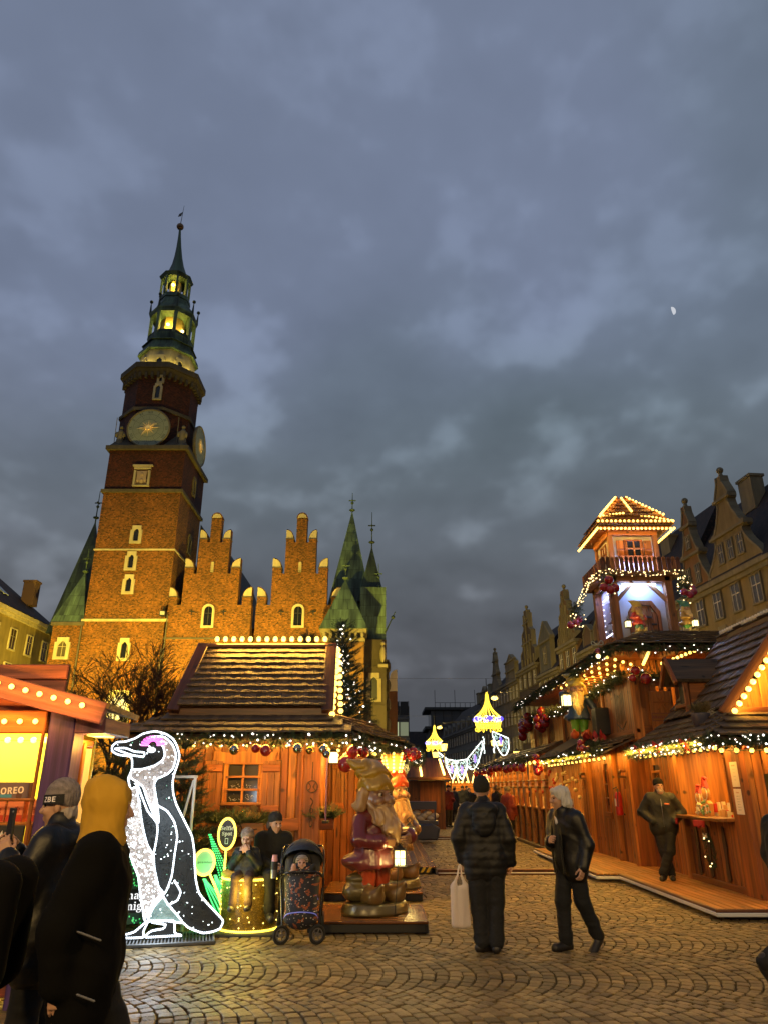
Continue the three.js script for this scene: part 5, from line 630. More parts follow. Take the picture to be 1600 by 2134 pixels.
// platform
{
  const th = thing('wooden_platform', 'raised plank platform with white edge strip along the right huts', 'platform', [5.4, 0, -14]); const B = [wood(0.5, 0.27, 0.09, 0.4), wood(0.44, 0.23, 0.07, 0.45), wood(0.55, 0.3, 0.1, 0.4)];
  deck(th, 'planking', 4.55, 6.0, -15.3, -11.0, 0.16, 11, B); deck(th, 'planking', 4.1, 6.0, -21.5, -15.32, 0.16, 14, B);
  wp('edge_strip', new MB().box(0.03, 0.05, 4.3, 4.53, 0.09, -13.15).box(1.5, 0.05, 0.03, 5.26, 0.09, -10.98).box(0.46, 0.05, 0.03, 4.32, 0.09, -15.28).box(0.03, 0.05, 6.2, 4.09, 0.09, -18.4), std(0.6, 0.6, 0.6, 0.35), th); wp('edge_board', new MB().box(0.025, 0.04, 4.3, 4.535, 0.135, -13.15).box(1.5, 0.04, 0.025, 5.26, 0.135, -10.985), M.brown, th);
  const f = new MB(); for (const zz of [-11.3, -12.4, -13.5, -14.6]) f.box(0.12, 0.06, 0.3, 4.75, 0.03, zz); f.box(1.2, 0.06, 0.1, 5.3, 0.03, -11.2); wp('bearer', f, M.darkwood, th); stuff(th.children.at(-1));
}
// ================= two storey balcony hut =================
{
  const th = thing('balcony_hut', 'two storey wooden market hut with carved balcony and lit ceiling', 'market hut', [6.4, 0, -22]);
  plankWall(th, 'street_wall', [5.5, 0.15, -21.2], RW, 4.5, 2.45, 26, [[2.3, 2.6, 1.15, 2.1]]);
  for (let i = 0; i < 3; i++) wp('window_pane', new MB().box(0.02, 0.28, 0.22, 5.52, 1.32 + i * 0.31, -18.75), M.glass, th); wp('window_frame', new MB().box(0.04, 1.0, 0.04, 5.48, 1.62, -18.6).box(0.04, 1.0, 0.04, 5.48, 1.62, -18.9).box(0.06, 0.14, 0.5, 5.46, 1.08, -18.75).box(0.045, 0.03, 0.3, 5.48, 1.47, -18.75).box(0.045, 0.03, 0.3, 5.48, 1.78, -18.75), M.plank[1], th);
  for (const zz of [-17.9, -20.2, -16.75]) wp('post', new MB().box(0.14, 2.5, 0.14, 5.44, 1.4, zz), M.plank[2], th);
  // balcony floor and fronts
  wp('balcony_floor', new MB().box(3.2, 0.14, 1.3, 6.9, 2.72, -16.2).box(1.2, 0.14, 10.2, 5.9, 2.72, -22), M.trim, th);
  const slat = (x, y, h, along, zz) => { };
  { // front balustrade with rounded slots, facing the camera
    const g = grp('balustrade', th, rel(th, [5.35, 2.8, -15.58])); for (let i = 0; i < 11; i++) mesh('slat', plankGeo(0.1, 1.08, 0.03), pick(M.plank), g, [0.42 + i * 0.165 + 0.0, 0.54, 0]); new MB().box(2.6, 0.14, 0.05, 1.3, 1.08, 0.01).box(2.6, 0.16, 0.05, 1.3, 0.04, 0.012).build('rail', M.plank[1], g); const a = new MB(); for (let i = 0; i < 10; i++) a.ext([[-0.04, 0], [-0.04, 0.12], [0.04, 0.12], [0.04, 0], ...Array.from({ length: 7 }, (_, k) => [0.04 * Math.cos(k * PI / 6), 0.05 * Math.sin(k * PI / 6)])].slice(0, 4), 0.025, M4(0.5 + i * 0.165, 0.94, -0.01)); a.build('slot_head', M.plank[1], g); stuff(g.children.at(-1)); new MB().box(0.2, 1.3, 0.16, 0.0, 0.5, 0).build('post', M.plank[2], g); new MB().box(0.3, 1.0, 0.025, 0.26, 0.55, -0.02).build('panel', M.plank[0], g);
  }
  const bal = grp('side_balustrade', th, rel(th, [5.33, 2.78, -27.1]), RW); // local x towards the camera
  for (let i = 0; i < 65; i++) mesh('plank', plankGeo(0.17, 1.12, 0.03), pick(M.plank), bal, [0.09 + i * 0.177, 0.56, (i % 2) * 0.004]);
  const cvs = new MB(); for (let i = 0; i < 6; i++) { const x = 10.6 - i * 1.75; for (let k = 0; k < 7; k++) cvs.ext([[-0.012, 0], [0.012, 0], [0.012, 0.62], [-0.012, 0.62]], 0.006, M4(x - 0.3 + k * 0.09, 0.32 - (3 - Math.abs(k - 3)) * 0.03, 0.02)); cvs.tube([[x - 0.35, 0.28, 0.025], [x, 0.14, 0.025], [x + 0.33, 0.28, 0.025]], 0.012, 5); } stuff(cvs.build('carved_slot', M.darkwood, bal)); const br = new MB(); br.box(11.6, 0.08, 0.08, 5.8, 1.14, 0.01).box(11.6, 0.1, 0.08, 5.8, 0.04, 0.01); br.build('rail', M.plank[1], bal); for (let i = 0; i < 6; i++) new MB().box(0.14, 1.2, 0.1, 11.5 - i * 2.1, 0.55, 0.03).build('post', M.plank[2], bal);
  { const t = thing('name_board', 'carved wooden snowflake board with lettering on the balcony front', 'sign', [5.86, 3.15, -15.5]); mesh('board', cbox(0.48, 0.95, 0.03), M.plank[2], t); mesh('lettering', new THREE.PlaneGeometry(0.46, 0.17), std(1, 1, 1, 0.6, { map: textTex(256, 96, (x) => { x.fillStyle = '#8a5a24'; x.fillRect(0, 0, 256, 96); x.strokeStyle = x.fillStyle = '#6b2c3c'; x.lineWidth = 5; x.strokeRect(3, 5, 250, 86); x.font = 'bold 44px serif'; x.textAlign = 'center'; x.fillText('KRASNAL RAJ', 128, 64, 236); }) }), t, [0, -0.06, 0.018]); const s = new MB(); for (let i = 0; i < 3; i++) s.box(0.34, 0.035, 0.012, 0, 0.24, 0.02, 0, 0, i * PI / 3); for (let i = 0; i < 3; i++) s.box(0.34, 0.035, 0.012, 0, -0.34, 0.02, 0, 0, i * PI / 3 + 0.5); s.build('snowflake', M.plank[0], t); }
  // upper back wall, posts, ceiling
  plankWall(th, 'upper_wall', [5.6, 2.8, -17.05], 0, 3.2, 1.75, 18, [], [M.plank[0], M.plank[2]]); plankWall(th, 'upper_wall', [6.4, 2.8, -27], RW, 10, 1.75, 40, [], [M.plank[0], M.plank[2]]); wp('ceiling', new MB().box(3.6, 0.04, 1.9, 6.8, 4.55, -16.3).box(1.8, 0.04, 9.8, 5.7, 4.52, -22.1), M.plank[0], th);
  { const v = new MB(); for (let i = 0; i < 9; i++) v.box(0.6, 0.03, 0.05, 5.5, 3.95 + i * 0.06, -19 + i * 0.03); wp('louvre', v, M.plank[2], th); stuff(th.children.at(-1)); }
  shingleRoof(th, 'upper_roof', [4.85, 4.5, -27], [4.85, 4.5, -15.0], [6.2, 5.05, -16.4], [6.2, 5.05, -27], 5, 50); shingleRoof(th, 'upper_roof', [4.85, 4.5, -15.0], [8.6, 4.5, -15.0], [8.0, 5.05, -16.4], [6.2, 5.05, -16.4], 6, 30); wp('roof_deck', new MB().box(2.6, 0.05, 10.6, 7.4, 5.06, -21.7), M.darkwood, th); wp('eave_board', new MB().box(0.04, 0.1, 12, 4.86, 4.44, -21).box(3.7, 0.1, 0.04, 6.7, 4.44, -15.03), M.brown, th);
  shingleRoof(th, 'lower_roof', [4.5, 2.38, -21.4], [4.5, 2.38, -15.6], [5.35, 2.74, -15.6], [5.35, 2.74, -21.4], 4, 34);
  wp('canvas_awning', new MB().solid([[4.25, 2.45, -21.2], [4.25, 2.45, -18.6], [5.3, 3.0, -18.6], [5.3, 3.0, -21.2]], 0.02), std(0.03, 0.025, 0.022, 0.8), th); wp('awning_end', new MB().poly([4.25, 2.45, -18.59], [5.3, 2.45, -18.59], [5.3, 3.0, -18.59]), std(0.03, 0.025, 0.022, 0.8), th);
  // bulbs
  bulbs('four rows of bulbs under the balcony ceiling facing the street', [0, 1, 2, 3].map((i) => [[5.05 + i * 0.24, 4.46 - i * 0.02, -16.2 - i * 0.2], [5.0 + i * 0.24, 4.46, -21.5], 9]), 0.034, { sock: 0 });
  bulbs('two slanting rows of bulbs under the balcony ceiling above the front', [[[5.75, 4.46, -15.5], [6.1, 4.42, -16.9], 9], [[6.7, 4.46, -15.4], [6.5, 4.42, -16.8], 9]], 0.035, { sock: 0 });
  rowLight([5.4, 4.4, -16], [5.4, 4.4, -24], 0.5, 13, WARM, [0.2, -1, 0]); rowLight([5.6, 4.42, -16.0], [7.4, 4.42, -16.0], 0.3, 26, WARM, [0, -1, -0.3]);
  bulbs('row of warm bulbs under the lower roof by the fire extinguisher', [[[4.62, 2.28, -15.8], [4.62, 2.28, -21.2], 15]], 0.03); rowLight([5.25, 2.42, -15.8], [5.25, 2.42, -21.2], 0.06, 60, WARM, [0.3, -1, 0]); rowLight([4.38, 2.36, -15.8], [4.38, 2.36, -21.2], 0.06, 150, WARM, [-1, -0.75, 0]);
  garland('fir garland with red ball clusters along the street side balcony rail', [[5.25, 3.98, -27], [5.25, 3.98, -25], [5.25, 3.84, -21.5], [5.25, 3.9, -18.5], [5.2, 4.0, -15.7]], { r: 0.13, lights: 5, dens: 130 });
  garland('fir garland sagging along the balcony front rail', [[5.25, 4.0, -15.5], [5.9, 3.95, -15.45], [6.5, 3.98, -15.45], [7.6, 4.0, -15.45]], { r: 0.11, lights: 6, dens: 200 });
  garland('fir garland with fairy lights along the upper roof eave', [[7.6, 4.42, -14.9], [6, 4.4, -14.9], [4.8, 4.42, -14.95], [4.78, 4.4, -18], [4.78, 4.42, -24], [4.8, 4.4, -27]], { r: 0.1, lights: 5, lr: 0.012, dens: 130 });
  garland('fir garland with red ribbon along the lower roof eave by the extinguisher', [[4.42, 2.42, -15.4], [4.42, 2.4, -18], [4.42, 2.4, -21.4]], { r: 0.09, lights: 8, dens: 160 });
  const cl = (gname, label, p, n, r, s) => { for (let i = 0; i < n; i++) bauble(label, [p[0] + rr(-1, 1) * s * 0.4, p[1] + rr(-1, 1) * s, p[2] + rr(-1, 1) * s], r * rr(0.8, 1.1), M.redBall, gname); };
  bauble('upper red bauble of the trio at the balcony corner post', [5.32, 4.02, -15.25], 0.1, M.redBall); bauble('small red bauble low left of the trio at balcony corner', [5.24, 3.86, -15.25], 0.08, M.redBall); bauble('largest red bauble of the trio at the balcony corner post', [5.5, 3.84, -15.2], 0.12, M.redBall);
  cl('red baubles on the street side balcony garland', 'dark red bauble on the street side balcony garland', [5.1, 3.75, -19.2], 7, 0.12, 0.28); cl('red baubles on the street side balcony garland', 'dark red bauble on the street side balcony garland', [5.1, 3.75, -24], 9, 0.15, 0.35); cl('red baubles on the street side balcony garland', 'dark red bauble on the street side balcony garland', [5.1, 3.75, -26.8], 9, 0.17, 0.4);
  cl('red baubles under the lower roof', 'dark red bauble hanging from the lower roof eave', [4.3, 2.3, -21.2], 7, 0.1, 0.22); cl('red baubles under the lower roof', 'dark red bauble hanging from the lower roof eave', [4.4, 2.5, -16.5], 5, 0.08, 0.2);
  { const t = thing('poinsettia_basket', 'red poinsettia and gold stars resting on the lower roof', 'decoration', [4.75, 2.56, -17]); const m = new MB(); for (let i = 0; i < 14; i++) { const a = i * 2.4, r = rr(0.05, 0.3); m.ext([[0, 0], [0.05, 0.08], [0, 0.2], [-0.05, 0.08]], 0.004, M4(Math.cos(a) * r, 0.1 + R() * 0.1, Math.sin(a) * r, -0.9 + R(), a, 0)); } m.build('petals', std(0.32, 0.01, 0.01, 0.6), t); stuff(t.children[0]); const ms = []; for (let i = 0; i < 70; i++) ms.push(sprigAt(V(rr(-0.15, 0.15), 0, rr(-0.4, 0.4)), V(rr(-1, 1), 0.8, rr(-1, 1)), rr(0.8, 1.3))); inst('fir_sprigs', SPRIG, M.needle, ms, t); }
  { const t = thing('wreath', 'fir wreath with gold ribbon and red flower on the balcony back wall', 'wreath', [6.9, 4.05, -15.6]); const ms = []; for (let i = 0; i < 120; i++) { const a = R() * 6.28; ms.push(sprigAt(V(Math.cos(a) * 0.18, Math.sin(a) * 0.1, 0.1), V(-Math.sin(a), Math.cos(a), rr(-0.3, 0.7)), rr(0.5, 0.8))); } inst('gold_sprigs', SPRIG, std(0.45, 0.28, 0.08, 0.5), ms, t); new MB().sph(0.08, 0.2, 0.04, 0.14, 10).sph(0.05, 0.28, 0, 0.14, 8).build('flower', std(0.4, 0.01, 0.01, 0.5), t); }
  { const t = thing('speaker_box', 'black loudspeaker box standing on the lower roof beside roof dwarf', 'loudspeaker', [5.2, 2.86, -17.6]); new MB().box(0.4, 0.62, 0.4, 0, 0.31, 0, 0, 0, 0, 0.02).build('cabinet', M.black, t); new MB().add(new THREE.CircleGeometry(0.14, 20), M4(0, 0.22, 0.204)).add(new THREE.CircleGeometry(0.06, 16), M4(0, 0.48, 0.204)).build('cone', std(0.03, 0.03, 0.03, 0.9), t); }
  { const t = thing('fire_extinguisher', 'red fire extinguisher hanging on the plank wall', 'fire extinguisher', [5.36, 1.12, -17.55], RW); new MB().lathe([[0, 0], [0.075, 0], [0.085, 0.03], [0.085, 0.4], [0.06, 0.47], [0.03, 0.5], [0, 0.5]], 18).build('cylinder', phys(0.45, 0.012, 0.01, 0.3, { clearcoat: 0.6 }), t); new MB().cyl(0.025, 0.02, 0.08, 0, 0.53, 0, 8).box(0.03, 0.02, 0.12, 0, 0.58, 0.05, 0.4).build('valve', M.black, t); new MB().tube([[0.03, 0.54, 0.02], [0.11, 0.5, 0.03], [0.1, 0.3, 0.05], [0.09, 0.18, 0.05]], 0.011, 6).build('hose', M.black, t); new MB().add(new THREE.CylinderGeometry(0.087, 0.087, 0.16, 12, 1, true, -0.6, 1.2), M4(0, 0.27, 0)).build('label', std(0.7, 0.65, 0.6, 0.5), t); new MB().box(0.16, 0.04, 0.02, 0, 0.02, -0.09).build('bracket', M.black, t); }
  for (const [i, zz, y] of [[0, -16.9, 1.95], [1, -20.3, 1.95]]) { const t = thing('wall_lantern', ['carved wooden bracket lamp right of the fire extinguisher', 'carved wooden bracket lamp left of the narrow window'][i], 'wall lamp', [5.3, y, zz], RW); new MB().box(0.2, 0.06, 0.12, 0, 0.1, 0).box(0.2, 0.05, 0.12, 0, -0.02, 0).box(0.02, 0.1, 0.02, -0.08, 0.04, 0.05).box(0.02, 0.1, 0.02, 0, 0.04, 0.05).box(0.02, 0.1, 0.02, 0.08, 0.04, 0.05).build('cage', M.brown, t); new MB().box(0.05, 0.22, 0.04, 0.03, -0.16, -0.03).build('bracket', M.plank[1], t); }
  { const t = thing('dwarf_bottle', 'little dwarf shaped bottle with pale hat on the counter ledge', 'figurine', [4.95, 1.28, -21.3]); new MB().sph(0.13, 0, 0.1, 0, 12, 1, 0.9, 1).build('body', std(0.05, 0.07, 0.03, 0.3), t); new MB().lathe([[0, 0.46], [0.03, 0.4], [0.08, 0.3], [0.1, 0.2], [0.04, 0.18]], 12).build('hat', std(0.6, 0.5, 0.28, 0.5), t); new MB().box(0.5, 0.04, 0.3, 0, -0.03, 0).build('ledge', M.post, t); }
}
// ================= lantern tower on the roof =================
{
  const cx = 6.85, cz = -19.2, th = thing('roof_tower', 'small half timbered tower with glowing bulb edged roof above the balcony hut', 'tower', [cx, 5.06, cz]), WH = std(0.85, 0.85, 0.92, 0.7, { map: T.plaster }), TW = wood(0.42, 0.2, 0.07);
  const P = (name, mb, m) => mb.build(name, m, th);
  P('lower_wall', new MB().add(bx(1.3, 2.0, 1.2, 0, 1.0, 0)), WH);
  for (const [x, z] of [[-0.74, 0.72], [0.74, 0.72], [-0.74, -0.7], [0.74, -0.7]]) P('post', new MB().box(0.2, 2.2, 0.2, x, 0.95, z), TW);
  P('brace', new MB().beam([-0.7, 1.25, 0.74], [-0.2, 1.78, 0.74], 0.1, 0.1).beam([0.7, 1.25, 0.74], [0.2, 1.78, 0.74], 0.1, 0.1).box(1.6, 0.14, 0.16, 0, 1.87, 0.74).box(0.16, 0.14, 1.5, -0.76, 1.873, 0).box(0.16, 0.14, 1.5, 0.76, 1.873, 0), TW);
  { const d = grp('door', th, [0.05, 0, 0.62]); const o = [[-0.42, 0], [0.42, 0], [0.42, 1.0], [0.22, 1.3], [-0.22, 1.3], [-0.42, 1.0]]; new MB().ext(o, 0.06, M4(0, 0, 0), 0, [o.map(([a, b]) => [a * 0.78, b * 0.9 + 0.01])]).build('frame', M.plank[1], d); for (let i = 0; i < 5; i++) new MB().box(0.125, i === 0 || i === 4 ? 1.0 : 1.16, 0.03, -0.26 + i * 0.13, i === 0 || i === 4 ? 0.5 : 0.58, 0.02).build('plank', pick([TW, M.trim]), d); new MB().box(0.3, 0.05, 0.02, 0.02, 0.85, 0.05).box(0.14, 0.05, 0.03, 0.22, 0.66, 0.05).build('hinge', M.black, d); }
  { const w = grp('side_window', th, [-0.67, 1.0, 0], -PI / 2); new MB().box(0.4, 0.8, 0.03, 0, 0, 0).build('board', std(0.1, 0.08, 0.12, 0.5), w); new MB().box(0.28, 0.5, 0.03, 0.02, 0.1, 0.03).box(0.36, 0.12, 0.14, 0, -0.3, 0.06).build('pane', WH, w); const o = new MB(); for (let i = 0; i < 26; i++) { const t = i / 26 * 4, k = Math.floor(t), f = t - k, c = [[-1, -1], [1, -1], [1, 1], [-1, 1]]; o.sph(0.018, lerp(c[k][0], c[(k + 1) % 4][0], f) * 0.3, lerp(c[k][1], c[(k + 1) % 4][1], f) * 0.5, 0.05, 6); } stuff(o.build('white_bulbs', glow(0.75, 0.75, 1, 5), w)); }
  // gallery
  P('gallery_floor', new MB().box(2.1, 0.1, 2.0, 0, 1.98, 0), TW); 
  { const g = grp('picket_rail', th); for (let i = 0; i < 17; i++) new MB().box(0.1, 0.36 + (i % 2) * 0.02, 0.03, -1 + i * 0.125, 2.18, 1.0).cyl(0.05, 0.05, 0.03, -1 + i * 0.125, 2.37 + (i % 2) * 0.01, 1.0, 10, PI / 2).build('picket', pick([TW, M.brown]), g); for (const s of [-1, 1]) for (let i = 0; i < 12; i++) new MB().box(0.03, 0.4, 0.1, s * 1.04, 2.2, 0.9 - i * 0.16).build('picket', pick([TW, M.brown]), g); }
  { const g = grp('foot_rail', th); for (let i = 0; i < 14; i++) new MB().box(0.1, 0.3, 0.03, -0.95 + i * 0.146, 0.1 + (i > 3 && i < 10 ? -0.15 : 0), 0.98).build('picket', pick(M.plank), g); for (let i = 0; i < 8; i++) new MB().box(0.03, 0.32, 0.1, -1.0, 0.14, 0.9 - i * 0.15).build('picket', pick(M.plank), g); }
  // upper storey
  P('upper_wall', new MB().add(bx(1.24, 1.35, 1.14, 0, 2.6, 0)), WH); for (const [x, z] of [[-0.62, 0.6], [0.62, 0.6], [-0.62, -0.6], [0.62, -0.6]]) P('post', new MB().box(0.13, 1.4, 0.13, x, 2.62, z), TW); P('beam', new MB().box(1.36, 0.14, 0.14, 0, 3.22, 0.62).box(0.14, 0.2, 1.3, -0.64, 3.203, 0), M.plank[0]);
  sash(th, 0.02, 2.78, 0.6, 0.42, 0.42, M.plank[1], M.glass, { rows: [0], t: 0.05, d: 0.06, bw: 0.035, bar: M.plank[2] }); for (const s of [-1, 1]) { const q = grp('shutter', th, [0.02 + s * 0.38, 2.78, 0.62]); new MB().box(0.2, 0.46, 0.03, 0, 0, 0).build('board', M.plank[0], q); new MB().box(0.2, 0.03, 0.02, 0, -0.03, 0.02).build('ledge', M.plank[1], q); } P('window_box', new MB().ext([[-0.45, 0.1], [0.45, 0.1], [0.4, -0.05], [0.1, -0.08], [-0.1, -0.06], [-0.4, -0.05]], 0.14, M4(0.02, 2.44, 0.6)), M.plank[1]); sash(th, -0.62, 2.78, 0, 0.4, 0.42, M.plank[1], M.glass, { rows: [0], t: 0.05, d: 0.06, bw: 0.035, ry: -PI / 2 });
  // bell cast roof: flared eave and steep hip
  const ev = 1.02, y0 = 3.1, y1 = 3.5, y2 = 4.35; const roofPart = (a, h0, b, h1, k) => { const S = [[-1, 1], [1, 1], [1, -1], [-1, -1]]; for (let i = 0; i < 4; i++) { const [p, q] = [S[i], S[(i + 1) % 4]]; shingleRoof(th, 'roof_slope', [cx + p[0] * a, 5.06 + h0, cz + p[1] * a], [cx + q[0] * a, 5.06 + h0, cz + q[1] * a], [cx + q[0] * b * (i % 2 ? 1 : k), 5.06 + h1, cz + q[1] * b], [cx + p[0] * b * (i % 2 ? 1 : k), 5.06 + h1, cz + p[1] * b], 5, 12, i % 3 ? { merge: 1 } : {}); } };
  const keep = [...M.shingle]; M.shingle.splice(0, 4, ...[0, 1, 2, 3].map((i) => wood(0.5 + i * 0.05, 0.25 + i * 0.02, 0.08))); roofPart(ev, y0 + 0.25, 0.86, y1 + 0.1, 1); roofPart(0.84, y1 + 0.12, 0.14, y2 + 0.05, 1); M.shingle.splice(0, 4, ...keep);
  P('eave_soffit', new MB().box(1.95, 0.04, 1.95, 0, y0 + 0.2, 0), M.plank[0]);
  const hip = (sx, sz) => [[[cx + sx * 0.86, 5.06 + y1 + 0.2, cz + sz * 0.86], [cx + sx * 0.16, 5.06 + y2 + 0.14, cz + sz * 0.16], 12]], O = 5.06;
  bulbs('closely set glowing bulbs edging the tower roof hips and eaves', [...hip(-1, 1), ...hip(1, 1), ...hip(1, -1), [[cx, O + y1 + 0.3, cz + 0.85], [cx, O + y2 + 0.1, cz + 0.2], 8], [[cx - 0.9, O + y1 + 0.14, cz + 0.88], [cx - 0.25, O + y1 + 0.22, cz + 0.88], 8], [[cx + 0.25, O + y1 + 0.16, cz + 0.88], [cx + 1.0, O + y0 + 0.36, cz + 1.0], 9], [[cx - 1.02, O + y0 + 0.33, cz + 1.05], [cx + 1.02, O + y0 + 0.33, cz + 1.05], 18], [[cx - 0.95, O + y0 + 0.14, cz + 0.98], [cx + 0.95, O + y0 + 0.14, cz + 0.98], 18], [[cx - 1.04, O + y0 + 0.14, cz + 1.0], [cx - 1.04, O + y0 + 0.14, cz - 1.0], 16], [[cx + 1.04, O + y0 + 0.14, cz + 1.0], [cx + 1.04, O + y0 + 0.14, cz - 1.0], 16]], 0.034, { sock: 0, nocable: 1 });
  rowLight([cx - 1.1, O + 3.2, cz + 1.1], [cx + 1.1, O + 3.2, cz + 1.1], 0.06, 24, WARM, [0, -0.8, -0.7]); rowLight([cx - 1.25, O + 3.2, cz + 1], [cx - 1.25, O + 3.2, cz - 1], 0.06, 45, WARM, [0.7, -0.8, 0]); for (const s of [-1, 1]) rowLight([cx + s * 0.95, O + 3.8, cz + 1.05], [cx + s * 0.2, O + 4.5, cz + 0.3], 0.06, 26, WARM, [0, -0.5, -0.6]);
  // cold light in the porch
  { const l = mesh('porch_lamp', bx(0.9, 0.03, 0.05, 0, 0, 0), glow(0.55, 0.7, 1, 7), th, [0, 1.75, 0.66]); rowLight([cx - 0.5, O + 1.74, cz + 0.8], [cx + 0.5, O + 1.74, cz + 0.8], 0.08, 190, [0.25, 0.45, 1], [0, -1, -0.25]); rowLight([cx - 0.85, O + 1.7, cz + 0.5], [cx - 0.85, O + 1.7, cz - 0.5], 0.06, 60, [0.35, 0.4, 1], [0.4, -1, 0]); }
  rowLight([cx - 0.5, O + 2.2, cz + 0.95], [cx + 0.5, O + 2.2, cz + 0.95], 0.06, 130, [0.62, 0.6, 1], [0, 0.7, -1]);
  garland('fir garland with many fairy lights round the gallery of the roof tower', [[cx - 1.2, O + 1.6, cz - 0.9], [cx - 1.22, O + 1.95, cz + 0.2], [cx - 1.05, O + 2.0, cz + 1.08], [cx, O + 1.92, cz + 1.1], [cx + 1.0, O + 1.98, cz + 1.08], [cx + 1.2, O + 1.7, cz + 0.4]], { r: 0.075, lights: 30, lr: 0.014, dens: 45, lm: M.fairy });
  const hang = (p) => { const ms = [], cs = [], t = thing('fir_bunch', p[3], 'garland', p.slice(0, 3)); for (let i = 0; i < 130; i++) { ms.push(sprigAt(V(rr(-0.12, 0.12), rr(-0.3, 0.25), rr(-0.12, 0.12)), V(rr(-1, 1), rr(-0.8, 0.6), rr(-1, 1)), rr(0.8, 1.2))); cs.push(pick(GREEN)); } inst('foliage', SPRIG, NEEDLE, ms, t, cs); const fl = []; for (let i = 0; i < 16; i++) fl.push(M4(rr(-0.2, 0.2), rr(-0.5, 0.3), rr(0, 0.2), 0, 0, 0, 0.017)); inst('fairy_light', ICO, M.fairy, fl, t); };
  hang([cx - 1.0, O + 1.72, cz + 1.1, 'fir bunch with red balls at front left corner of roof tower']); hang([cx + 1.05, O + 1.6, cz + 1.05, 'fir bunch with pink balls at front right corner of roof tower']); hang([cx - 1.35, O + 1.35, cz - 0.8, 'fir bunch with red balls at rear left corner of roof tower']);
  const pk = phys(0.3, 0.02, 0.05, 0.2, { clearcoat: 1 }); for (const [dx, dy, dz] of [[-1.0, 1.7, 1.3], [-1.14, 1.5, 1.28], [-0.86, 1.48, 1.3], [-1.0, 1.42, 1.35]]) bauble('red bauble in the cluster at tower front left corner', [cx + dx, O + dy, cz + dz], 0.12, M.redBall, 'red baubles at the tower front left corner'); for (const [dx, dy, dz] of [[0.95, 1.4, 1.2], [1.1, 1.33, 1.2], [1.22, 1.42, 1.15], [1.22, 1.52, 1.1]]) bauble('pinkish bauble in the cluster at tower front right corner', [cx + dx, O + dy, cz + dz], 0.1, pk, 'pinkish baubles at the tower front right corner'); for (const [dx, dy, dz] of [[-1.42, 1.0, -0.7], [-1.56, 0.95, -0.75], [-1.32, 1.1, -0.75]]) bauble('pinkish bauble in the cluster at tower rear left corner', [cx + dx, O + dy, cz + dz], 0.11, pk, 'pinkish baubles at the tower rear left corner');
  { const t = thing('wire_bow', 'ribbon bow and gold ball hanging left of the tower on the roof eave', 'decoration', [4.55, 4.55, -15.2]); const b = new MB(); b.tube([[0, 0, 0], [-0.1, 0.08, 0], [-0.12, 0.02, 0], [0, 0, 0], [0.1, 0.1, 0], [0.13, 0.02, 0], [0, 0, 0]], 0.012, 5, 30); b.build('bow', std(0.3, 0.33, 0.28, 0.4), t); new MB().sph(0.06, 0, -0.12, 0, 10).build('ball', std(0.2, 0.04, 0.08, 0.2), t); new MB().sph(0.05, 0, -0.24, 0, 10).build('lamp_ball', M.fairy, t); }
}
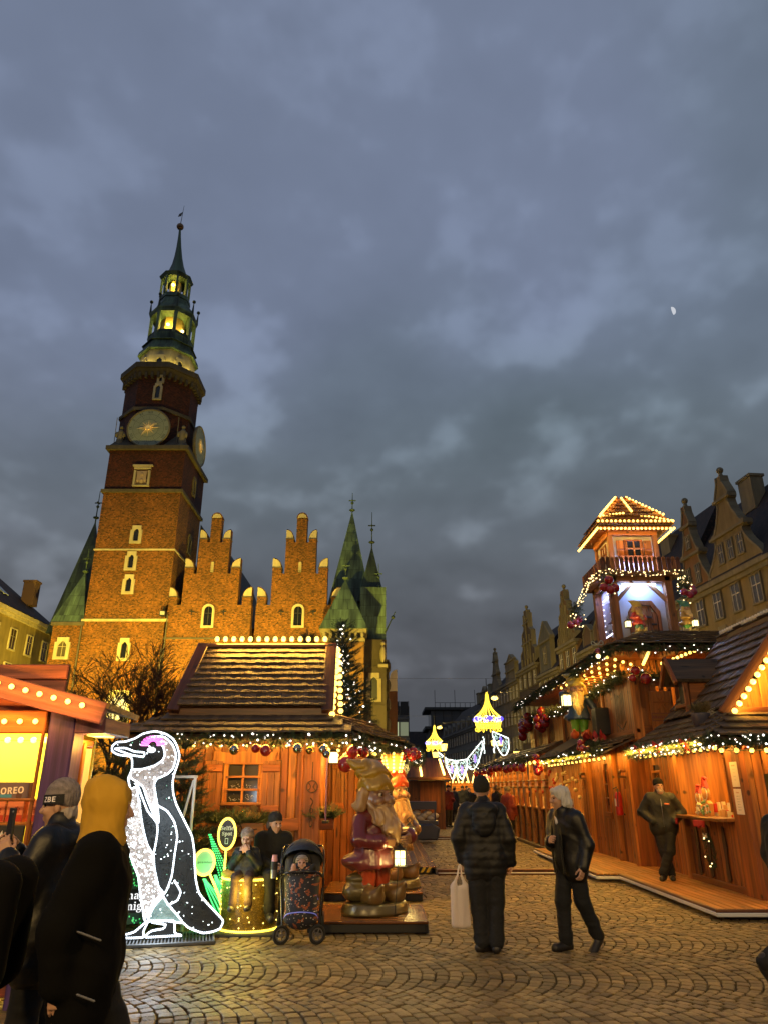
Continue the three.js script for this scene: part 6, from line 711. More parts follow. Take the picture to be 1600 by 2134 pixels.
// ================= stalls further down on the right =================
{
  const DW = [wood(0.14, 0.06, 0.03), wood(0.1, 0.045, 0.02)];
  const WD = [wood(0.55, 0.24, 0.07), wood(0.48, 0.2, 0.06), wood(0.6, 0.28, 0.08)];
  for (let s = 0; s < 2; s++) {
    const z0 = -21.9 - s * 6.2, z1 = z0 - 6, c = (z0 + z1) / 2, th = thing('market_stall', ['open wooden stall with carved bottle posts nearest behind the white haired man', 'second open stall down the row beyond the carved bottle posts', 'third open stall down the row by the orange jacket child', 'farthest open stall in the row under red glowing signs'][s], 'market stall', [5.6, 0, c]);
    wp('counter', new MB().box(0.6, 0.05, 6, 5.0, 1.12, c), WD[0], th); plankWall(th, 'counter_front', [5.05, 0.1, z1], RW, 6, 1.0, 26, [], DW); plankWall(th, 'back_wall', [6.6, 0.1, z1], RW, 6, 2.6, 18, [], WD); wp('floor_beam', new MB().box(0.5, 0.1, 6, 4.85, 0.05, c), M.darkwood, th); wp('ceiling', new MB().box(2.2, 0.04, 6, 5.6, 2.62, c), WD[1], th);
    for (let i = 0; i < 6; i++) { const zz = z0 - 0.35 - i * 1.05, q = grp('carved_post', th, rel(th, [4.72, 0.05, zz]), RW); const o = [[0.16, 0], [0.17, 0.8], [0.13, 1.0], [0.17, 1.1], [0.18, 1.5], [0.12, 1.66], [0.12, 1.74], [0.17, 1.8], [0.17, 2.0], [0.11, 2.1], [0.11, 2.4]]; new MB().ext([...o, ...o.slice().reverse().map(([a, b]) => [-a, b])], 0.08, M4(0, 0, -0.04), 0.01).build('board', WD[i % 3], q); new MB().box(0.3, 0.14, 0.03, 0, 1.77, 0.06).build('plaque', std(0.55, 0.28, 0.2, 0.5), q); new MB().box(0.36, 0.05, 0.14, 0, 1.86, 0.02).box(0.34, 0.04, 0.12, 0, 1.67, 0.02).build('ledge', M.brown, q); }
    wp('skirt_roof', new MB().solid([[4.2, 2.5, z1], [4.2, 2.5, z0], [5.4, 3.05, z0], [5.4, 3.05, z1]], 0.05), M.shingle[3], th); for (let r = 0; r < 4; r++) wp('shingle_row', new MB().box(0.34, 0.02, 6, 4.33 + r * 0.28, 2.59 + r * 0.128, c, 0, 0, 0.34), M.shingle[r % 3], th);
    if (s > 9) { plankWall(th, 'upper_wall', [5.4, 3.0, z1], RW, 6, 1.2, 14, [], WD); shingleRoof(th, 'upper_roof', [5.0, 4.3, z1], [5.0, 4.3, z0], [6.6, 5.6, z0], [6.6, 5.6, z1], 4, 12, { merge: 1 }); }
    bulbs(['row of warm bulbs under the eave of the nearest open stall', 'row of warm bulbs under the eave of the second open stall', 'row of warm bulbs under the eave of the third open stall', 'row of warm bulbs under the eave of the farthest open stall'][s], [[[4.4, 2.4, z0 - 0.2], [4.4, 2.4, z1 + 0.2], 9]], 0.045, { sock: 0 }); rowLight([4.5, 2.42, z0], [4.5, 2.42, z1], 0.06, 80, WARM, [0.1, -1, 0]); rowLight([5.6, 2.55, z0], [5.6, 2.55, z1], 0.3, 16, WARM, [0, -1, 0]);
    garland(['fir garland along the eave of the nearest open stall', 'fir garland along the eave of the second open stall', 'fir garland along the eave of the third open stall', 'fir garland along the eave of the farthest open stall'][s], [[4.15, 2.48, z0], [4.15, 2.42, c], [4.15, 2.48, z1]], { r: 0.12, lights: 1.5, dens: 60 });
    for (let i = 0; i < 6; i++) bauble('dark red bauble hanging from the eaves of the open stalls', [4.08 + rr(-0.05, 0.05), 2.3 + rr(-0.06, 0.06), z0 - 0.5 - i], 0.13, M.redBall, 'red baubles along the open stall eaves');
    const goods = new MB(), gm = [std(0.5, 0.4, 0.3, 0.5), std(0.3, 0.02, 0.02, 0.4), std(0.05, 0.1, 0.05, 0.4), std(0.4, 0.25, 0.1, 0.5)][s]; for (let i = 0; i < 60; i++) { const zz = lerp(z0, z1, R()); R() > 0.5 ? goods.cyl(0.035, 0.03, 0.2 + R() * 0.12, 5.25 + rr(-0.1, 0.2), 1.27, zz, 8) : goods.sph(0.07, 6.3, 1.4 + R() * 0.9, zz, 7); } wp('goods', goods, gm, th); stuff(th.children.at(-1));
  }
  { const t = thing('neon_sign', 'red glowing sign strips under the far stall roof', 'sign', [5.1, 2.2, -37]); for (let i = 0; i < 3; i++) new MB().box(0.05, 0.06, 4, 0, i * 0.16, 0).build('red_light', glow(1, 0.03, 0.05, 1.6), t); }
}

// ================= street lights, floods, far stalls =================
{
  // floodlights on posts in front of the town hall
  for (const [i, x, z, k, tx, ty] of [[0, -16, -45, 2900, -19, 8], [1, -6, -46, 2600, -7, 8], [2, -27, -46, 1700, -25, 8]]) {
    const t = thing('floodlight_post', ['middle floodlight post in front of the town hall', 'right floodlight post in front of the town hall', 'left floodlight post in front of the town hall'][i], 'floodlight', [x, 0, z]); new MB().cyl(0.09, 0.07, 3.6, 0, 1.8, 0, 10).build('post', M.black, t); new MB().box(0.5, 0.35, 0.3, 0, 3.7, 0, 0.5).build('housing', M.black, t); mesh('lens', new THREE.PlaneGeometry(0.42, 0.28), glow(1, 0.72, 0.2, 4), t, [0, 3.78, -0.2]).rotation.x = PI + 0.5;
    const l = new THREE.SpotLight(new THREE.Color(1, 0.74, 0.09), k, 0, 1.05, 0.9); l.position.set(x, 3.9, z - 0.35); l.target.position.set(tx, ty, -62); l.shadow.radius = 8; l.castShadow = true; scene.add(l, l.target); l.target.name = 'aim';
  }
  const lantern = (label, p, k, s = 1, pole = true) => { const t = thing('street_lamp', label, 'street lamp', [p[0], 0, p[2]]); if (pole) new MB().cyl(0.09 * s, 0.05 * s, p[1] - 0.3, 0, (p[1] - 0.3) / 2, 0, 10).lathe([[0.2, 0], [0.2, 0.3], [0.12, 0.5], [0.09, 0.9]], 12).build('post', M.black, t); mesh('lamp_glass', new THREE.CylinderGeometry(0.3 * s, 0.2 * s, 0.55 * s, 8), glow(1, 0.62, 0.1, 4), t, [0, p[1], 0]); new MB().lathe([[0.32 * s, 0.28 * s], [0.2 * s, 0.4 * s], [0.04, 0.55 * s], [0, 0.6 * s]], 10, M4(0, p[1], 0)).build('cap', M.black, t); pointLight([p[0], p[1], p[2] + 0.02], k, [1, 0.6, 0.12], 12); };
  lantern('glowing lantern street lamp left of the hanging white swag', [2.87, 3.4, -42], 40, 0.6); lantern('taller glowing lantern street lamp just right of its neighbour', [3.4, 3.85, -42.5], 40, 0.65); lantern('left of a pair of small lit lanterns over the far right stalls', [7.6, 4.6, -52], 60, 0.6); lantern('right of a pair of small lit lanterns over the far right stalls', [8.1, 4.6, -52], 60, 0.6);
  const hung = (label, p, k) => { const t = thing('hanging_lamp', label, 'street lamp', [p[0], p[1], p[2]]); mesh('lamp_glass', new THREE.SphereGeometry(0.2, 14, 10).scale(1.3, 0.7, 1.3), glow(1, 0.68, 0.12, 5), t); new MB().cyl(0.3, 0.15, 0.3, 0, 0.3, 0, 12).build('cap', M.black, t); new MB().bar([0, 0.4, 0], [(FX(-p[2]) - p[0]), 1.6, 0], 0.03, 5).build('cable', M.black, t); pointLight([p[0], p[1] - 0.02, p[2]], k, [1, 0.66, 0.16], 16); };
  hung('cable hung street lamp above the nearer lit chandelier', [8.3, 8.0, -55], 500); hung('cable hung street lamp above the farther lit chandelier', [5.6, 7.4, -75], 450);
  for (const [i, x, z, k] of [[0, 13, -42, 1600], [1, 12, -68, 1100], [2, 9, -105, 1200], [3, -24, -56, 500]]) lantern(['street lamp hidden behind the right front hut', 'street lamp behind the balcony hut', 'street lamp far down the right pavement', 'street lamp before the yellow town house'][i], [x, 4.5, z], k, 1);
  // chandeliers of light
  const chand = (label, p, s) => { const t = thing('light_chandelier', label, 'hanging decoration', p), Y = glow(1, 0.66, 0.03, 2.4), Bl = glow(0.1, 0.06, 1, 2.2), W = glow(1, 0.9, 0.6, 2.5); const f = new MB(); for (let i = 0; i < 16; i++) { const a = i * PI / 8, pts = [[0.06, 1.35], [0.12, 0.9], [0.32, 0.5], [0.72, 0.12]].map(([r, y]) => [Math.cos(a) * r * s, y * s, Math.sin(a) * r * s]); f.tube(pts, 0.022 * s, 4, 8); } f.cyl(0.08 * s, 0.05 * s, 0.5 * s, 0, 1.2 * s, 0, 8); stuff(f.build('canopy_lights', Y, t)); const r = new MB(); for (const [rr_, y] of [[0.72, 0.1], [0.66, -0.22], [0.62, -0.4]]) r.add(new THREE.TorusGeometry(rr_ * s, 0.03 * s, 5, 40), M4(0, y * s, 0, PI / 2)); for (let i = 0; i < 30; i++) { const a = i * PI / 15; r.bar([Math.cos(a) * 0.7 * s, -0.1 * s, Math.sin(a) * 0.7 * s], [Math.cos(a + 0.1) * 0.62 * s, -0.42 * s, Math.sin(a + 0.1) * 0.62 * s], 0.028 * s, 4); } for (let i = 0; i < 10; i++) { const a = i * PI / 5; r.add(new THREE.TorusGeometry(0.09 * s, 0.02 * s, 4, 12), M4(Math.cos(a) * 0.62 * s, -0.52 * s, Math.sin(a) * 0.62 * s, 0, -a)); } stuff(r.build('rim_lights', Y, t)); const b = new MB(); for (let i = 0; i < 6; i++) { const a = i * PI / 3 + PI / 2; b.sph(0.14 * s, Math.cos(a) * 0.7 * s, 0.02, Math.sin(a) * 0.7 * s, 8, 1.3, 0.9, 0.6); } stuff(b.build('blue_lights', Bl, t)); const w = new MB(); for (let i = 0; i < 12; i++) { const a = i * PI / 6 + 0.25; w.add(new THREE.TorusGeometry(0.13 * s, 0.018 * s, 4, 12), M4(Math.cos(a) * 0.72 * s, 0.02, Math.sin(a) * 0.72 * s, 0, PI / 2 - a)); } stuff(w.build('ring_lights', W, t)); new MB().bar([-9, 2.2 * s, 0], [14, 2.2 * s, 0], 0.006, 4).bar([0, 1.35 * s, 0], [0, 2.2 * s, 0], 0.02, 4).build('cable', M.black, t); };
  chand('nearer yellow crown shaped chandelier of lights with blue jewels', [5.62, 5.15, -40], 1.0); chand('farther yellow crown shaped chandelier of lights with blue jewels', [4.2, 5.15, -62], 1.0);
  // white swag
  const swag = (label, pts) => { const t = thing('light_swag', label, 'hanging decoration', pts[0][0]), Wm = glow(0.55, 0.85, 0.8, 1.25), Wr = glow(0.9, 1, 0.95, 3); const r = rng(5), d = new MB(), e = new MB(); for (const lobe of [pts]) for (let i = 0; i + 1 < lobe.length; i++) { const [a, ha] = lobe[i], [b, hb] = lobe[i + 1], A = V(...rel(t, a)), B = V(...rel(t, b)); const n = 70; for (let k = 0; k < n; k++) { const u = r(), h = Math.sin(PI * (0.12 + 0.76 * u)) * lerp(ha, hb, u), q = A.clone().lerp(B, u); q.y -= r() * h; const dir = V(r() - 0.5, r() - 0.5, (r() - 0.5) * 0.4).normalize().multiplyScalar(0.12); d.bar(q, q.clone().add(dir), 0.018, 3); } const top = [], bot = []; for (let k = 0; k <= 12; k++) { const u = k / 12, h = Math.sin(PI * (0.12 + 0.76 * u)) * lerp(ha, hb, u), q = A.clone().lerp(B, u); top.push(q.clone()); bot.push(q.clone().setY(q.y - h)); } e.tube(top, 0.025, 4, 12).tube(bot, 0.03, 4, 16).bar(top[0], bot[0], 0.02, 4).bar(top[12], bot[12], 0.02, 4); } stuff(d.build('mesh_lights', Wm, t)); stuff(e.build('outline_lights', Wr, t)); const bl = new MB(); for (let i = 0; i + 1 < pts.length; i++) { const q = V(...rel(t, pts[i][0])).lerp(V(...rel(t, pts[i + 1][0])), 0.5); q.y -= pts[i][1] * 0.5; bl.sph(0.08, q.x, q.y, q.z + 0.06, 8, 1, 3, 0.6); } stuff(bl.build('blue_lights', glow(0.12, 0.06, 1, 1.8), t)); };
  swag('scalloped white and green light swag hanging across the street', [[[3.2, 3.75, -45], 1.0], [[3.75, 3.3, -45], 1.0], [[4.3, 3.2, -45], 1.1], [[4.95, 3.3, -45], 1.0], [[5.9, 4.35, -45], 1.0]]);
  swag('shorter white and green light swag at the right of the street', [[[6.55, 4.9, -45], 0.7], [[7.5, 4.5, -45], 1.5]]);
  for (const [i, x, y, z, h] of [[0, 6.0, 4.55, -45, 1.0], [1, 6.6, 4.4, -45, 0.8]]) { const t = thing('light_drop', ['left of two short white light drops between the swags', 'right of two short white light drops between the swags'][i], 'hanging decoration', [x, y, z]); const b = new MB(); for (let k = 0; k < 9; k++) b.sph(0.04, rr(-0.03, 0.03), -k * h / 9, 0, 6); stuff(b.build('white_lights', glow(0.85, 1, 0.95, 3), t)); }
  // dark stall in the street with light bars
  { const th = thing('street_stall', 'dark stall with hipped roof and two upright light bars in mid street', 'market stall', [2.0, 0, -34.5]), D = wood(0.16, 0.06, 0.03); wp('wall', new MB().box(1.6, 2.0, 0.1, 1.9, 1.0, -34.1), D, th); wp('panel', new MB().box(0.9, 1.25, 0.03, 2.05, 1.3, -34.02), M.plank[1], th); wp('roof', new MB().solid([[0.9, 2.12, -33.4], [2.95, 2.12, -33.4], [2.6, 3.0, -34.4], [1.5, 3.0, -34.4]], 0.06).box(2.0, 0.12, 0.06, 1.95, 2.08, -33.4), D, th); for (const [i, a, b] of [[0, [1.57, 2.9, -34.0], [1.64, 2.2, -33.3]], [1, [2.5, 2.9, -34.0], [2.64, 2.25, -33.3]]]) { wp('light_bar', new MB().bar(a, b, 0.05, 8), glow(1, 0.62, 0.14, 6), th); } pointLight([2.6, 2.3, -33.0], 4, WARM, 6); }
  { const t = thing('stacked_boat', 'dark blue and white stacked market trolley beside the red hatted dwarf', 'trolley', [1.3, 0, -26]); const b = new MB(); b.ext([[-0.5, 0], [0.45, 0], [0.55, 0.35], [0.3, 0.5], [-0.55, 0.45]], 0.7, M4(0, 0.1, -0.3), 0.05); b.build('lower_body', std(0.02, 0.03, 0.08, 0.3), t); const c = new MB(); for (let i = 0; i < 8; i++) c.sph(0.12, -0.45 + i * 0.12, 0.75 + (i % 3) * 0.08, 0.1, 8, 1.2, 0.8, 1); stuff(c.build('bundles', std(0.45, 0.4, 0.36, 0.6), t)); new MB().box(1.0, 0.12, 0.7, 0, 0.62, 0).box(0.9, 0.25, 0.5, 0, 1.15, 0).box(0.05, 0.6, 0.05, -0.4, 0.9, 0.2).box(0.05, 0.6, 0.05, 0.4, 0.9, 0.2).build('upper_body', std(0.02, 0.03, 0.09, 0.4), t); }
  { const t = thing('zigzag_lights', 'warm zigzag of light tubes on a far stall above the crowd', 'light decoration', [6.6, 2.05, -58]); const b = new MB(); for (let i = 0; i < 5; i++) { const x = -1.4 + i * 0.75; b.bar([x, 0, 0], [x + 0.25, 0.95, 0], 0.05, 5).bar([x + 0.25, 0.95, 0], [x + 0.5, 0, 0], 0.05, 5); } stuff(b.build('light_tubes', glow(1, 0.6, 0.15, 4), t)); new MB().bar([-1.5, 0.5, -0.3], [-1.5, -2, -0.3], 0.06, 5).bar([2, 0.5, -0.3], [2, -2, -0.3], 0.06, 5).box(3.8, 0.08, 0.4, 0.3, 1.05, -0.25).build('frame', M.darkwood, t); }
  for (const [i, x, z, w] of [[0, -1.0, -50, 3.2], [1, 6.2, -64, 6]]) { const th = thing('market_stall', ['far dark market stall left of the crowd', 'far lit market stall behind the crowd closing the street'][i], 'market stall', [x, 0, z]); new MB().box(w, 2.2, 0.1, 0, 1.1, -1).build('wall', M.post, th); new MB().solid([[-w / 2 - 0.4, 2.3, 0.6], [w / 2 + 0.4, 2.3, 0.6], [w / 2 - 0.4, 3.6, -1.2], [-w / 2 + 0.4, 3.6, -1.2]], 0.06).build('roof', M.shingle[3], th); new MB().box(w, 1, 0.1, 0, 0.5, 0).build('counter', M.trim, th); const b = new MB(); for (let k = 0; k < 14; k++) b.sph(0.06, -w / 2 + k * w / 13, 2.15, 0.5, 6); stuff(b.build('bulb_row', M.bulb, th)); rowLight([x - w / 2, 2.2, z + 0.2], [x + w / 2, 2.2, z + 0.2], 0.1, 90, WARM, [0, -1, -0.3]); }
  for (const [i, x, z, k] of [[0, -3.5, 3.5, 165], [1, 5.5, 4.5, 150]]) { const t = thing('street_lamp', ['left street lamp behind the photographer', 'right street lamp behind the photographer'][i], 'street lamp', [x, 0, z]); new MB().cyl(0.1, 0.06, 5.4, 0, 2.7, 0, 10).build('post', M.black, t); mesh('lamp_glass', new THREE.CylinderGeometry(0.24, 0.16, 0.4, 8), glow(1, 0.78, 0.45, 6), t, [0, 5.6, 0]); new MB().add(new THREE.ConeGeometry(0.3, 0.25, 8), M4(0, 5.93, 0)).build('cap', M.black, t); pointLight([x, 5.6, z + 0.01], k, [1, 0.62, 0.2], 9); }
}

// ================= implicit surfaces =================
// prims: {a,b,ra,rb,q} tapered capsule (q flattens z), {c,r:[x,y,z],rot} ellipsoid; k is the softness of the join, cut subtracts
const cap = (a, b, ra, rb = ra, o = {}) => ({ a, b, ra, rb, q: o.q ?? 1, k: o.k, cut: o.cut }), ell = (c, r, o = {}) => ({ c, r: r.length ? r : [r, r, r], k: o.k, cut: o.cut, m: o.rot ? new THREE.Matrix3().setFromMatrix4(new THREE.Matrix4().makeRotationFromEuler(new THREE.Euler(...o.rot)).transpose()).elements : null });
function sdf(prims, cell, o = {}) {
  const K = o.k ?? 0.03, lo = [1e9, 1e9, 1e9], hi = [-1e9, -1e9, -1e9], bb = prims.map((p) => { const l = [], h = [], R_ = p.c ? Math.max(...p.r) : 0; for (let i = 0; i < 3; i++) { l[i] = p.c ? p.c[i] - (p.m ? R_ : p.r[i]) : Math.min(p.a[i] - p.ra * (i === 2 ? p.q : 1), p.b[i] - p.rb * (i === 2 ? p.q : 1)); h[i] = p.c ? p.c[i] + (p.m ? R_ : p.r[i]) : Math.max(p.a[i] + p.ra * (i === 2 ? p.q : 1), p.b[i] + p.rb * (i === 2 ? p.q : 1)); if (!p.cut) { lo[i] = Math.min(lo[i], l[i]); hi[i] = Math.max(hi[i], h[i]); } } return [l, h]; });
  const pad = cell * 2 + K * 0.3; for (let i = 0; i < 3; i++) { lo[i] -= pad; hi[i] += pad; }
  const n = [0, 1, 2].map((i) => Math.ceil((hi[i] - lo[i]) / cell) + 1), [nx, ny, nz] = n, F = new Float32Array(nx * ny * nz).fill(1), id = (x, y, z) => x + nx * (y + ny * z);
  prims.forEach((p, pi) => {
    const k = p.k ?? K, e = k + cell * 2, r = [0, 1, 2].map((i) => [Math.max(0, Math.floor((bb[pi][0][i] - e - lo[i]) / cell)), Math.min(n[i] - 1, Math.ceil((bb[pi][1][i] + e - lo[i]) / cell))]);
    let dx, dy, dz, L2; if (!p.c) { dx = p.b[0] - p.a[0]; dy = p.b[1] - p.a[1]; dz = (p.b[2] - p.a[2]) / p.q; L2 = dx * dx + dy * dy + dz * dz || 1e-9; }
    for (let z = r[2][0]; z <= r[2][1]; z++) for (let y = r[1][0]; y <= r[1][1]; y++) for (let x = r[0][0]; x <= r[0][1]; x++) {
      const X = lo[0] + x * cell, Y = lo[1] + y * cell, Z = lo[2] + z * cell; let d;
      if (p.c) { let a = X - p.c[0], b = Y - p.c[1], c = Z - p.c[2]; if (p.m) { const m = p.m;[a, b, c] = [m[0] * a + m[3] * b + m[6] * c, m[1] * a + m[4] * b + m[7] * c, m[2] * a + m[5] * b + m[8] * c]; } a /= p.r[0]; b /= p.r[1]; c /= p.r[2]; const k0 = Math.sqrt(a * a + b * b + c * c), a2 = a / p.r[0], b2 = b / p.r[1], c2 = c / p.r[2], k1 = Math.sqrt(a2 * a2 + b2 * b2 + c2 * c2); d = k1 > 1e-6 ? k0 * (k0 - 1) / k1 : -Math.min(...p.r); }
      else { const a = X - p.a[0], b = Y - p.a[1], c = (Z - p.a[2]) / p.q; let t = (a * dx + b * dy + c * dz) / L2; t = t < 0 ? 0 : t > 1 ? 1 : t; d = (Math.sqrt((a - dx * t) ** 2 + (b - dy * t) ** 2 + (c - dz * t) ** 2) - (p.ra + (p.rb - p.ra) * t)) * (p.q < 1 ? p.q * 0.5 + 0.5 : 1); }
      const i = id(x, y, z), f = F[i];
      if (p.cut) { const h = Math.max(k - Math.abs(f + d), 0) / k; F[i] = Math.max(f, -d) + h * h * k * 0.25; } else { const h = Math.max(k - Math.abs(f - d), 0) / k; F[i] = Math.min(f, d) - h * h * k * 0.25; }
    }
  });
  const P = [], I = [], vid = new Int32Array(nx * ny * nz).fill(-1), E = [[0, 1], [2, 3], [4, 5], [6, 7], [0, 2], [1, 3], [4, 6], [5, 7], [0, 4], [1, 5], [2, 6], [3, 7]], off = [0, 1, nx, nx + 1, nx * ny, nx * ny + 1, nx * ny + nx, nx * ny + nx + 1];
  for (let z = 0; z < nz - 1; z++) for (let y = 0; y < ny - 1; y++) for (let x = 0; x < nx - 1; x++) {
    const b = id(x, y, z); let mask = 0; for (let i = 0; i < 8; i++) if (F[b + off[i]] < 0) mask |= 1 << i; if (!mask || mask === 255) continue;
    let sx = 0, sy = 0, sz = 0, c = 0; for (const [i, j] of E) { if (((mask >> i) & 1) === ((mask >> j) & 1)) continue; const f = F[b + off[i]], t = f / (f - F[b + off[j]]); sx += lerp(i & 1, j & 1, t); sy += lerp((i >> 1) & 1, (j >> 1) & 1, t); sz += lerp(i >> 2, j >> 2, t); c++; }
    vid[b] = P.length / 3; P.push(lo[0] + (x + sx / c) * cell, lo[1] + (y + sy / c) * cell, lo[2] + (z + sz / c) * cell);
  }
  const quad = (a, b, c, d, f) => { if (f) I.push(a, c, b, b, c, d); else I.push(a, b, c, b, d, c); };
  for (let z = 1; z < nz - 1; z++) for (let y = 1; y < ny - 1; y++) for (let x = 1; x < nx - 1; x++) {
    const b = id(x, y, z), s = F[b] < 0;
    if (s !== F[b + 1] < 0) quad(vid[b - nx - nx * ny], vid[b - nx * ny], vid[b - nx], vid[b], !s);
    if (s !== F[b + nx] < 0) quad(vid[b - 1 - nx * ny], vid[b - nx * ny], vid[b - 1], vid[b], s);
    if (s !== F[b + nx * ny] < 0) quad(vid[b - 1 - nx], vid[b - nx], vid[b - 1], vid[b], !s);
  }
  const g = new THREE.BufferGeometry(); g.setAttribute('position', new THREE.Float32BufferAttribute(P, 3)); g.setIndex(I); g.computeVertexNormals();
  if (o.bump) { const N = g.attributes.normal.array; for (let i = 0; i < P.length; i += 3) { const d = o.bump(P[i], P[i + 1], P[i + 2], N[i], N[i + 1], N[i + 2]); g.attributes.position.array[i] += N[i] * d; g.attributes.position.array[i + 1] += N[i + 1] * d; g.attributes.position.array[i + 2] += N[i + 2] * d; } g.computeVertexNormals(); }
  const U = new Float32Array(P.length / 3 * 2); for (let i = 0; i < U.length / 2; i++) { U[i * 2] = P[i * 3] + P[i * 3 + 2] * 0.7; U[i * 2 + 1] = P[i * 3 + 1]; } g.setAttribute('uv', new THREE.BufferAttribute(U, 2)); return g;
}
// ================= plants =================
function spruce(label, pos, h, r, o = {}) {
  const th = thing('fir_tree', label, 'tree', pos), ms = [], cs = [], br = new MB(), fl = [], y0 = o.y0 ?? 0.25, n = o.n ?? 16; new MB().cyl(h * 0.022, 0.008, h, 0, h / 2, 0, 8).build('trunk', M.darkwood, th);
  for (let i = 0; i < n; i++) { const t = i / (n - 1), y = lerp(y0, h * 0.96, t), R0 = r * (1 - t) ** 0.8 + 0.05, m = Math.round(lerp(9, 4, t)); for (let j = 0; j < m; j++) { const a = j / m * 6.283 + i * 1.3 + rr(-0.3, 0.3), L = R0 * rr(0.75, 1.15), up = lerp(0.05, 0.9, t) - 0.1, d = V(Math.cos(a), up, Math.sin(a)).normalize(), p0 = V(0, y, 0), p1 = p0.clone().addScaledVector(d, L).add(V(0, -L * 0.15, 0)); br.bar(p0, p1, 0.012, 4, 0.004); const k = Math.max(3, Math.round(L * (o.dens ?? 22))); for (let q = 0; q < k; q++) { const u = rr(0.12, 1), p = p0.clone().lerp(p1, u), s = (R() < 0.5 ? -1 : 1), side = V(-Math.sin(a) * s, rr(-0.3, 0.5), Math.cos(a) * s); ms.push(sprigAt(p, d.clone().addScaledVector(side, rr(0.2, 1.2)), (o.s ?? 1) * rr(0.9, 1.5))); cs.push(pick(GREEN)); if (R() < (o.lights ?? 0)) fl.push(M4(p.x + rr(-0.05, 0.05), p.y + 0.03, p.z + 0.06, 0, 0, 0, (o.lr ?? 0.02) * rr(0.7, 1.3))); } } }
  br.build('branches', M.darkwood, th); stuff(th.children.at(-1)); inst('needles', SPRIG, NEEDLE, ms, th, cs); if (fl.length) inst('fairy_light', ICO, M.fairyW, fl, th); return th;
}
spruce('young fir tree between the purple stall and the light penguin', [-4.35, 0, -10.9], 2.2, 0.75, { n: 12, s: 1.3, dens: 26 }); spruce('small fir just left behind the light penguin head', [-3.75, 0, -10.9], 2.25, 0.6, { n: 11, s: 1.3, dens: 26 }); spruce('tall fir against the hut wall right behind the light penguin', [-3.05, 0, -11.5], 2.35, 0.7, { n: 14, s: 1.3, dens: 30 }); spruce('low fir behind the white frame by the hut shelf', [-2.95, 0, -11.1], 1.3, 0.5, { n: 9, s: 1.2, dens: 30 });
spruce('big christmas tree strung with white lights behind the left hut', [-1.4, 0, -24], 7.1, 1.35, { n: 34, s: 2.0, dens: 13, lights: 0.12, lr: 0.026, y0: 2 }); spruce('second lit christmas tree peeping over the hut ridge', [-2.9, 0, -27], 7.3, 0.9, { n: 26, s: 2, dens: 9, lights: 0.1, lr: 0.03, y0: 3 });
{ const th = thing('bare_tree', 'leafless branching tree in front of the town hall wall', 'tree', [-6.3, 0, -17.5]), tr = new MB(), bm = new MB(); const grow = (p, d, L, r, lv) => { const e = p.clone().addScaledVector(d, L); (lv < 2 ? tr : bm).bar(p, e, r, lv < 2 ? 6 : 4, r * 0.65); if (lv >= 7 || L < 0.07) return; const n = lv < 2 ? 3 : 2 + (R() < 0.3 ? 1 : 0); for (let i = 0; i < n; i++) { const nd = d.clone().add(V(rr(-1, 1), rr(-0.45, 0.6), rr(-1, 1)).multiplyScalar(0.72)).normalize(); grow(p.clone().lerp(e, rr(0.7, 1)), nd, L * rr(0.64, 0.87), Math.max(0.007, r * 0.66), lv + 1); } }; for (let i = 0; i < 4; i++) grow(V(rr(-0.3, 0.3), 0.2, rr(-0.2, 0.2)), V(rr(-0.55, 0.55), 1, rr(-0.3, 0.3)).normalize(), 1.45, 0.055, 0); tr.build('trunk', M.darkwood, th); bm.build('twigs', std(0.03, 0.018, 0.01, 0.9), th); stuff(th.children.at(-1)); }
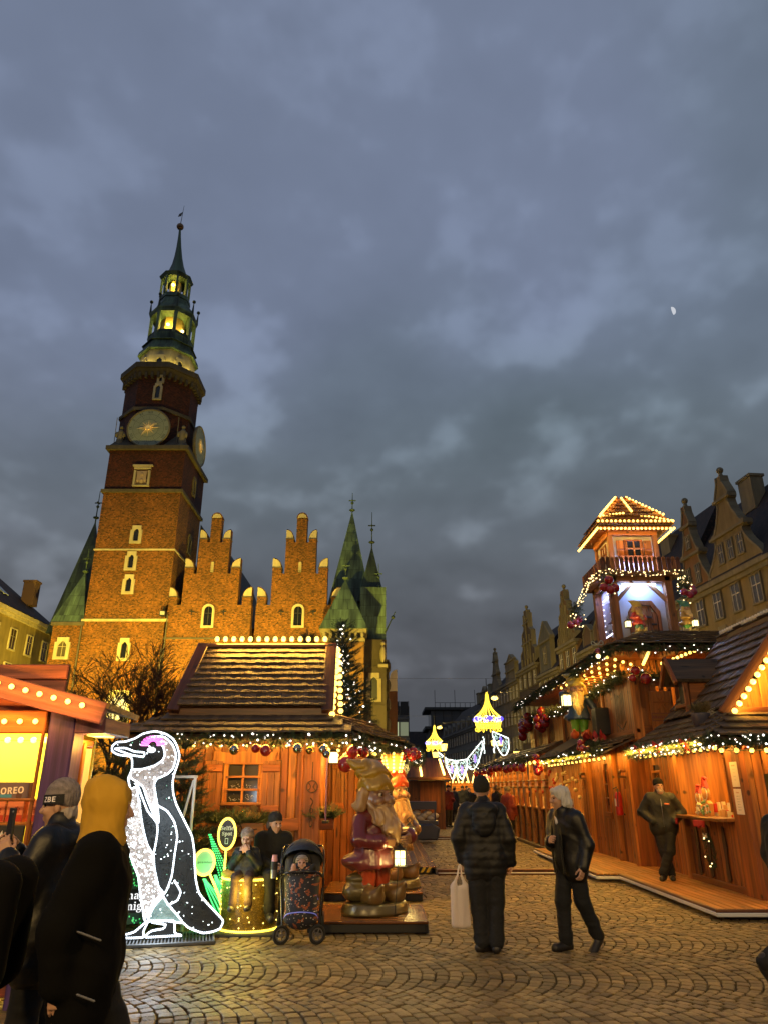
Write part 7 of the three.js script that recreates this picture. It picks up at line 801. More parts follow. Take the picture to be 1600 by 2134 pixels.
// ================= lit penguin =================
{
  const th = thing('light_penguin', 'tall penguin figure of white rope lights and dark tinsel', 'light figure', [-2.62, 0.05, -9.75], 0.24), TD = 0.16;
  const S = { sil: [[-0.77, 2.04], [-0.85, 2.08], [-0.86, 2.14], [-0.81, 2.19], [-0.71, 2.2], [-0.6, 2.24], [-0.5, 2.3], [-0.36, 2.33], [-0.23, 2.3], [-0.13, 2.24], [-0.07, 2.15], [-0.03, 2.04], [-0.04, 1.94], [-0.07, 1.82], [-0.08, 1.72], [-0.06, 1.59], [-0.01, 1.46], [0.07, 1.33], [0.15, 1.2], [0.22, 1.08], [0.26, 0.92], [0.28, 0.77], [0.31, 0.6], [0.36, 0.46], [0.45, 0.36], [0.58, 0.24], [0.67, 0.15], [0.64, 0.07], [0.56, 0.04], [0.45, 0.03], [0.35, 0.06], [0.26, 0.1], [0.19, 0.15], [-0.01, 0.18], [-0.23, 0.18], [-0.27, 0.29], [-0.31, 0.45], [-0.37, 0.66], [-0.45, 0.81], [-0.54, 1.0], [-0.6, 1.12], [-0.63, 1.3], [-0.62, 1.46], [-0.58, 1.62], [-0.62, 1.76], [-0.59, 1.86], [-0.6, 1.97], [-0.63, 2.02]],
    band: [[-0.39, 2.26], [-0.24, 2.26], [-0.13, 2.17], [-0.07, 2.04], [-0.09, 1.89], [-0.16, 1.81], [-0.27, 1.76], [-0.3, 1.69], [-0.27, 1.57], [-0.23, 1.43], [-0.2, 1.25], [-0.29, 1.38], [-0.37, 1.53], [-0.43, 1.66], [-0.51, 1.72], [-0.59, 1.77], [-0.59, 1.86], [-0.47, 1.87], [-0.33, 1.91], [-0.24, 1.97], [-0.21, 2.04], [-0.24, 2.14], [-0.31, 2.2]],
    belly: [[-0.51, 1.66], [-0.46, 1.59], [-0.43, 1.44], [-0.39, 1.27], [-0.34, 1.11], [-0.28, 0.95], [-0.22, 0.89], [-0.19, 0.74], [-0.12, 0.54], [-0.07, 0.48], [-0.17, 0.36], [-0.24, 0.21], [-0.27, 0.29], [-0.32, 0.46], [-0.37, 0.66], [-0.45, 0.81], [-0.54, 1.0], [-0.6, 1.12], [-0.63, 1.3], [-0.62, 1.46], [-0.58, 1.62]],
    skirt: [[0, 0.36], [0.07, 0.29], [0.15, 0.21], [0.19, 0.15], [-0.01, 0.18], [-0.2, 0.19], [-0.15, 0.33], [-0.06, 0.43]], flipL: [[-0.52, 1.72], [-0.42, 1.53], [-0.34, 1.38], [-0.22, 1.25], [-0.2, 1.12], [-0.22, 0.91], [-0.3, 1.0], [-0.38, 1.2], [-0.45, 1.46]], flipR: [[-0.22, 1.44], [-0.11, 1.38], [-0.01, 1.25], [0.04, 1.09], [0.03, 0.89], [0.02, 0.66], [-0.03, 0.49], [-0.15, 0.34], [-0.24, 0.23]], lobe: [[0.06, 0.6], [0.14, 0.48], [0.11, 0.39], [0, 0.34]],
    foot1: [[-0.45, 0.05], [-0.34, 0.08], [-0.23, 0.17], [-0.2, 0.18], [-0.24, 0.08], [-0.24, 0.02], [-0.42, 0.02]], foot2: [[-0.15, 0.17], [0.02, 0.18], [0.1, 0.17], [0.12, 0.05], [0.2, 0.02], [0.07, 0.02], [-0.21, 0.02], [-0.15, 0.08], [-0.02, 0.1], [0, 0.14]], mouth: [[-0.82, 2.11], [-0.7, 2.12], [-0.58, 2.08], [-0.47, 2.07], [-0.47, 2.02], [-0.62, 2.04]] };
  const DT = std(0.003, 0.004, 0.004, 0.8), LT = std(0.4, 0.34, 0.31, 0.6), panel = (name, p, z, d, m) => new MB().ext(p, d, M4(0, 0, z), 0.01).build(name, m, th);
  panel('dark_body', S.sil, -TD / 2, TD, DT); panel('face_band', S.band, TD / 2, 0.03, LT); panel('belly', S.belly, TD / 2, 0.03, LT); panel('tail_skirt', S.skirt, TD / 2, 0.03, std(0.16, 0.24, 0.22, 0.6)); panel('flipper', S.flipL, TD / 2, 0.05, DT); panel('foot', S.foot1, -0.06, 0.18, DT); panel('foot', S.foot2, -0.06, 0.18, DT);
  const inside = (p, x, y) => { let c = false; for (let i = 0, j = p.length - 1; i < p.length; j = i++) if (p[i][1] > y !== p[j][1] > y && x < (p[j][0] - p[i][0]) * (y - p[i][1]) / (p[j][1] - p[i][1]) + p[i][0]) c = !c; return c; };
  const bez = (p, z, closed) => p.map(([x, y]) => [x, y, z]);
  const rope = (p, z, closed = true, r = 0.011) => { const c = new THREE.CatmullRomCurve3(p.map(([x, y]) => V(x, y, z)), closed, 'catmullrom', 0.3), L = c.getLength(), n = Math.round(L / 0.026), m = new MB(), bead = new THREE.IcosahedronGeometry(r * 1.25, 0); m.add(new THREE.TubeGeometry(c, n * 2, r * 0.8, 5, closed)); for (let i = 0; i < n; i++) { const q = c.getPointAt(i / n); m.add(bead, M4(q.x, q.y, q.z + 0.004)); } return m.build('rope_light', M.rope, th); };
  rope(S.sil, TD / 2 + 0.02); rope(S.band, TD / 2 + 0.045); rope(S.belly, TD / 2 + 0.045); rope(S.flipL, TD / 2 + 0.06); rope(S.flipR, TD / 2 + 0.05, false); rope(S.lobe, TD / 2 + 0.05, false); rope(S.foot1, 0.14); rope(S.foot2, 0.14); rope(S.mouth, TD / 2 + 0.03); rope(S.skirt, TD / 2 + 0.045);
  // tinsel and star lights
  const tl = (p, z, n, name, g, mat, s, cols) => { const ms = [], cs = [], xs = p.map((q) => q[0]), ys = p.map((q) => q[1]), x0 = Math.min(...xs), x1 = Math.max(...xs), y0 = Math.min(...ys), y1 = Math.max(...ys); let guard = 0; while (ms.length < n && guard++ < n * 9) { const x = rr(x0, x1), y = rr(y0, y1); if (!inside(p, x, y)) continue; ms.push(M4(x, y, z + rr(0, 0.02), rr(-1.5, 1.5), rr(-1.5, 1.5), rr(-3, 3), s * rr(0.7, 1.3))); if (cols) cs.push(pick(cols)); } return inst(name, g, mat, ms, th, cols ? cs : null); };
  const strip = new THREE.BoxGeometry(0.0025, 0.035, 0.0012), dark = S.sil.map((q) => q), FOIL = std(1, 1, 1, 0.3, { metalness: 0.5 });
  tl(S.sil, TD / 2, 3000, 'tinsel', strip, FOIL, 1, [rgb(0.003, 0.004, 0.004), rgb(0.002, 0.003, 0.003), rgb(0.008, 0.02, 0.016)]); tl(S.band, TD / 2 + 0.03, 1600, 'tinsel', strip, FOIL, 1, [rgb(0.45, 0.39, 0.37), rgb(0.3, 0.26, 0.25)]); tl(S.belly, TD / 2 + 0.03, 2800, 'tinsel', strip, FOIL, 1, [rgb(0.45, 0.39, 0.35), rgb(0.3, 0.26, 0.23)]); tl(S.skirt, TD / 2 + 0.03, 500, 'tinsel', strip, FOIL, 1, [rgb(0.2, 0.32, 0.3), rgb(0.4, 0.45, 0.42)]); tl(S.flipL, TD / 2 + 0.05, 700, 'tinsel', strip, FOIL, 1, [rgb(0.003, 0.004, 0.004), rgb(0.002, 0.003, 0.003)]);
  const STAR = new THREE.OctahedronGeometry(1, 0).scale(1, 1, 0.4), SL = glow(0.85, 0.95, 1, 4); tl(S.sil.filter((q) => 1), TD / 2 + 0.03, 90, 'star_light', STAR, SL, 0.011); tl(S.belly, TD / 2 + 0.06, 260, 'star_light', STAR, SL, 0.011); tl(S.band, TD / 2 + 0.06, 24, 'star_light', STAR, SL, 0.014); const GL = glow(0.05, 0.8, 0.45, 1.2); tl(S.sil, TD / 2 + 0.02, 40, 'green_sparkle', STAR, GL, 0.007);
  { const e = new MB(); for (let i = 0; i < 11; i++) { const a = PI * (0.02 + i * 0.098); e.bar([-0.37 + 0.05 * Math.cos(a), 2.16 + 0.045 * Math.sin(a), TD / 2 + 0.06], [-0.37 + 0.145 * Math.cos(a), 2.16 + 0.115 * Math.sin(a), TD / 2 + 0.06], 0.014, 5); } e.build('pink_eye_lights', glow(1, 0.08, 0.75, 2.2), th); stuff(th.children.at(-1)); new MB().sph(0.035, -0.37, 2.17, TD / 2 + 0.06, 12, 1, 1, 0.5).build('eye', M.blackG, th); new MB().sph(0.05, -0.38, 2.1, TD / 2 + 0.05, 12, 1.1, 0.7, 0.4).build('eye_light', glow(0.9, 0.95, 1, 1.6), th); }
  pointLight([-2.6, 1.4, -9.2], 4, [0.75, 0.88, 1], 14); pointLight([-2.6, 0.35, -9.1], 1.3, [0.75, 0.88, 1], 10);
  { const b = thing('grating_base', 'slotted dark metal grating under the light penguin', 'base', [-2.62, 0, -9.7], 0.24); for (let i = 0; i < 34; i++) mesh('bar', plankGeo(0.018, 0.03, 0.62), std(0.12, 0.12, 0.13, 0.35, { metalness: 0.8 }), b, [-0.75 + i * 0.039, 0.035, 0.05]); new MB().box(1.4, 0.04, 0.03, -0.1, 0.03, 0.37).box(1.4, 0.04, 0.03, -0.1, 0.03, -0.27).box(0.03, 0.04, 0.62, 0.58, 0.03, 0.05).build('frame', std(0.1, 0.1, 0.1, 0.4, { metalness: 0.8 }), b); }
  { const f = thing('support_frame', 'white metal frame standing behind the light penguin', 'frame', [-2.55, 0, -10.2]); new MB().box(0.035, 1.85, 0.035, 0.02, 0.93, 0).box(0.5, 0.035, 0.035, -0.2, 1.84, 0).beam([0.0, 1.8, 0], [-0.2, 0.9, -0.05], 0.03, 0.03).build('tube', std(0.6, 0.55, 0.48, 0.4), f); }
  { const p = thing('green_letter_panel', 'green glowing panel with white lettering behind the light penguin', 'light panel', [-3.15, 0.5, -9.95], 0.24), G = glow(0.0, 0.75, 0.12, 0.8); new MB().ext([[-0.35, -0.35], [0.3, -0.35], [0.36, 0.1], [0.16, 0.75], [-0.05, 0.85], [-0.35, 0.3]], 0.06, M4()).build('panel', std(0.005, 0.04, 0.012, 0.6), p); const m = new MB(); for (let i = 0; i < 300; i++) { const x = rr(-0.32, 0.3), y = rr(0.05, 0.8); if (y < 0.85 - (x + 0.05) * 2 && y < 0.3 + (x + 0.35) * 1.9) m.sph(0.01, x, y, 0.075, 5); } for (let i = 0; i < 40; i++) m.sph(0.01, rr(-0.3, 0.3), rr(-0.34, -0.25), 0.075, 5); stuff(m.build('green_lights', G, p)); mesh('lettering', new THREE.PlaneGeometry(0.5, 0.26), std(0, 0, 0, 0.8, { emissive: rgb(1, 1, 1), emissiveIntensity: 1.2, emissiveMap: textTex(256, 128, (x) => { x.fillStyle = '#000'; x.fillRect(0, 0, 256, 128); x.fillStyle = '#fff'; x.font = 'bold 58px serif'; x.textAlign = 'right'; x.fillText('magic', 246, 54); x.fillText('night', 246, 112); }) }), p, [0.05, -0.1, 0.072]); }
}
// drum seat, leaves, signs
{
  const th = thing('light_drum', 'round yellow glowing tinsel drum used as a seat', 'light seat', [-1.72, 0, -10.35]), r = 0.36; new MB().cyl(r, r, 0.58, 0, 0.33, 0, 32).build('drum', std(0.12, 0.075, 0.01, 0.4), th); new MB().cyl(r, r, 0.03, 0, 0.635, 0, 32).build('seat', wood(0.5, 0.3, 0.1), th);
  const torus = (y) => { const m = new MB().add(new THREE.TorusGeometry(r + 0.012, 0.013, 6, 60), M4(0, y, 0, PI / 2)); for (let i = 0; i < 80; i++) { const a = i / 80 * 6.283; m.add(new THREE.IcosahedronGeometry(0.017, 0), M4(Math.cos(a) * (r + 0.014), y, Math.sin(a) * (r + 0.014))); } m.build('rope_light', M.ropeY, th); }; torus(0.62); torus(0.05);
  const ms = [], cs = []; for (let i = 0; i < 3000; i++) { const a = R() * 6.283; ms.push(M4(Math.cos(a) * (r + 0.01), rr(0.06, 0.6), Math.sin(a) * (r + 0.01), rr(-2, 2), rr(-2, 2), rr(-2, 2), rr(0.7, 1.2))); cs.push(pick([rgb(0.5, 0.3, 0.02), rgb(0.25, 0.15, 0.01), rgb(0.6, 0.42, 0.05), rgb(0.03, 0.02, 0)])); } inst('tinsel', new THREE.BoxGeometry(0.003, 0.03, 0.001), std(1, 1, 1, 0.3, { metalness: 0.6 }), ms, th, cs); const sl = []; for (let i = 0; i < 90; i++) { const a = R() * 6.283; sl.push(M4(Math.cos(a) * (r + 0.02), rr(0.08, 0.58), Math.sin(a) * (r + 0.02), 0, 0, 0, 0.008)); } inst('star_light', ICO, glow(1, 0.75, 0.15, 4), sl, th); new MB().box(0.9, 0.04, 0.9, 0, 0.02, 0).build('base', M.black, th); pointLight([-1.72, 0.5, -9.8], 3, [1, 0.7, 0.08], 8);
  { const t = thing('cushion', 'round mustard cushion at the left of the glowing drum', 'cushion', [-1.94, 0.65, -10.15]); mesh('cover', sdf([ell([0, 0.03, 0], [0.14, 0.055, 0.13])], 0.012), std(0.5, 0.28, 0.03, 0.8), t); }
  const sign = (label, x, y, z, rx, ry, txt, face, fg, bend) => { const t = thing('light_sign', label, 'light sign', [x, 0, z]); const pts = Array.from({ length: 24 }, (_, i) => { const a = i / 24 * 6.283; return [Math.cos(a) * rx, y + Math.sin(a) * ry, 0]; }); const m = new MB().tube(pts, 0.014, 6, 60, true); for (let i = 0; i < 44; i++) { const a = i / 44 * 6.283; m.add(new THREE.IcosahedronGeometry(0.019, 0), M4(Math.cos(a) * rx, y + Math.sin(a) * ry, 0.006)); } const st = bend ? [[rx * 0.6, y - ry * 0.85, 0], [0.2, y - 0.35, 0], [0.26, 0.3, 0], [0.27, 0.1, 0]] : [[0, y - ry, 0], [0.0, y / 2, 0], [0, 0.1, 0]]; m.tube(st, 0.014, 6, 20); const c = new THREE.CatmullRomCurve3(st.map((p) => V(...p))); for (let i = 0; i < 22; i++) { const q = c.getPointAt(i / 21); m.add(new THREE.IcosahedronGeometry(0.019, 0), M4(q.x, q.y, 0.006)); } m.build('rope_light', M.ropeY, t); const d = new THREE.CircleGeometry(1, 40); mesh('face', d.scale(rx * 0.96, ry * 0.96, 1), std(1, 1, 1, 0.5, { map: textTex(160, 240, (q) => { q.fillStyle = face; q.fillRect(0, 0, 160, 240); q.fillStyle = fg; q.textAlign = 'center'; txt(q); }) }), t, [0, y, 0.004]); mesh('backing', d.clone(), M.black, t, [0, y, -0.01]); return t; };
  sign('oval yellow rope light sign reading selfie spot on a stem', -2.12, 1.12, -10.55, 0.115, 0.19, (q) => { q.font = 'bold 44px serif'; q.fillText('Selfie', 80, 90); q.fillText('Spot', 80, 134); q.lineWidth = 4; q.strokeStyle = '#eee'; q.strokeRect(66, 158, 26, 42); }, '#241410', '#e8ddd0'); sign('round yellow rope light sign with a pale plate on bent stem', -2.35, 0.79, -10.35, 0.13, 0.15, (q) => { q.font = 'bold 30px sans-serif'; q.fillText('\u25a2 premium', 80, 130); }, '#b9bcc0', '#33363a', 1);
  const leaf = (label, pts, w) => { const t = thing('light_leaf', label, 'light decoration', [pts[0][0], 0, pts[0][2]]), c = new THREE.CatmullRomCurve3(pts.map((p) => V(p[0] - pts[0][0], p[1], p[2] - pts[0][2]))), m = new MB(), b = new MB(); for (let i = 0; i < 34; i++) { const u = i / 33, q = c.getPointAt(u), k = w * Math.sin(PI * Math.min(0.93, 0.12 + u * 0.85)); for (const s of [-1, -0.3, 0.35, 1]) b.add(new THREE.IcosahedronGeometry(0.011, 0), M4(q.x + s * k, q.y, q.z + 0.02)); } const g = []; for (let i = 0; i <= 12; i++) { const u = i / 12, q = c.getPointAt(u), k = w * Math.sin(PI * Math.min(0.93, 0.12 + u * 0.85)); g.push([q, k]); } for (let i = 0; i < 12; i++) { const [p, k] = g[i], [q, l] = g[i + 1]; m.solid([[p.x - k, p.y, p.z], [p.x + k, p.y, p.z], [q.x + l, q.y, q.z], [q.x - l, q.y, q.z]], 0.02); } m.build('blade', std(0.005, 0.06, 0.015, 0.5), t); stuff(b.build('green_lights', glow(0.0, 0.9, 0.18, 1.9), t)); };
  leaf('tallest green light leaf behind the oval sign', [[-2.1, 0.1, -10.7], [-2.12, 0.5, -10.7], [-2.26, 0.85, -10.7], [-2.38, 1.1, -10.7]], 0.06); leaf('green light leaf low at the right foot of the light penguin', [[-2.02, 0.05, -10.45], [-2.15, 0.3, -10.45], [-2.35, 0.58, -10.45]], 0.07); leaf('middle green light leaf beside the bent sign stem', [[-1.95, 0.05, -10.5], [-2.1, 0.35, -10.5], [-2.22, 0.62, -10.5]], 0.06); leaf('short green light leaf behind the child', [[-2.0, 0.5, -10.75], [-1.93, 0.72, -10.75], [-1.86, 0.85, -10.75]], 0.05); pointLight([-2.25, 0.6, -10.1], 0.9, [0.1, 1, 0.2], 8);
}
// ================= pushchair =================
{
  const th = thing('pushchair', 'dark pushchair with navy hood and patterned foot muff', 'pushchair', [-1.0, 0, -9.75], 0.1), F = new MB();
  F.tube([[-0.25, 0.12, -0.32], [-0.26, 0.55, -0.12], [-0.26, 0.95, -0.22], [-0.24, 1.0, -0.4]], 0.013, 7, 24).tube([[0.25, 0.12, -0.32], [0.26, 0.55, -0.12], [0.26, 0.95, -0.22], [0.24, 1.0, -0.4]], 0.013, 7, 24).tube([[-0.21, 0.13, 0.22], [-0.25, 0.55, -0.05]], 0.013, 7).tube([[0.21, 0.13, 0.22], [0.25, 0.55, -0.05]], 0.013, 7).bar([-0.24, 1.0, -0.4], [0.24, 1.0, -0.4], 0.015, 8).bar([-0.24, 0.3, 0], [0.24, 0.3, 0], 0.012).tube([[-0.24, 0.68, 0.0], [-0.2, 0.74, 0.16], [0, 0.76, 0.22], [0.2, 0.74, 0.16], [0.24, 0.68, 0]], 0.015, 8, 24); F.build('frame', M.blackG, th);
  for (const [x, z, r] of [[-0.22, 0.26, 0.105], [0.2, 0.26, 0.105], [-0.27, -0.34, 0.13], [0.27, -0.34, 0.13]]) { const w = grp('wheel', th, [x, r, z], PI / 2 + (z > 0 ? -1.15 : 0)); new MB().add(new THREE.TorusGeometry(r - 0.018, 0.018, 8, 28)).build('tyre', std(0.015, 0.015, 0.015, 0.8), w); const m = new MB().add(new THREE.TorusGeometry(r - 0.042, 0.008, 6, 24)).cyl(0.02, 0.02, 0.05, 0, 0, 0, 10, PI / 2); for (let i = 0; i < 5; i++) { const a = i * 1.2566; m.bar([0, 0, 0], [Math.cos(a) * (r - 0.04), Math.sin(a) * (r - 0.04), 0], 0.007, 5); } m.build('rim', std(0.16, 0.15, 0.15, 0.4, { metalness: 0.4 }), w); }
  mesh('seat', sdf([cap([-0.12, 0.45, 0], [-0.13, 0.85, -0.16], 0.09, 0.09), cap([0.12, 0.45, 0], [0.13, 0.85, -0.16], 0.09, 0.09), cap([0, 0.45, 0], [0, 0.9, -0.18], 0.1, 0.1), ell([0, 0.3, 0.02], [0.2, 0.12, 0.2])], 0.016), std(0.02, 0.02, 0.025, 0.8), th);
  { const g = new THREE.SphereGeometry(0.27, 24, 14, 0, 2 * PI, 0, PI * 0.5); const P = g.attributes.position; g.scale(0.92, 0.95, 1.0); g.rotateX(-0.6); mesh('hood', g, std(0.05, 0.08, 0.17, 0.75, { map: T.cloth }), th, [0, 0.84, -0.15]); const s = new MB(); for (let i = 0; i < 3; i++) s.add(new THREE.TorusGeometry(0.255, 0.006, 5, 30, PI), M4(0, 0.83 + i * 0.0, -0.12, -0.35 + 0.35 * i, 0, 0)); s.build('hood_rib', M.blackG, th); stuff(th.children.at(-1)); new MB().box(0.03, 0.05, 0.01, 0.04, 1.06, -0.06).build('tag', std(0.4, 0.2, 0.12, 0.7), th); }
  const muff = sdf([cap([0, 0.66, 0.08], [0, 0.36, 0.2], 0.2, 0.19, { q: 0.6 }), ell([0, 0.28, 0.22], [0.2, 0.13, 0.12]), cap([-0.15, 0.66, 0.05], [0.15, 0.66, 0.05], 0.07)], 0.013, { bump: (x, y, z) => 0.008 * (fbm(x * 9, y * 9, z * 9, 3) - 0.5) });
  mesh('foot_muff', muff, std(1, 1, 1, 0.75, { map: (() => { const t = textTex(512, 512, (x) => { x.fillStyle = '#1d1f2a'; x.fillRect(0, 0, 512, 512); const r = rng(8); for (let i = 0; i < 170; i++) { const a = r() * 512, b = r() * 512; x.save(); x.translate(a, b); x.rotate(r() * 6); if (i % 4 === 0) { x.fillStyle = '#8a4a2c'; x.beginPath(); x.ellipse(0, 0, 22, 10, 0, 0, 7); x.fill(); x.beginPath(); x.arc(22, -8, 9, 0, 7); x.fill(); x.fillRect(-14, 5, 5, 14); x.fillRect(10, 5, 5, 14); } else if (i % 4 === 1) { x.fillStyle = '#b9b0a4'; x.beginPath(); x.moveTo(0, -9); x.lineTo(8, 8); x.lineTo(-8, 8); x.fill(); } else { x.fillStyle = i % 4 === 2 ? '#d8d2c8' : '#5a4c44'; x.beginPath(); x.arc(0, 0, 3 + r() * 3, 0, 7); x.fill(); } x.restore(); } }); t.wrapS = t.wrapT = THREE.RepeatWrapping; t.repeat.set(2.2, 2.2); return t; })() }), th);
  for (const [y, z, w] of [[0.52, 0.24, 0.2], [0.34, 0.335, 0.2]]) new MB().tube([[-w, y - 0.07, z - 0.12], [-w * 0.8, y - 0.015, z - 0.03], [0, y + 0.01, z + 0.02], [w * 0.8, y - 0.015, z - 0.03], [w, y - 0.07, z - 0.12]], 0.006, 6, 24).build('reflective_piping', std(0.2, 0.24, 0.7, 0.4, { emissive: rgb(0.2, 0.22, 0.8), emissiveIntensity: 0.25 }), th);
  { const t = thing('travel_mug', 'pink topped thermos mug held in the pushchair cup holder', 'mug', [-1.33, 0.68, -9.62]); new MB().cyl(0.035, 0.04, 0.1, 0, 0.05, 0, 14).build('body', M.metal, t); new MB().cyl(0.041, 0.041, 0.09, 0, 0.14, 0, 14).build('sleeve', M.black, t); new MB().cyl(0.037, 0.03, 0.07, 0, 0.22, 0, 14).build('lid', std(0.6, 0.3, 0.32, 0.5), t); new MB().box(0.12, 0.02, 0.02, 0.05, 0.05, -0.03).build('holder', M.black, t); }
}

// ================= people =================
const SKIN = std(0.42, 0.24, 0.16, 0.55), SHOE = std(0.014, 0.012, 0.011, 0.45), EYE = std(0.02, 0.015, 0.012, 0.15);
const cloth = (r, g, b, rough = 0.85) => std(r, g, b, rough, { map: T.cloth, bumpMap: T.noiseB, bumpScale: 0.004 });
const av = (a, b, t) => a.map((x, i) => lerp(x, b[i], t)), add = (a, b, s = 1) => a.map((x, i) => x + b[i] * s);
function headPrims(o = {}) { // face looks along +z, origin at the middle of the head
  const e = o.beard ? [ell([0, -0.085, 0.05], [0.06, 0.06, 0.05], { k: 0.02 })] : [];
  return [ell([0, 0.03, -0.012], [0.075, 0.09, 0.092]), ell([0, -0.035, 0.022], [0.062, 0.078, 0.068]), ell([0, -0.098, 0.052], 0.024), cap([0, 0.018, 0.088], [0, -0.022, 0.108], 0.009, 0.014, { k: 0.014 }), ell([0.012, -0.028, 0.098], 0.009, { k: 0.01 }), ell([-0.012, -0.028, 0.098], 0.009, { k: 0.01 }), cap([-0.042, 0.034, 0.072], [0.042, 0.034, 0.072], 0.013, 0.013, { k: 0.018 }), ell([0.04, -0.022, 0.066], 0.023), ell([-0.04, -0.022, 0.066], 0.023), cap([-0.02, -0.061, 0.083], [0.02, -0.061, 0.083], 0.0065, 0.0065, { k: 0.008 }), cap([-0.016, -0.072, 0.081], [0.016, -0.072, 0.081], 0.007, 0.007, { k: 0.008 }),
    ell([0.031, 0.012, 0.084], [0.016, 0.011, 0.014], { cut: 1, k: 0.012 }), ell([-0.031, 0.012, 0.084], [0.016, 0.011, 0.014], { cut: 1, k: 0.012 }), ell([0.077, -0.004, -0.008], [0.011, 0.03, 0.018], { k: 0.01 }), ell([-0.077, -0.004, -0.008], [0.011, 0.03, 0.018], { k: 0.01 }), cap([0, -0.06, -0.02], [0, -0.17, -0.035], 0.05, 0.056), ...e];
}
function handGeo(W, D, N, Tn, curl = 0.5, s = 1) { // wrist, finger direction, palm normal, thumb side
  const w = V(...W), d = V(...D).normalize(), n = V(...N); n.addScaledVector(d, -n.dot(d)).normalize(); const t = d.clone().cross(n); if (t.dot(V(...Tn)) < 0) t.negate();
  const P = (a, b, c) => w.clone().addScaledVector(d, a * s).addScaledVector(t, b * s).addScaledVector(n, c * s).toArray(), pr = [];
  for (const b of [-0.026, -0.008, 0.01, 0.027]) pr.push(cap(P(0.0, b * 0.7, 0), P(0.085, b, 0.004), 0.016 * s, 0.0125 * s, { k: 0.016 }));
  [[-0.03, 0.058], [-0.01, 0.07], [0.0095, 0.077], [0.0285, 0.07]].forEach(([b, L], i) => { let a = 0.085, c = 0.004, ang = 0.12 + curl * 0.3; for (let k = 0; k < 3; k++) { const l = L * [0.45, 0.32, 0.23][k], a2 = a + Math.cos(ang) * l, c2 = c + Math.sin(ang) * l; pr.push(cap(P(a, b * (1 + k * 0.03), c), P(a2, b * (1.03 + k * 0.03), c2), (0.0095 - k * 0.001) * s, (0.0088 - k * 0.001) * s, { k: 0.004 })); a = a2; c = c2; ang += curl * 0.85; } });
  pr.push(cap(P(0.018, 0.022, 0.006), P(0.05, 0.048, 0.018), 0.0155 * s, 0.011 * s, { k: 0.012 }), cap(P(0.05, 0.048, 0.018), P(0.075, 0.05, 0.03 + curl * 0.012), 0.0105 * s, 0.0095 * s, { k: 0.005 }), cap(P(0.075, 0.05, 0.03 + curl * 0.012), P(0.096, 0.043, 0.04 + curl * 0.018), 0.0095 * s, 0.008 * s, { k: 0.005 }));
  pr.push(cap(add(W, D, -0.03), W, 0.026 * s, 0.024 * s, { k: 0.012 })); return sdf(pr, 0.0045 * s, { k: 0.01 });
}
const J0 = () => ({ P: [0, 0.93, 0], C: [0, 1.28, 0], N: [0, 1.46, -0.01], H: [0, 1.62, 0.02], sL: [0.185, 1.41, 0], sR: [-0.185, 1.41, 0], eL: [0.25, 1.13, -0.03], eR: [-0.25, 1.13, -0.03], wL: [0.26, 0.88, 0.05], wR: [-0.26, 0.88, 0.05], hL: [0.095, 0.9, 0], hR: [-0.095, 0.9, 0], kL: [0.1, 0.5, 0.02], kR: [-0.1, 0.5, 0.02], aL: [0.1, 0.09, -0.02], aR: [-0.1, 0.09, -0.02], fL: [0.02, 0, 1], fR: [-0.02, 0, 1], tL: 0, tR: 0 });
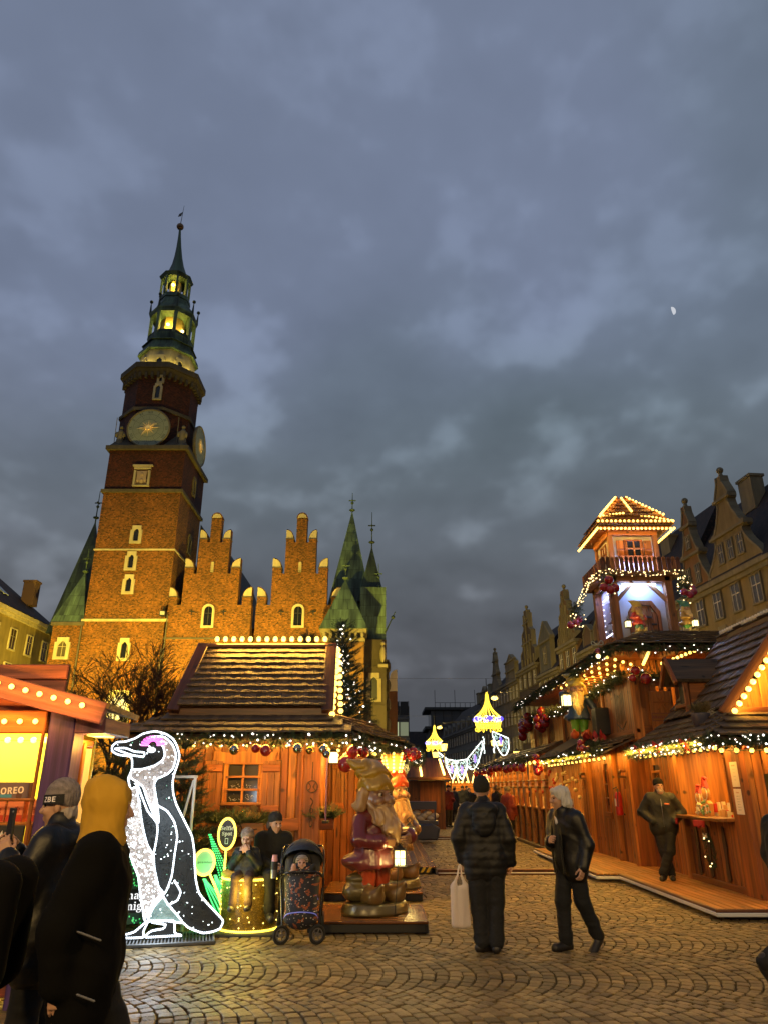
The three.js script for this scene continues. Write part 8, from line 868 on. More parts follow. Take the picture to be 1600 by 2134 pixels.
function human(label, pos, ry, o) {
  const J = { ...J0(), ...(o.J ?? {}) }, th = thing('person', label, 'person', pos, ry), s = (o.h ?? 1.75) / 1.75, far = o.far, cell = far ? 0.03 : 0.014, skin = o.skin ?? SKIN; th.scale.setScalar(s);
  const rel2 = (a, b, l) => { const d = b.map((x, i) => x - a[i]), L = Math.hypot(...d); return d.map((x) => x / L * l); }, sides = ['L', 'R'];
  // body: one surface
  const bp = [cap(add(J.P, [0, 0.02, 0]), J.C, 0.14, 0.135, { q: 0.7 }), cap(J.C, J.N, 0.12, 0.055, { q: 0.75 }), cap(J.N, add(J.H, [0, -0.09, -0.02]), 0.052, 0.05)]; for (const k of sides) bp.push(cap(J['s' + k], J['e' + k], 0.05, 0.04), cap(J['e' + k], J['w' + k], 0.038, 0.026), cap(J['h' + k], J['k' + k], 0.085, 0.055), cap(J['k' + k], J['a' + k], 0.055, 0.03), cap(J['a' + k], add(J['a' + k], J['f' + k], 0.05), 0.028, 0.02));
  const parts = [sdf(bp, far ? 0.035 : 0.02, { k: 0.04 })], hr = new THREE.Matrix4().makeRotationFromEuler(new THREE.Euler(o.nod ?? 0, o.turn ?? 0, o.tilt ?? 0, 'YXZ')).setPosition(...J.H), hs = o.head ?? 1; hr.scale(V(hs, hs, hs));
  const hg = sdf(headPrims(o), far ? 0.014 : 0.0055, { k: 0.022 }); hg.applyMatrix4(hr); parts.push(hg);
  if (!far) for (const k of sides) { const q = (o.hand ?? {})[k] ?? {}, sg = k === 'L' ? 1 : -1, D = q.D ?? rel2(J['e' + k], J['w' + k], 1); parts.push(handGeo(J['w' + k], D, q.N ?? [-sg, 0, 0.15], q.T ?? [0, 0, 1], q.curl ?? 0.55, hs)); }
  mesh('body', merge(parts), skin, th);
  if (!far) for (const x of [-0.031, 0.031]) { const e = new THREE.SphereGeometry(0.0085, 10, 8); e.applyMatrix4(new THREE.Matrix4().makeTranslation(x, 0.012, 0.0775)); e.applyMatrix4(hr); mesh('eye', e, EYE, th); }
  // coat
  const c = o.coat; if (c) {
    const f = c.fat ?? 1, hem = c.hem ?? 0.78, pr = [], C = J.C, dn = add(J.P, [0, hem - J.P[1], 0]), sw = c.swing ?? [0, 0, 0], lo = add(dn, sw);
    for (const x of [-0.075, 0.075]) pr.push(cap(add(C, [x, 0.02, 0]), add(J.P, [x * 1.1, 0, 0]), 0.135 * f, 0.14 * f, { q: 0.82 }), cap(add(J.P, [x * 1.1, 0, 0]), add(lo, [x * (c.flare ?? 1.2), 0, 0]), 0.14 * f, 0.13 * f * (c.skirt ?? 1), { q: 0.85 }));
    pr.push(cap(add(J.sL, [-0.03, 0, 0]), add(J.sR, [0.03, 0, 0]), 0.085 * f, 0.085 * f), cap(C, add(J.N, [0, -0.02, 0]), 0.15 * f, 0.08 * f, { q: 0.8 })); for (const k of sides) pr.push(cap(J['s' + k], J['e' + k], 0.078 * f, 0.068 * f), cap(J['e' + k], av(J['e' + k], J['w' + k], 0.97), 0.066 * f, 0.054 * f));
    if (c.collar !== 0) pr.push(cap(add(J.N, [0, 0.0, 0]), add(J.N, [0, c.collar ?? 0.05, 0.005]), 0.075, 0.078));
    if (c.hood) pr.push(ell(add(J.N, [0, -0.03, -0.1]), [0.16, 0.09, 0.09]), ell(add(J.N, [0, -0.14, -0.14]), [0.13, 0.11 * c.hood, 0.055], { k: 0.02 }));
    if (c.cutBelow !== undefined) pr.push({ c: [J.P[0], c.cutBelow - 0.5, J.P[2]], r: [0.8, 0.5, 0.8], cut: 1, k: 0.01 });
    const puff = c.puff ?? 0, seed = Math.floor(R() * 99); mesh('coat', sdf(pr, cell, { k: 0.045, bump: (x, y, z, nx, ny) => puff * (Math.abs(Math.sin(y * 38)) - 0.6) * (1 - Math.abs(ny)) + 0.02 * (fbm(x * 7 + seed, y * 5 + z * 4, z * 7, 3) - 0.5) + 0.012 * (0.5 - Math.abs(2 * vnoise(x * 10 + seed, y * 9 + x * 5, z * 10) - 1)) }), c.m, th);
    if (c.zip) new MB().tube([add(C, [c.zx ?? 0, 0.12, 0.125 * f]), add(C, [c.zx ?? 0, -0.1, 0.15 * f]), add(lo, [0, 0.05, 0.13 * f])], 0.005, 5).build('zip', M.metal, th);
  }
  // trousers and shoes
  const lf = o.lf ?? 1.06, pr = [cap(add(J.P, [-0.06, 0.02, 0]), add(J.P, [0.06, 0.02, 0]), 0.12, 0.12, { q: 0.85 })]; for (const k of sides) { const a = J['a' + k], kn = J['k' + k]; pr.push(cap(J['h' + k], kn, 0.098 * lf, 0.078 * lf), cap(kn, add(a, [0, 0.015, -0.005]), 0.075 * lf, 0.064 * lf), ell(add(av(kn, a, 0.85), [0, 0, -0.005]), [0.07, 0.05, 0.07])); }
  const sd = Math.floor(R() * 99); mesh('trousers', sdf(pr, cell, { k: 0.03, bump: (x, y, z) => 0.016 * (fbm(x * 9 + sd, y * 12, z * 9, 3) - 0.5) + 0.014 * (0.5 - Math.abs(2 * vnoise(x * 8 + sd + y * 3, y * 13, z * 8) - 1)) * (1.4 - y) }), o.legs ?? cloth(0.02, 0.02, 0.024), th);
  for (const k of sides) { const a = J['a' + k], d = J['f' + k], t = J['t' + k], u = [d[0], d[1] - t, d[2]]; const toe = add(a, u, 0.16), heel = add(a, d, -0.045); toe[1] = t ? toe[1] - 0.04 : 0.045 + (o.lift ?? 0); mesh('shoe', sdf([cap(add(heel, [0, t ? -0.02 : -0.04, 0]), toe, 0.045, 0.04), cap(add(a, [0, 0.05, -0.005]), add(a, [0, -0.03, 0]), 0.052, 0.048), cap(add(heel, [0, -0.045, 0]), add(toe, [0, -0.012, 0]), 0.042, 0.042)], far ? 0.02 : 0.01, { k: 0.03 }), o.shoe ?? SHOE, th); }
  // head wear and hair
  const hat = (name, prims, m, cl = 0.008, bump) => { const g = sdf(prims, far ? 0.016 : cl, { k: 0.02, bump }); g.applyMatrix4(hr); return mesh(name, g, m, th); };
  if (o.beanie) hat('hat', [ell([0, 0.065, -0.014], [0.088, 0.085 + (o.tall ?? 0), 0.104]), cap([-0.0, 0.06, -0.012], [0, 0.07, -0.014], 0.094, 0.092), { c: [0, -0.15, 0.06], r: [0.17, 0.198, 0.2], cut: 1, k: 0.01 }], o.beanie, 0.007, (x, y, z) => 0.0025 * Math.sin(Math.atan2(x, z) * 40));
  if (o.hair) hat('hair', o.hair.p, o.hair.m, 0.008, (x, y, z) => 0.014 * (vnoise(x * 55, y * 16 + z * 10, z * 55) - 0.5) * 2);
  if (o.beard) hat('beard', [ell([0, -0.075, 0.055], [0.062, 0.052, 0.05]), cap([-0.03, -0.05, 0.09], [0.03, -0.05, 0.09], 0.01), { c: [0, -0.063, 0.11], r: [0.022, 0.006, 0.03], cut: 1, k: 0.006 }], o.beard, 0.007, (x, y, z) => 0.006 * (vnoise(x * 90, y * 50, z * 90) - 0.5));
  th.userData.hr = null; delete th.userData.hr; th.hr = hr; return th;
}
const NAVY = cloth(0.018, 0.02, 0.028), BLK = cloth(0.008, 0.008, 0.009), GRY = cloth(0.05, 0.05, 0.052);
// man with the white bag, seen from behind
human('man seen from behind in dark puffer jacket holding white carrier bag', [1.16, 0, -9.1], PI - 0.08, { h: 1.79, lf: 1.25, beanie: cloth(0.045, 0.045, 0.03), tall: 0.035, turn: -0.15, coat: { m: cloth(0.012, 0.012, 0.015, 0.6), puff: 0.007, hem: 0.8, fat: 1.13, hood: 1.5, collar: 0.06 }, legs: cloth(0.032, 0.034, 0.04), J: { eL: [0.29, 1.14, -0.05], wL: [0.25, 0.9, 0.05], eR: [-0.27, 1.13, -0.04], wR: [-0.29, 0.88, 0.02], kR: [-0.1, 0.5, 0.02], aR: [-0.08, 0.09, -0.03], fR: [-0.1, 0, 1], fL: [-0.8, 0, 0.5], hL: [0.09, 0.9, 0], kL: [0.09, 0.5, 0.02], aL: [0.07, 0.09, 0.0] }, hand: { L: { D: [0, -1, 0.1], N: [-1, 0, 0], curl: 0.9 }, R: { D: [0, -1, 0.05], N: [1, 0, 0], curl: 1.1 } } });
{ const t = thing('carrier_bag', 'white plastic carrier bag hanging from the dark jacketed man hand', 'bag', [0.87, 0.22, -9.1], 0.2); const g = sdf([cap([-0.075, 0.06, 0], [-0.08, 0.42, 0], 0.045, 0.04, { q: 0.7 }), cap([0.07, 0.05, 0], [0.06, 0.42, 0], 0.04, 0.035, { q: 0.7 }), cap([0, 0.05, 0], [0, 0.4, 0], 0.05, 0.04, { q: 0.9 }), cap([-0.08, 0.44, 0], [-0.035, 0.54, 0], 0.03, 0.014, { q: 0.6 }), cap([0.06, 0.44, 0], [0.015, 0.54, 0], 0.028, 0.014, { q: 0.6 })], 0.011, { k: 0.03, bump: (x, y, z) => 0.022 * (fbm(x * 14, y * 4, z * 14, 3) - 0.5) }); mesh('bag', g, phys(0.7, 0.62, 0.58, 0.5, { transmission: 0.2, thickness: 0 }), t); new MB().tube([[-0.035, 0.53, 0], [-0.015, 0.62, 0.0], [0.0, 0.66, 0]], 0.01, 6).tube([[0.015, 0.53, 0], [0.01, 0.62, 0.0], [0.0, 0.66, 0]], 0.01, 6).build('handle', std(0.7, 0.62, 0.58, 0.5), t); }
// white haired man
const wh = human('white haired man in black open jacket standing and looking left', [2.16, 0, -9.15], -PI / 2 + 0.5, { h: 1.72, lf: 1.12, turn: -0.35, hair: { m: std(0.5, 0.48, 0.46, 0.7), p: [ell([0, 0.06, -0.03], [0.108, 0.1, 0.115]), ell([0, -0.03, -0.08], [0.105, 0.1, 0.07]), ell([0.085, -0.01, -0.03], [0.025, 0.07, 0.05]), ell([-0.085, -0.01, -0.03], [0.025, 0.07, 0.05]), ell([0, 0.09, 0.05], [0.07, 0.04, 0.05]), { c: [0, -0.02, 0.13], r: [0.075, 0.1, 0.09], cut: 1, k: 0.02 }] }, coat: { m: cloth(0.014, 0.013, 0.012, 0.45), hem: 0.82, fat: 1.1, collar: 0.04 }, legs: cloth(0.016, 0.022, 0.034), J: { C: [0, 1.28, 0.03], N: [0, 1.45, 0.06], H: [0, 1.6, 0.1], sL: [0.19, 1.4, 0.03], sR: [-0.19, 1.4, 0.03], eL: [0.27, 1.12, -0.04], wL: [0.27, 0.88, 0.06], eR: [-0.25, 1.1, 0.06], wR: [-0.06, 1.14, 0.25], hL: [0.09, 0.9, 0], kL: [0.09, 0.51, -0.05], aL: [0.1, 0.15, -0.22], fL: [0.1, -0.55, 0.8], tL: 0.2, kR: [-0.1, 0.5, 0.08], aR: [-0.1, 0.09, 0.08] }, hand: { R: { D: [0.75, 0.25, 0.5], N: [0, -0.3, -1], T: [0, 1, 0], curl: 1.0 } } });
mesh('jumper', sdf([ell([-0.03, 1.13, 0.105], [0.075, 0.27, 0.085]), ell([-0.02, 1.36, 0.085], [0.06, 0.08, 0.07])], 0.012, { k: 0.04, bump: (x, y, z) => 0.01 * (fbm(x * 10, y * 12, z * 10, 3) - 0.5) }), cloth(0.06, 0.06, 0.065), wh); new MB().beam([-0.05, 1.43, 0.13], [0.0, 1.33, 0.165], 0.04, 0.02).build('shirt_collar', std(0.5, 0.5, 0.52, 0.7), wh); for (const x of [-0.11, 0.05]) new MB().tube([[x * 0.7, 1.43, 0.11], [x, 1.3, 0.15], [x, 1.05, 0.165], [x, 0.8, 0.15]], 0.014, 6).build('lapel', cloth(0.01, 0.009, 0.008, 0.45), wh);
// guard leaning on the wall
const gd = human('bearded man in black jacket and cap leaning with crossed legs on platform', [5.13, 0.16, -14.25], -0.3, { h: 1.69, lf: 1.2, beanie: cloth(0.006, 0.006, 0.007), beard: std(0.4, 0.33, 0.28, 0.8), turn: 0.25, coat: { m: cloth(0.02, 0.022, 0.013, 0.6), hem: 0.86, fat: 1.2, collar: 0.07, zip: 1 }, legs: cloth(0.022, 0.022, 0.02), J: { sL: [0.2, 1.41, 0], sR: [-0.2, 1.41, 0], eL: [0.36, 1.16, -0.05], eR: [-0.36, 1.16, -0.05], wL: [0.19, 1.0, 0.12], wR: [-0.19, 1.0, 0.12], kL: [0.05, 0.5, 0.1], aL: [-0.12, 0.1, 0.12], fL: [-0.25, 0, 0.9], kR: [-0.06, 0.5, 0.02], aR: [0.03, 0.09, 0.0], fR: [0.05, 0, 1] }, hand: { L: { D: [-0.7, -0.5, 0.1], N: [0, 0, -1], curl: 0.8 }, R: { D: [0.7, -0.5, 0.1], N: [0, 0, -1], curl: 0.8 } } });
new MB().box(0.09, 0.03, 0.012, 0.1, 1.31, 0.158, -0.15, 0.2, -0.1).build('chest_patch', std(0.5, 0.12, 0.06, 0.6), gd); new MB().tube([[-0.19, 0.98, 0.12], [-0.1, 0.96, 0.17]], 0.008, 5).build('pocket_edge', M.black, gd);
// seated woman, child, baby
human('seated woman in black coat and grey knitted headband hat', [-1.47, -0.02, -10.42], 0.35, { h: 1.66, nod: 0.12, turn: 0.35, beanie: cloth(0.09, 0.08, 0.075), hair: { m: std(0.06, 0.04, 0.03, 0.7), p: [ell([0, -0.03, -0.07], [0.085, 0.08, 0.05]), ell([0.08, -0.02, -0.03], [0.02, 0.05, 0.03]), ell([-0.08, -0.02, -0.03], [0.02, 0.05, 0.03])] }, coat: { m: BLK, hem: 0.68, fat: 1.1, collar: 0.08, cutBelow: 0.6 }, legs: BLK, J: { P: [0, 0.76, -0.02], C: [0, 1.05, 0], N: [0, 1.2, 0.03], H: [0, 1.345, 0.07], sL: [0.18, 1.15, 0.02], sR: [-0.18, 1.15, 0.02], eL: [0.24, 0.9, 0.05], eR: [-0.22, 0.9, 0.08], wL: [0.1, 0.8, 0.25], wR: [-0.05, 0.82, 0.27], hL: [0.09, 0.74, 0], hR: [-0.09, 0.74, 0], kL: [0.1, 0.72, 0.38], kR: [-0.1, 0.72, 0.38], aL: [0.1, 0.3, 0.42], aR: [-0.1, 0.3, 0.42] }, lift: 0.2 });
human('small child in cream hat and dark jacket seated on glowing drum', [-1.76, 0.06, -10.12], -0.05, { h: 1.14, head: 1.35, beanie: cloth(0.9, 0.68, 0.55), nod: 0.1, coat: { m: cloth(0.022, 0.032, 0.034, 0.6), hem: 0.86, fat: 1.15, puff: 0.006, collar: 0.05, cutBelow: 0.8 }, legs: cloth(0.2, 0.1, 0.07), shoe: std(0.04, 0.035, 0.035, 0.5), J: { P: [0, 0.96, 0.02], C: [0, 1.22, 0], N: [0, 1.38, 0.02], H: [0, 1.57, 0.06], sL: [0.17, 1.33, 0.02], sR: [-0.17, 1.33, 0.02], eL: [0.26, 1.1, 0.08], eR: [-0.26, 1.1, 0.08], wL: [0.08, 1.34, 0.22], wR: [-0.08, 1.33, 0.22], hL: [0.09, 0.94, 0.04], hR: [-0.09, 0.94, 0.04], kL: [0.14, 0.92, 0.36], kR: [-0.12, 0.92, 0.36], aL: [0.17, 0.45, 0.4], aR: [-0.12, 0.42, 0.42] }, lift: 0.38, hand: { L: { D: [-0.6, 0.7, 0.1], N: [0, 0, -1], T: [0, 1, 0], curl: 0.9 }, R: { D: [0.6, 0.7, 0.1], N: [0, 0, -1], T: [0, 1, 0], curl: 0.9 } } });
{ const t = thing('person', 'baby in striped hat lying in the pushchair', 'person', [-1.0, 0.82, -9.66], 0.12); const g = sdf(headPrims({}), 0.006, { k: 0.024 }); const b = sdf([cap([0, -0.1, -0.02], [0, -0.3, 0.06], 0.07, 0.08), cap([-0.08, -0.12, 0.0], [-0.1, -0.04, 0.08], 0.03, 0.026), cap([-0.1, -0.04, 0.08], [-0.1, 0.0, 0.09], 0.03, 0.028)], 0.01); g.scale(0.78, 0.74, 0.78); g.rotateX(-0.35); const bd = merge([g, b]); mesh('body', bd, std(0.5, 0.28, 0.2, 0.55), t); for (const x of [-0.024, 0.024]) mesh('eye', new THREE.SphereGeometry(0.009, 8, 6), EYE, t, [x, 0.03, 0.056]); mesh('jacket', sdf([cap([-0.06, -0.12, -0.02], [-0.06, -0.28, 0.06], 0.08), cap([0.06, -0.12, -0.02], [0.06, -0.28, 0.06], 0.08), cap([0.12, -0.08, 0], [0.14, -0.02, 0.06], 0.05, 0.04)], 0.012), cloth(0.06, 0.055, 0.045), t); const hg = sdf([ell([0, 0.05, -0.012], [0.08, 0.072, 0.088]), { c: [0, -0.06, 0.07], r: [0.12, 0.11, 0.11], cut: 1, k: 0.01 }], 0.007); hg.rotateX(-0.35); mesh('hat', hg, std(1, 1, 1, 0.85, { map: (() => { const q = textTex(64, 64, (x) => { x.fillStyle = '#6d625c'; x.fillRect(0, 0, 64, 64); x.fillStyle = '#a2968c'; x.fillRect(0, 10, 64, 14); x.fillRect(0, 42, 64, 14); }); q.wrapS = q.wrapT = THREE.RepeatWrapping; q.repeat.set(24, 24); return q; })() }), t); mesh('hood', sdf([ell([0, 0.03, -0.06], [0.11, 0.11, 0.08]), { c: [0, 0.0, 0.06], r: [0.09, 0.1, 0.12], cut: 1, k: 0.01 }], 0.01), cloth(0.025, 0.022, 0.022), t); }
// foreground walker in a yellow hood
{
  const p = human('large dark walker with yellow hood and black backpack in left foreground', [-1.42, 0, -3.95], PI / 2 + 0.2, { h: 1.72, turn: 0.1, coat: { m: phys(0.0025, 0.0025, 0.0025, 0.95, { specularIntensity: 0.25 }), hem: 0.8, fat: 1.3, collar: 0.06, flare: 1.25 }, legs: BLK, J: { eL: [0.27, 1.12, -0.08], wL: [0.25, 0.9, -0.04], eR: [-0.27, 1.12, -0.1], wR: [-0.25, 0.9, -0.08], kL: [0.1, 0.5, 0.2], aL: [0.1, 0.12, 0.28], kR: [-0.1, 0.5, -0.05], aR: [-0.1, 0.16, -0.3], fR: [0, -0.5, 0.85], tR: 0.15 } });
  const g = sdf([ell([0, 0.045, -0.02], [0.105, 0.115, 0.125]), ell([0, -0.07, -0.02], [0.105, 0.11, 0.12]), ell([0, -0.15, -0.03], [0.13, 0.07, 0.12]), ell([0, 0.12, -0.07], [0.07, 0.05, 0.07]), { c: [0, -0.03, 0.17], r: [0.085, 0.15, 0.11], cut: 1, k: 0.02 }], 0.008, { k: 0.04, bump: (x, y, z) => 0.02 * (fbm(x * 14, y * 9 + z * 5, z * 14, 3) - 0.5) + 0.014 * (0.5 - Math.abs(2 * vnoise(x * 9 + y * 6, y * 5 - z * 8, z * 9 + 4) - 1)) }); g.applyMatrix4(p.hr); mesh('hood', g, std(0.42, 0.235, 0.012, 0.85), p);
  for (const [y, z, l] of [[1.1, 0.16, 0.12], [0.86, 0.18, 0.09]]) new MB().box(0.012, 0.009, l, -0.315, y, z - 0.12, 0.35, 0, 0).build('reflective_strip', std(0.12, 0.12, 0.13, 0.5), p);
  const b = thing('backpack', 'bulky black backpack worn by the yellow hooded walker', 'backpack', [-1.86, 0.84, -3.9], PI / 2 + 0.1); mesh('bag', sdf([cap([-0.12, 0.08, -0.02], [-0.12, 0.42, 0], 0.13, 0.12), cap([0.12, 0.08, -0.02], [0.12, 0.42, 0], 0.13, 0.12), ell([0, 0.2, -0.14], [0.15, 0.18, 0.08])], 0.014, { k: 0.05, bump: (x, y, z) => 0.02 * (fbm(x * 8, y * 8, z * 8, 3) - 0.5) }), phys(0.003, 0.003, 0.0035, 0.95, { specularIntensity: 0.3 }), b); new MB().tube([[0.1, 0.0, -0.08], [0.12, -0.14, -0.06], [0.13, -0.3, -0.04]], 0.016, 6).tube([[0.06, 0.0, -0.02], [0.05, -0.2, 0.0], [0.1, -0.45, 0.03]], 0.01, 6).build('strap', M.black, b); b.scale.setScalar(1.0); new MB().box(0.03, 0.008, 0.02, 0.2, 0.47, 0.02).box(0.03, 0.01, 0.04, 0.2, 0.36, -0.1).build('buckle', M.metal, b);
}
// man taking a picture of the stall
{
  const p = human('man in pale banded beanie photographing the stall with a phone', [-1.98, 0, -4.75], -PI / 2 + 0.1, { h: 1.72, nod: 0.05, beanie: cloth(0.8, 0.68, 0.7), tall: 0.02, hair: { m: std(0.3, 0.26, 0.24, 0.8), p: [ell([0, -0.04, -0.06], [0.08, 0.05, 0.045])] }, coat: { m: cloth(0.006, 0.006, 0.007, 0.5), hem: 0.8, fat: 1.22, collar: 0.08, hood: 1 }, legs: BLK, J: { eL: [0.27, 1.17, 0.1], wL: [0.12, 1.34, 0.24], eR: [-0.25, 1.14, 0.1], wR: [-0.05, 1.36, 0.27] }, hand: { L: { D: [-0.1, 0.8, 0.4], N: [-1, 0, 0], T: [0, 0.6, -0.6], curl: 0.85 }, R: { D: [0.2, 0.8, 0.4], N: [1, 0, 0], T: [0, 0.6, -0.6], curl: 0.85 } } });
  const g = new THREE.CylinderGeometry(0.0975, 0.1, 0.055, 28, 1, true, -1.9, 3.8); g.scale(1, 1, 1.16); g.translate(0, 0.045, -0.014); g.applyMatrix4(p.hr); const tx = textTex(512, 80, (x) => { x.fillStyle = '#101014'; x.fillRect(0, 0, 512, 80); x.fillStyle = '#e6e0e4'; x.font = 'bold 62px sans-serif'; x.textAlign = 'center'; for (const k of [80, 235, 400]) x.fillText('ZBE', k, 62); }); mesh('hat_band', g, std(1, 1, 1, 0.8, { map: tx }), p);
  const f = thing('phone', 'dark mobile phone held up by the man in banded beanie', 'phone', [-2.25, 1.5, -4.68], -0.75); mesh('case', cbox(0.085, 0.175, 0.012, 0.004), M.black, f); mesh('screen', new THREE.PlaneGeometry(0.075, 0.16), std(0.02, 0.012, 0.015, 0.2), f, [0, 0, -0.0075]).rotation.y = PI; new MB().sph(0.008, 0.025, 0.065, 0.008, 8).build('camera_lens', M.metal, f);
}
human('person in dark coat leaving at the right edge with raised heel', [3.86, 0, -7.5], PI / 2 + 0.1, { h: 1.68, beanie: cloth(0.01, 0.008, 0.007), coat: { m: BLK, hem: 0.8, fat: 1.3, collar: 0.06 }, legs: BLK, J: { eR: [-0.28, 1.12, -0.1], wR: [-0.3, 0.9, -0.1], kR: [-0.1, 0.48, -0.16], aR: [-0.1, 0.24, -0.5], fR: [0, -0.8, 0.5], tR: 0.05, kL: [0.1, 0.5, 0.2], aL: [0.1, 0.09, 0.28] } });
// farther people
const FP = (label, x, z, ry, o) => human(label, [x, 0, z], ry, { far: 1, h: 1.72, ...o });
FP('far man in long black coat standing with back turned in the street', 2.72, -38, PI - 0.3, { h: 1.86, coat: { m: BLK, hem: 0.5, fat: 1.1 }, legs: BLK, beanie: BLK }); FP('far person in bright red jacket and green trousers', 3.0, -35.8, 0.7, { h: 1.82, coat: { m: cloth(0.55, 0.02, 0.015, 0.6), hem: 0.8, fat: 1.1 }, legs: cloth(0.12, 0.1, 0.05), beanie: BLK, J: { wL: [0.08, 1.15, 0.25], eL: [0.26, 1.1, 0.05] } }); FP('person in orange jacket and cream hat behind the dark jacketed man', 4.2, -26, 2.4, { h: 1.72, coat: { m: cloth(0.85, 0.1, 0.02, 0.6), hem: 0.8, fat: 1.1 }, legs: BLK, beanie: cloth(0.7, 0.55, 0.35) }); FP('person with dark brown hair beside the orange jacket', 4.05, -27.5, 2.0, { h: 1.78, coat: { m: BLK, hem: 0.7, fat: 1.15 }, legs: BLK, hair: { m: std(0.1, 0.05, 0.025, 0.7), p: [ell([0, 0.04, -0.02], [0.1, 0.1, 0.11])] } }); FP('person in olive hooded coat left of the dark jacketed man head', 3.5, -29, PI, { h: 1.76, coat: { m: cloth(0.05, 0.045, 0.025), hem: 0.7, fat: 1.2, hood: 1 }, legs: BLK, beanie: cloth(0.16, 0.12, 0.05) });
const crowdLabels = ['far person in brown coat at left of the crowd', 'far person in grey jacket behind the red jacket', 'far person in dark blue coat in the crowd middle', 'far person in black jacket near the zigzag lights', 'far person in beige coat near the zigzag lights', 'far person in dark green coat at right of the crowd', 'far person in maroon coat by the open stalls', 'far person in black coat deepest in the crowd'];
crowdLabels.forEach((l, i) => FP(l, [3.2, 3.75, 4.5, 5.2, 4.6, 5.9, 4.9, 5.6][i], [-43, -41, -44, -47, -50, -46, -41, -52][i], [0.3, 2.5, 3, 0.5, -0.4, 2.8, 1.2, 0.1][i], { h: [1.75, 1.7, 1.8, 1.68, 1.75, 1.72, 1.65, 1.8][i], coat: { m: [cloth(0.08, 0.05, 0.03), cloth(0.12, 0.12, 0.12), cloth(0.02, 0.025, 0.06), BLK, cloth(0.3, 0.24, 0.15), cloth(0.02, 0.04, 0.025), cloth(0.1, 0.015, 0.02), BLK][i], hem: 0.75, fat: 1.15 }, legs: BLK, beanie: [BLK, cloth(0.2, 0.05, 0.03), BLK, cloth(0.3, 0.3, 0.3), BLK, cloth(0.25, 0.2, 0.05), BLK, BLK][i] }));
{ const t = thing('bistro_table', 'red draped standing table behind the dark jacketed man', 'table', [3.45, 0, -31]); new MB().lathe([[0.16, 0], [0.13, 0.5], [0.4, 1.04], [0.42, 1.06]], 20).build('cover', cloth(0.4, 0.015, 0.01), t); new MB().cyl(0.43, 0.43, 0.03, 0, 1.08, 0, 24).build('top', std(0.6, 0.5, 0.4, 0.4), t); }
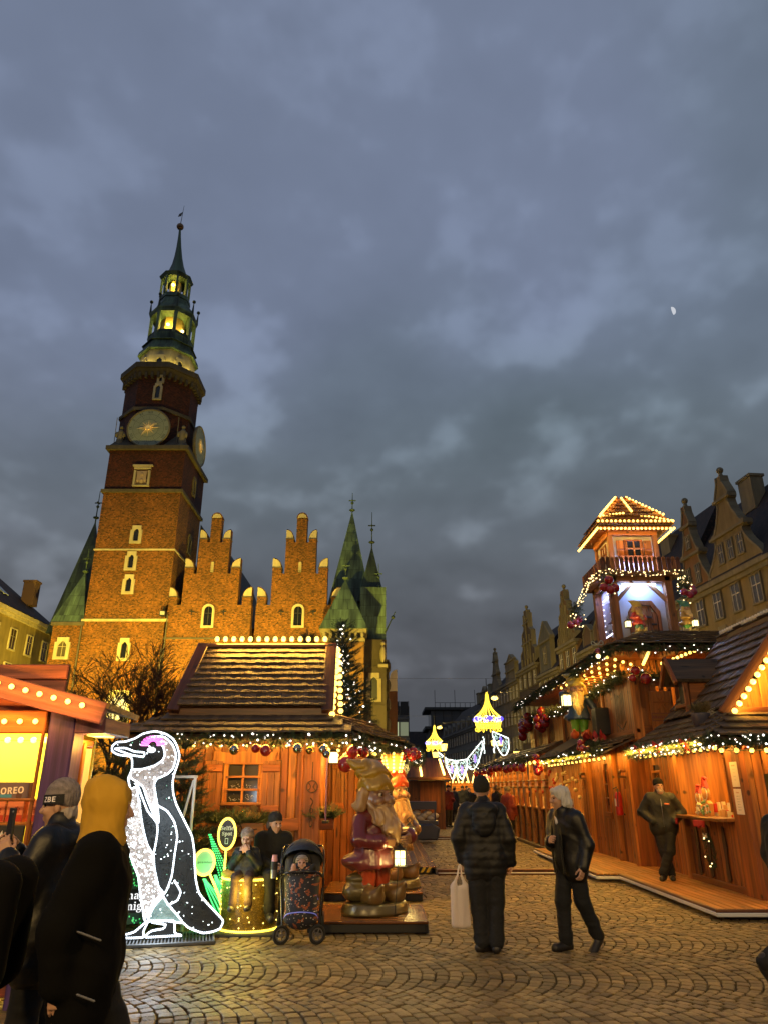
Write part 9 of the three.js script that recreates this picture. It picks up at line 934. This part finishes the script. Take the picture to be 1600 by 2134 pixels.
// ================= painted dwarf statues =================
function dwarf(label, pos, ry, s, o) {
  const th = thing('dwarf_statue', label, 'statue', pos, ry); th.scale.set(s * 1.1, s, s * 1.1); const cl = o.cell ?? 0.014, gl = (c, r = 0.32) => phys(...c, r, { clearcoat: 0.5, clearcoatRoughness: 0.25, bumpMap: T.noiseB, bumpScale: 0.004 }), P = (name, pr, m, k = 0.04, bump) => mesh(name, sdf(pr, cl, { k, bump }), m, th), fold = (f, a) => (x, y, z) => a * (Math.abs(Math.sin(f * (x * 0.7 + y * 0.25 + z) + 3 * vnoise(x * 5, y * 4, z * 5))) - 0.5);
  const skin = gl(o.skin ?? [0.36, 0.19, 0.1]), hair = gl(o.hairc ?? [0.55, 0.38, 0.16], 0.4), W = (x, y, z) => 0.02 * (vnoise(x * 40, y * 6, z * 40) - 0.5);
  if (o.base !== 0) { new MB().lathe([[0, 0], [0.46, 0], [0.47, 0.04], [0.44, 0.13], [0.42, 0.15], [0, 0.15]], 26, M4(0, 0, 0, 0, 0, 0, 1, 1, 0.8)).build('base', gl([0.085, 0.065, 0.024]), th); if (o.rock) P('rock', [ell([-0.2, 0.28, -0.12], [0.2, 0.14, 0.18]), ell([-0.16, 0.44, -0.12], [0.19, 0.08, 0.16])], gl([0.1, 0.075, 0.03]), 0.03, (x, y, z) => 0.03 * (fbm(x * 8, y * 8, z * 8, 3) - 0.5)); }
  const y0 = o.base === 0 ? -0.13 : 0;
  for (const k of [-1, 1]) { P('shoe', [cap([k * 0.14, 0.24 + y0, -0.04], [k * 0.18, 0.23 + y0, 0.2], 0.11, 0.12), cap([k * 0.18, 0.24 + y0, 0.22], [k * 0.2, 0.38 + y0, 0.34], 0.09, 0.03), cap([k * 0.13, 0.3 + y0, -0.03], [k * 0.13, 0.4 + y0, -0.03], 0.1, 0.1)], gl(o.shoe), 0.05); P('leg', [cap([k * 0.12, 0.38 + y0, -0.02], [k * 0.13, 0.78, -0.01], 0.1, 0.15)], gl(o.trouser), 0.05, fold(22, 0.018)); }
  P('coat', [cap([0, 0.62, 0], [0, 1.2, -0.02], 0.33, 0.2, { q: 0.85 }), ell([-0.06, 0.66, -0.1], [0.36, 0.13, 0.28]), { c: [0.02, 0.36, 0.05], r: [0.5, 0.24, 0.5], cut: 1, k: 0.03 }, cap([-0.24, 1.2, 0], [0.24, 1.2, 0], 0.11, 0.11), ell([0, 1.3, -0.08], [0.24, 0.13, 0.14])], gl(o.coat, 0.3), 0.05, (x, y, z) => 0.016 * Math.max(0, 1.15 - y) * Math.sin(Math.atan2(x, z) * 9 + 2 * vnoise(x * 4, y * 4, z * 4)) + 0.014 * (vnoise(x * 9, y * 9, z * 9) - 0.5));
  const A = o.arms ?? {}; const L = A.L ?? [[0.36, 0.98, 0.06], [0.2, 0.9, 0.28]], Rr = A.R ?? [[-0.38, 0.98, 0.04], [-0.14, 0.95, 0.3]];
  [[0.26, L], [-0.26, Rr]].forEach(([sx, [e, w]]) => { P('sleeve', [cap([sx, 1.2, 0], e, 0.105, 0.095), cap(e, av(e, w, 0.8), 0.095, 0.085), cap(av(e, w, 0.74), av(e, w, 0.86), 0.1, 0.105)], gl(o.coat, 0.3), 0.05, fold(20, 0.007)); const d = [0, 1, 2].map((i) => w[i] - e[i]), l = Math.hypot(...d), D = d.map((q) => q / l), side = sx > 0 ? -1 : 1; mesh('hand', handGeo(w, [D[0] * 0.5 + side * 0.7, D[1] * 0.5 - 0.1, D[2] * 0.5], [side * 0.2, 0, -1], [0, 1, 0], 1.0, 1.75), skin, th); });
  P('head', [ell([0, 1.5, 0.03], [0.2, 0.22, 0.2]), ell([0.1, 1.45, 0.17], 0.075), ell([-0.1, 1.45, 0.17], 0.075), ell([0, 1.47, 0.25], [0.055, 0.06, 0.075], { k: 0.02 }), cap([0, 1.55, 0.19], [0, 1.5, 0.24], 0.03, 0.04), cap([-0.14, 1.6, 0.15], [-0.03, 1.58, 0.2], 0.03, 0.025), cap([0.14, 1.6, 0.15], [0.03, 1.58, 0.2], 0.03, 0.025), ell([0, 1.33, 0.2], [0.07, 0.04, 0.05]), ell([0.078, 1.54, 0.2], [0.045, 0.032, 0.035], { cut: 1, k: 0.02 }), ell([-0.078, 1.54, 0.2], [0.045, 0.032, 0.035], { cut: 1, k: 0.02 })], skin, 0.03);
  for (const k of [-1, 1]) { mesh('eye', new THREE.SphereGeometry(0.034, 14, 10), std(0.5, 0.42, 0.32, 0.2), th, [k * 0.076, 1.535, 0.172]); mesh('iris', new THREE.SphereGeometry(0.016, 10, 8), EYE, th.children.at(-1), [k * 0.004 + 0.006, 0, 0.025]); }
  const B = o.beard ?? [0.02, 0.86, 0.32]; P('beard', [cap([0, 1.32, 0.17], av([0, 1.32, 0.17], B, 0.5), 0.14, 0.13, { q: 0.8 }), cap(av([0, 1.32, 0.17], B, 0.5), B, 0.13, 0.02), cap([-0.15, 1.42, 0.08], [-0.08, 1.2, 0.18], 0.06, 0.09), cap([0.15, 1.42, 0.08], [0.08, 1.2, 0.18], 0.06, 0.09)], hair, 0.05, (x, y, z) => 0.06 * (vnoise(x * 30 + Math.sin(y * 14) * 0.8, y * 4, z * 14) - 0.5)); P('moustache', [cap([-0.02, 1.395, 0.24], [-0.16, 1.37, 0.19], 0.034, 0.012), cap([0.02, 1.395, 0.24], [0.16, 1.37, 0.19], 0.034, 0.012)], hair, 0.01, (x, y, z) => 0.012 * (vnoise(x * 20, y * 60, z * 20) - 0.5)); mesh('lip', sdf([cap([-0.05, 1.35, 0.225], [0.05, 1.35, 0.225], 0.018), cap([-0.03, 1.34, 0.235], [0.03, 1.34, 0.235], 0.016)], 0.009), gl([0.28, 0.07, 0.05]), th);
  P('hair', [cap([-0.2, 1.56, 0], [-0.24, 1.38, -0.03], 0.09, 0.08), cap([-0.24, 1.38, -0.03], [-0.31, 1.4, -0.1], 0.07, 0.02), cap([0.2, 1.56, 0], [0.24, 1.38, -0.03], 0.09, 0.08), cap([0.24, 1.38, -0.03], [0.31, 1.4, -0.1], 0.07, 0.02), ell([0, 1.45, -0.14], [0.2, 0.16, 0.1])], hair, 0.05, W);
  P('hat', [cap([0, 1.64, 0.0], [0, 1.75, -0.02], 0.235, 0.215), ell([0, 1.84, -0.05], [0.22, 0.12, 0.22]), cap([0.02, 1.88, -0.06], [-0.16, 1.93, -0.12], 0.15, 0.11), cap([-0.16, 1.93, -0.12], [-0.33, 2.02, -0.18], 0.1, 0.03), cap([-0.22, 1.78, 0.02], [0.22, 1.8, 0.02], 0.05), { c: [0, 1.42, 0.05], r: [0.4, 0.19, 0.4], cut: 1, k: 0.02 }], gl(o.hat), 0.05, (x, y, z) => 0.03 * (Math.abs(Math.sin(15 * (y + 0.45 * vnoise(x * 4, y * 3, z * 4) + 0.22 * x))) - 0.5));
  if (o.belt) P('belt', [cap([-0.12, 0.86, 0.02], [0.12, 0.86, 0.02], 0.275, 0.275), { c: [0, 1.06, 0], r: [0.6, 0.17, 0.6], cut: 1, k: 0.01 }, { c: [0, 0.66, 0], r: [0.6, 0.17, 0.6], cut: 1, k: 0.01 }], gl(o.belt), 0.02);
  return th;
}
function statueLantern(label, p, s, k) { const t = thing('hand_lantern', label, 'lantern', p); t.scale.setScalar(s); new MB().box(0.15, 0.19, 0.15, 0, 0, 0, 0, 0, 0, 0.01).build('glass', glow(1, 0.8, 0.32, 2.6), t); const f = new MB(); for (const x of [-1, 1]) for (const z of [-1, 1]) f.box(0.014, 0.22, 0.014, x * 0.08, 0, z * 0.08); f.box(0.014, 0.2, 0.006, 0, 0, 0.08).box(0.006, 0.2, 0.014, 0.08, 0, 0).box(0.16, 0.012, 0.006, 0, 0, 0.081).box(0.19, 0.02, 0.19, 0, -0.11, 0).box(0.19, 0.02, 0.19, 0, 0.11, 0).add(new THREE.ConeGeometry(0.1, 0.07, 4), M4(0, 0.155, 0, 0, PI / 4)).add(new THREE.TorusGeometry(0.035, 0.006, 5, 14), M4(0, 0.22, 0)); f.build('cage', M.black, t); pointLight([p[0], p[1], p[2] + 0.13 * s], k, [1, 0.72, 0.22], 4); }
dwarf('big painted dwarf statue in yellow hat and purple coat', [-0.12, 0.15, -10.75], 0.75, 0.95, { hat: [0.33, 0.19, 0.015], coat: [0.13, 0.018, 0.019], trouser: [0.36, 0.045, 0.012], shoe: [0.13, 0.075, 0.025], skin: [0.22, 0.105, 0.045], hairc: [0.33, 0.19, 0.075], beard: [0.12, 0.84, 0.36], rock: 1, arms: { R: [[-0.36, 0.95, 0.08], [-0.14, 0.92, 0.31]], L: [[0.34, 1.02, 0.1], [0.3, 0.98, 0.36]] } });
dwarf('painted dwarf statue in red hat standing behind the yellow hatted one', [0.16, 0.15, -13.3], 0.8, 0.98, { hairc: [0.36, 0.2, 0.07], skin: [0.24, 0.11, 0.05], hat: [0.45, 0.05, 0.012], coat: [0.2, 0.09, 0.02], trouser: [0.1, 0.25, 0.22], shoe: [0.2, 0.1, 0.03], cell: 0.018 });
statueLantern('lit lantern held by the yellow hatted dwarf statue', [0.21, 0.83, -10.5], 0.9, 0.9); statueLantern('lit lantern held by the red hatted dwarf statue', [0.42, 0.98, -12.9], 1, 0.9);
{ const t = thing('statue_stick', 'thin black stick in the hand of the yellow hatted dwarf statue', 'stick', [0.14, 0.18, -10.42]); new MB().bar([0, 0, 0], [0.05, 0.6, 0.02], 0.007, 6).build('rod', M.black, t); }
dwarf('roof dwarf statue in blue coat and green trousers raising a lantern', [4.86, 2.83, -18.4], -0.15, 0.79, { hat: [0.5, 0.38, 0.06], coat: [0.03, 0.06, 0.12], trouser: [0.12, 0.35, 0.03], shoe: [0.6, 0.1, 0.02], hairc: [0.62, 0.4, 0.13], beard: [-0.02, 0.62, 0.24], base: 0, cell: 0.018, arms: { R: [[-0.42, 1.1, 0.08], [-0.42, 1.38, 0.2]], L: [[0.42, 0.98, 0.02], [0.46, 0.72, 0.08]] } }); statueLantern('lit lantern raised by the blue coated roof dwarf', [4.52, 3.72, -18.15], 1.3, 1.4);
dwarf('roof dwarf statue in red jacket before the tower door', [6.05, 5.06, -16.7], 0.25, 0.42, { hat: [0.55, 0.36, 0.04], coat: [0.55, 0.05, 0.02], trouser: [0.06, 0.2, 0.12], shoe: [0.5, 0.35, 0.1], hairc: [0.5, 0.3, 0.08], cell: 0.024 }); dwarf('roof dwarf statue in mustard jacket and green hat at the roof corner', [7.2, 5.06, -16.7], 0.5, 0.42, { hat: [0.05, 0.2, 0.12], coat: [0.42, 0.24, 0.04], trouser: [0.1, 0.4, 0.05], shoe: [0.5, 0.4, 0.15], cell: 0.024 }); statueLantern('tiny lit lantern of the red jacket roof dwarf', [5.72, 5.28, -16.5], 0.7, 0.5); statueLantern('tiny lit lantern of the mustard jacket roof dwarf', [7.3, 5.3, -16.5], 0.7, 0.5);

scene.traverse((o) => { if (o.isMesh) { o.castShadow = true; o.receiveShadow = true; } });
renderer.render(scene, camera);
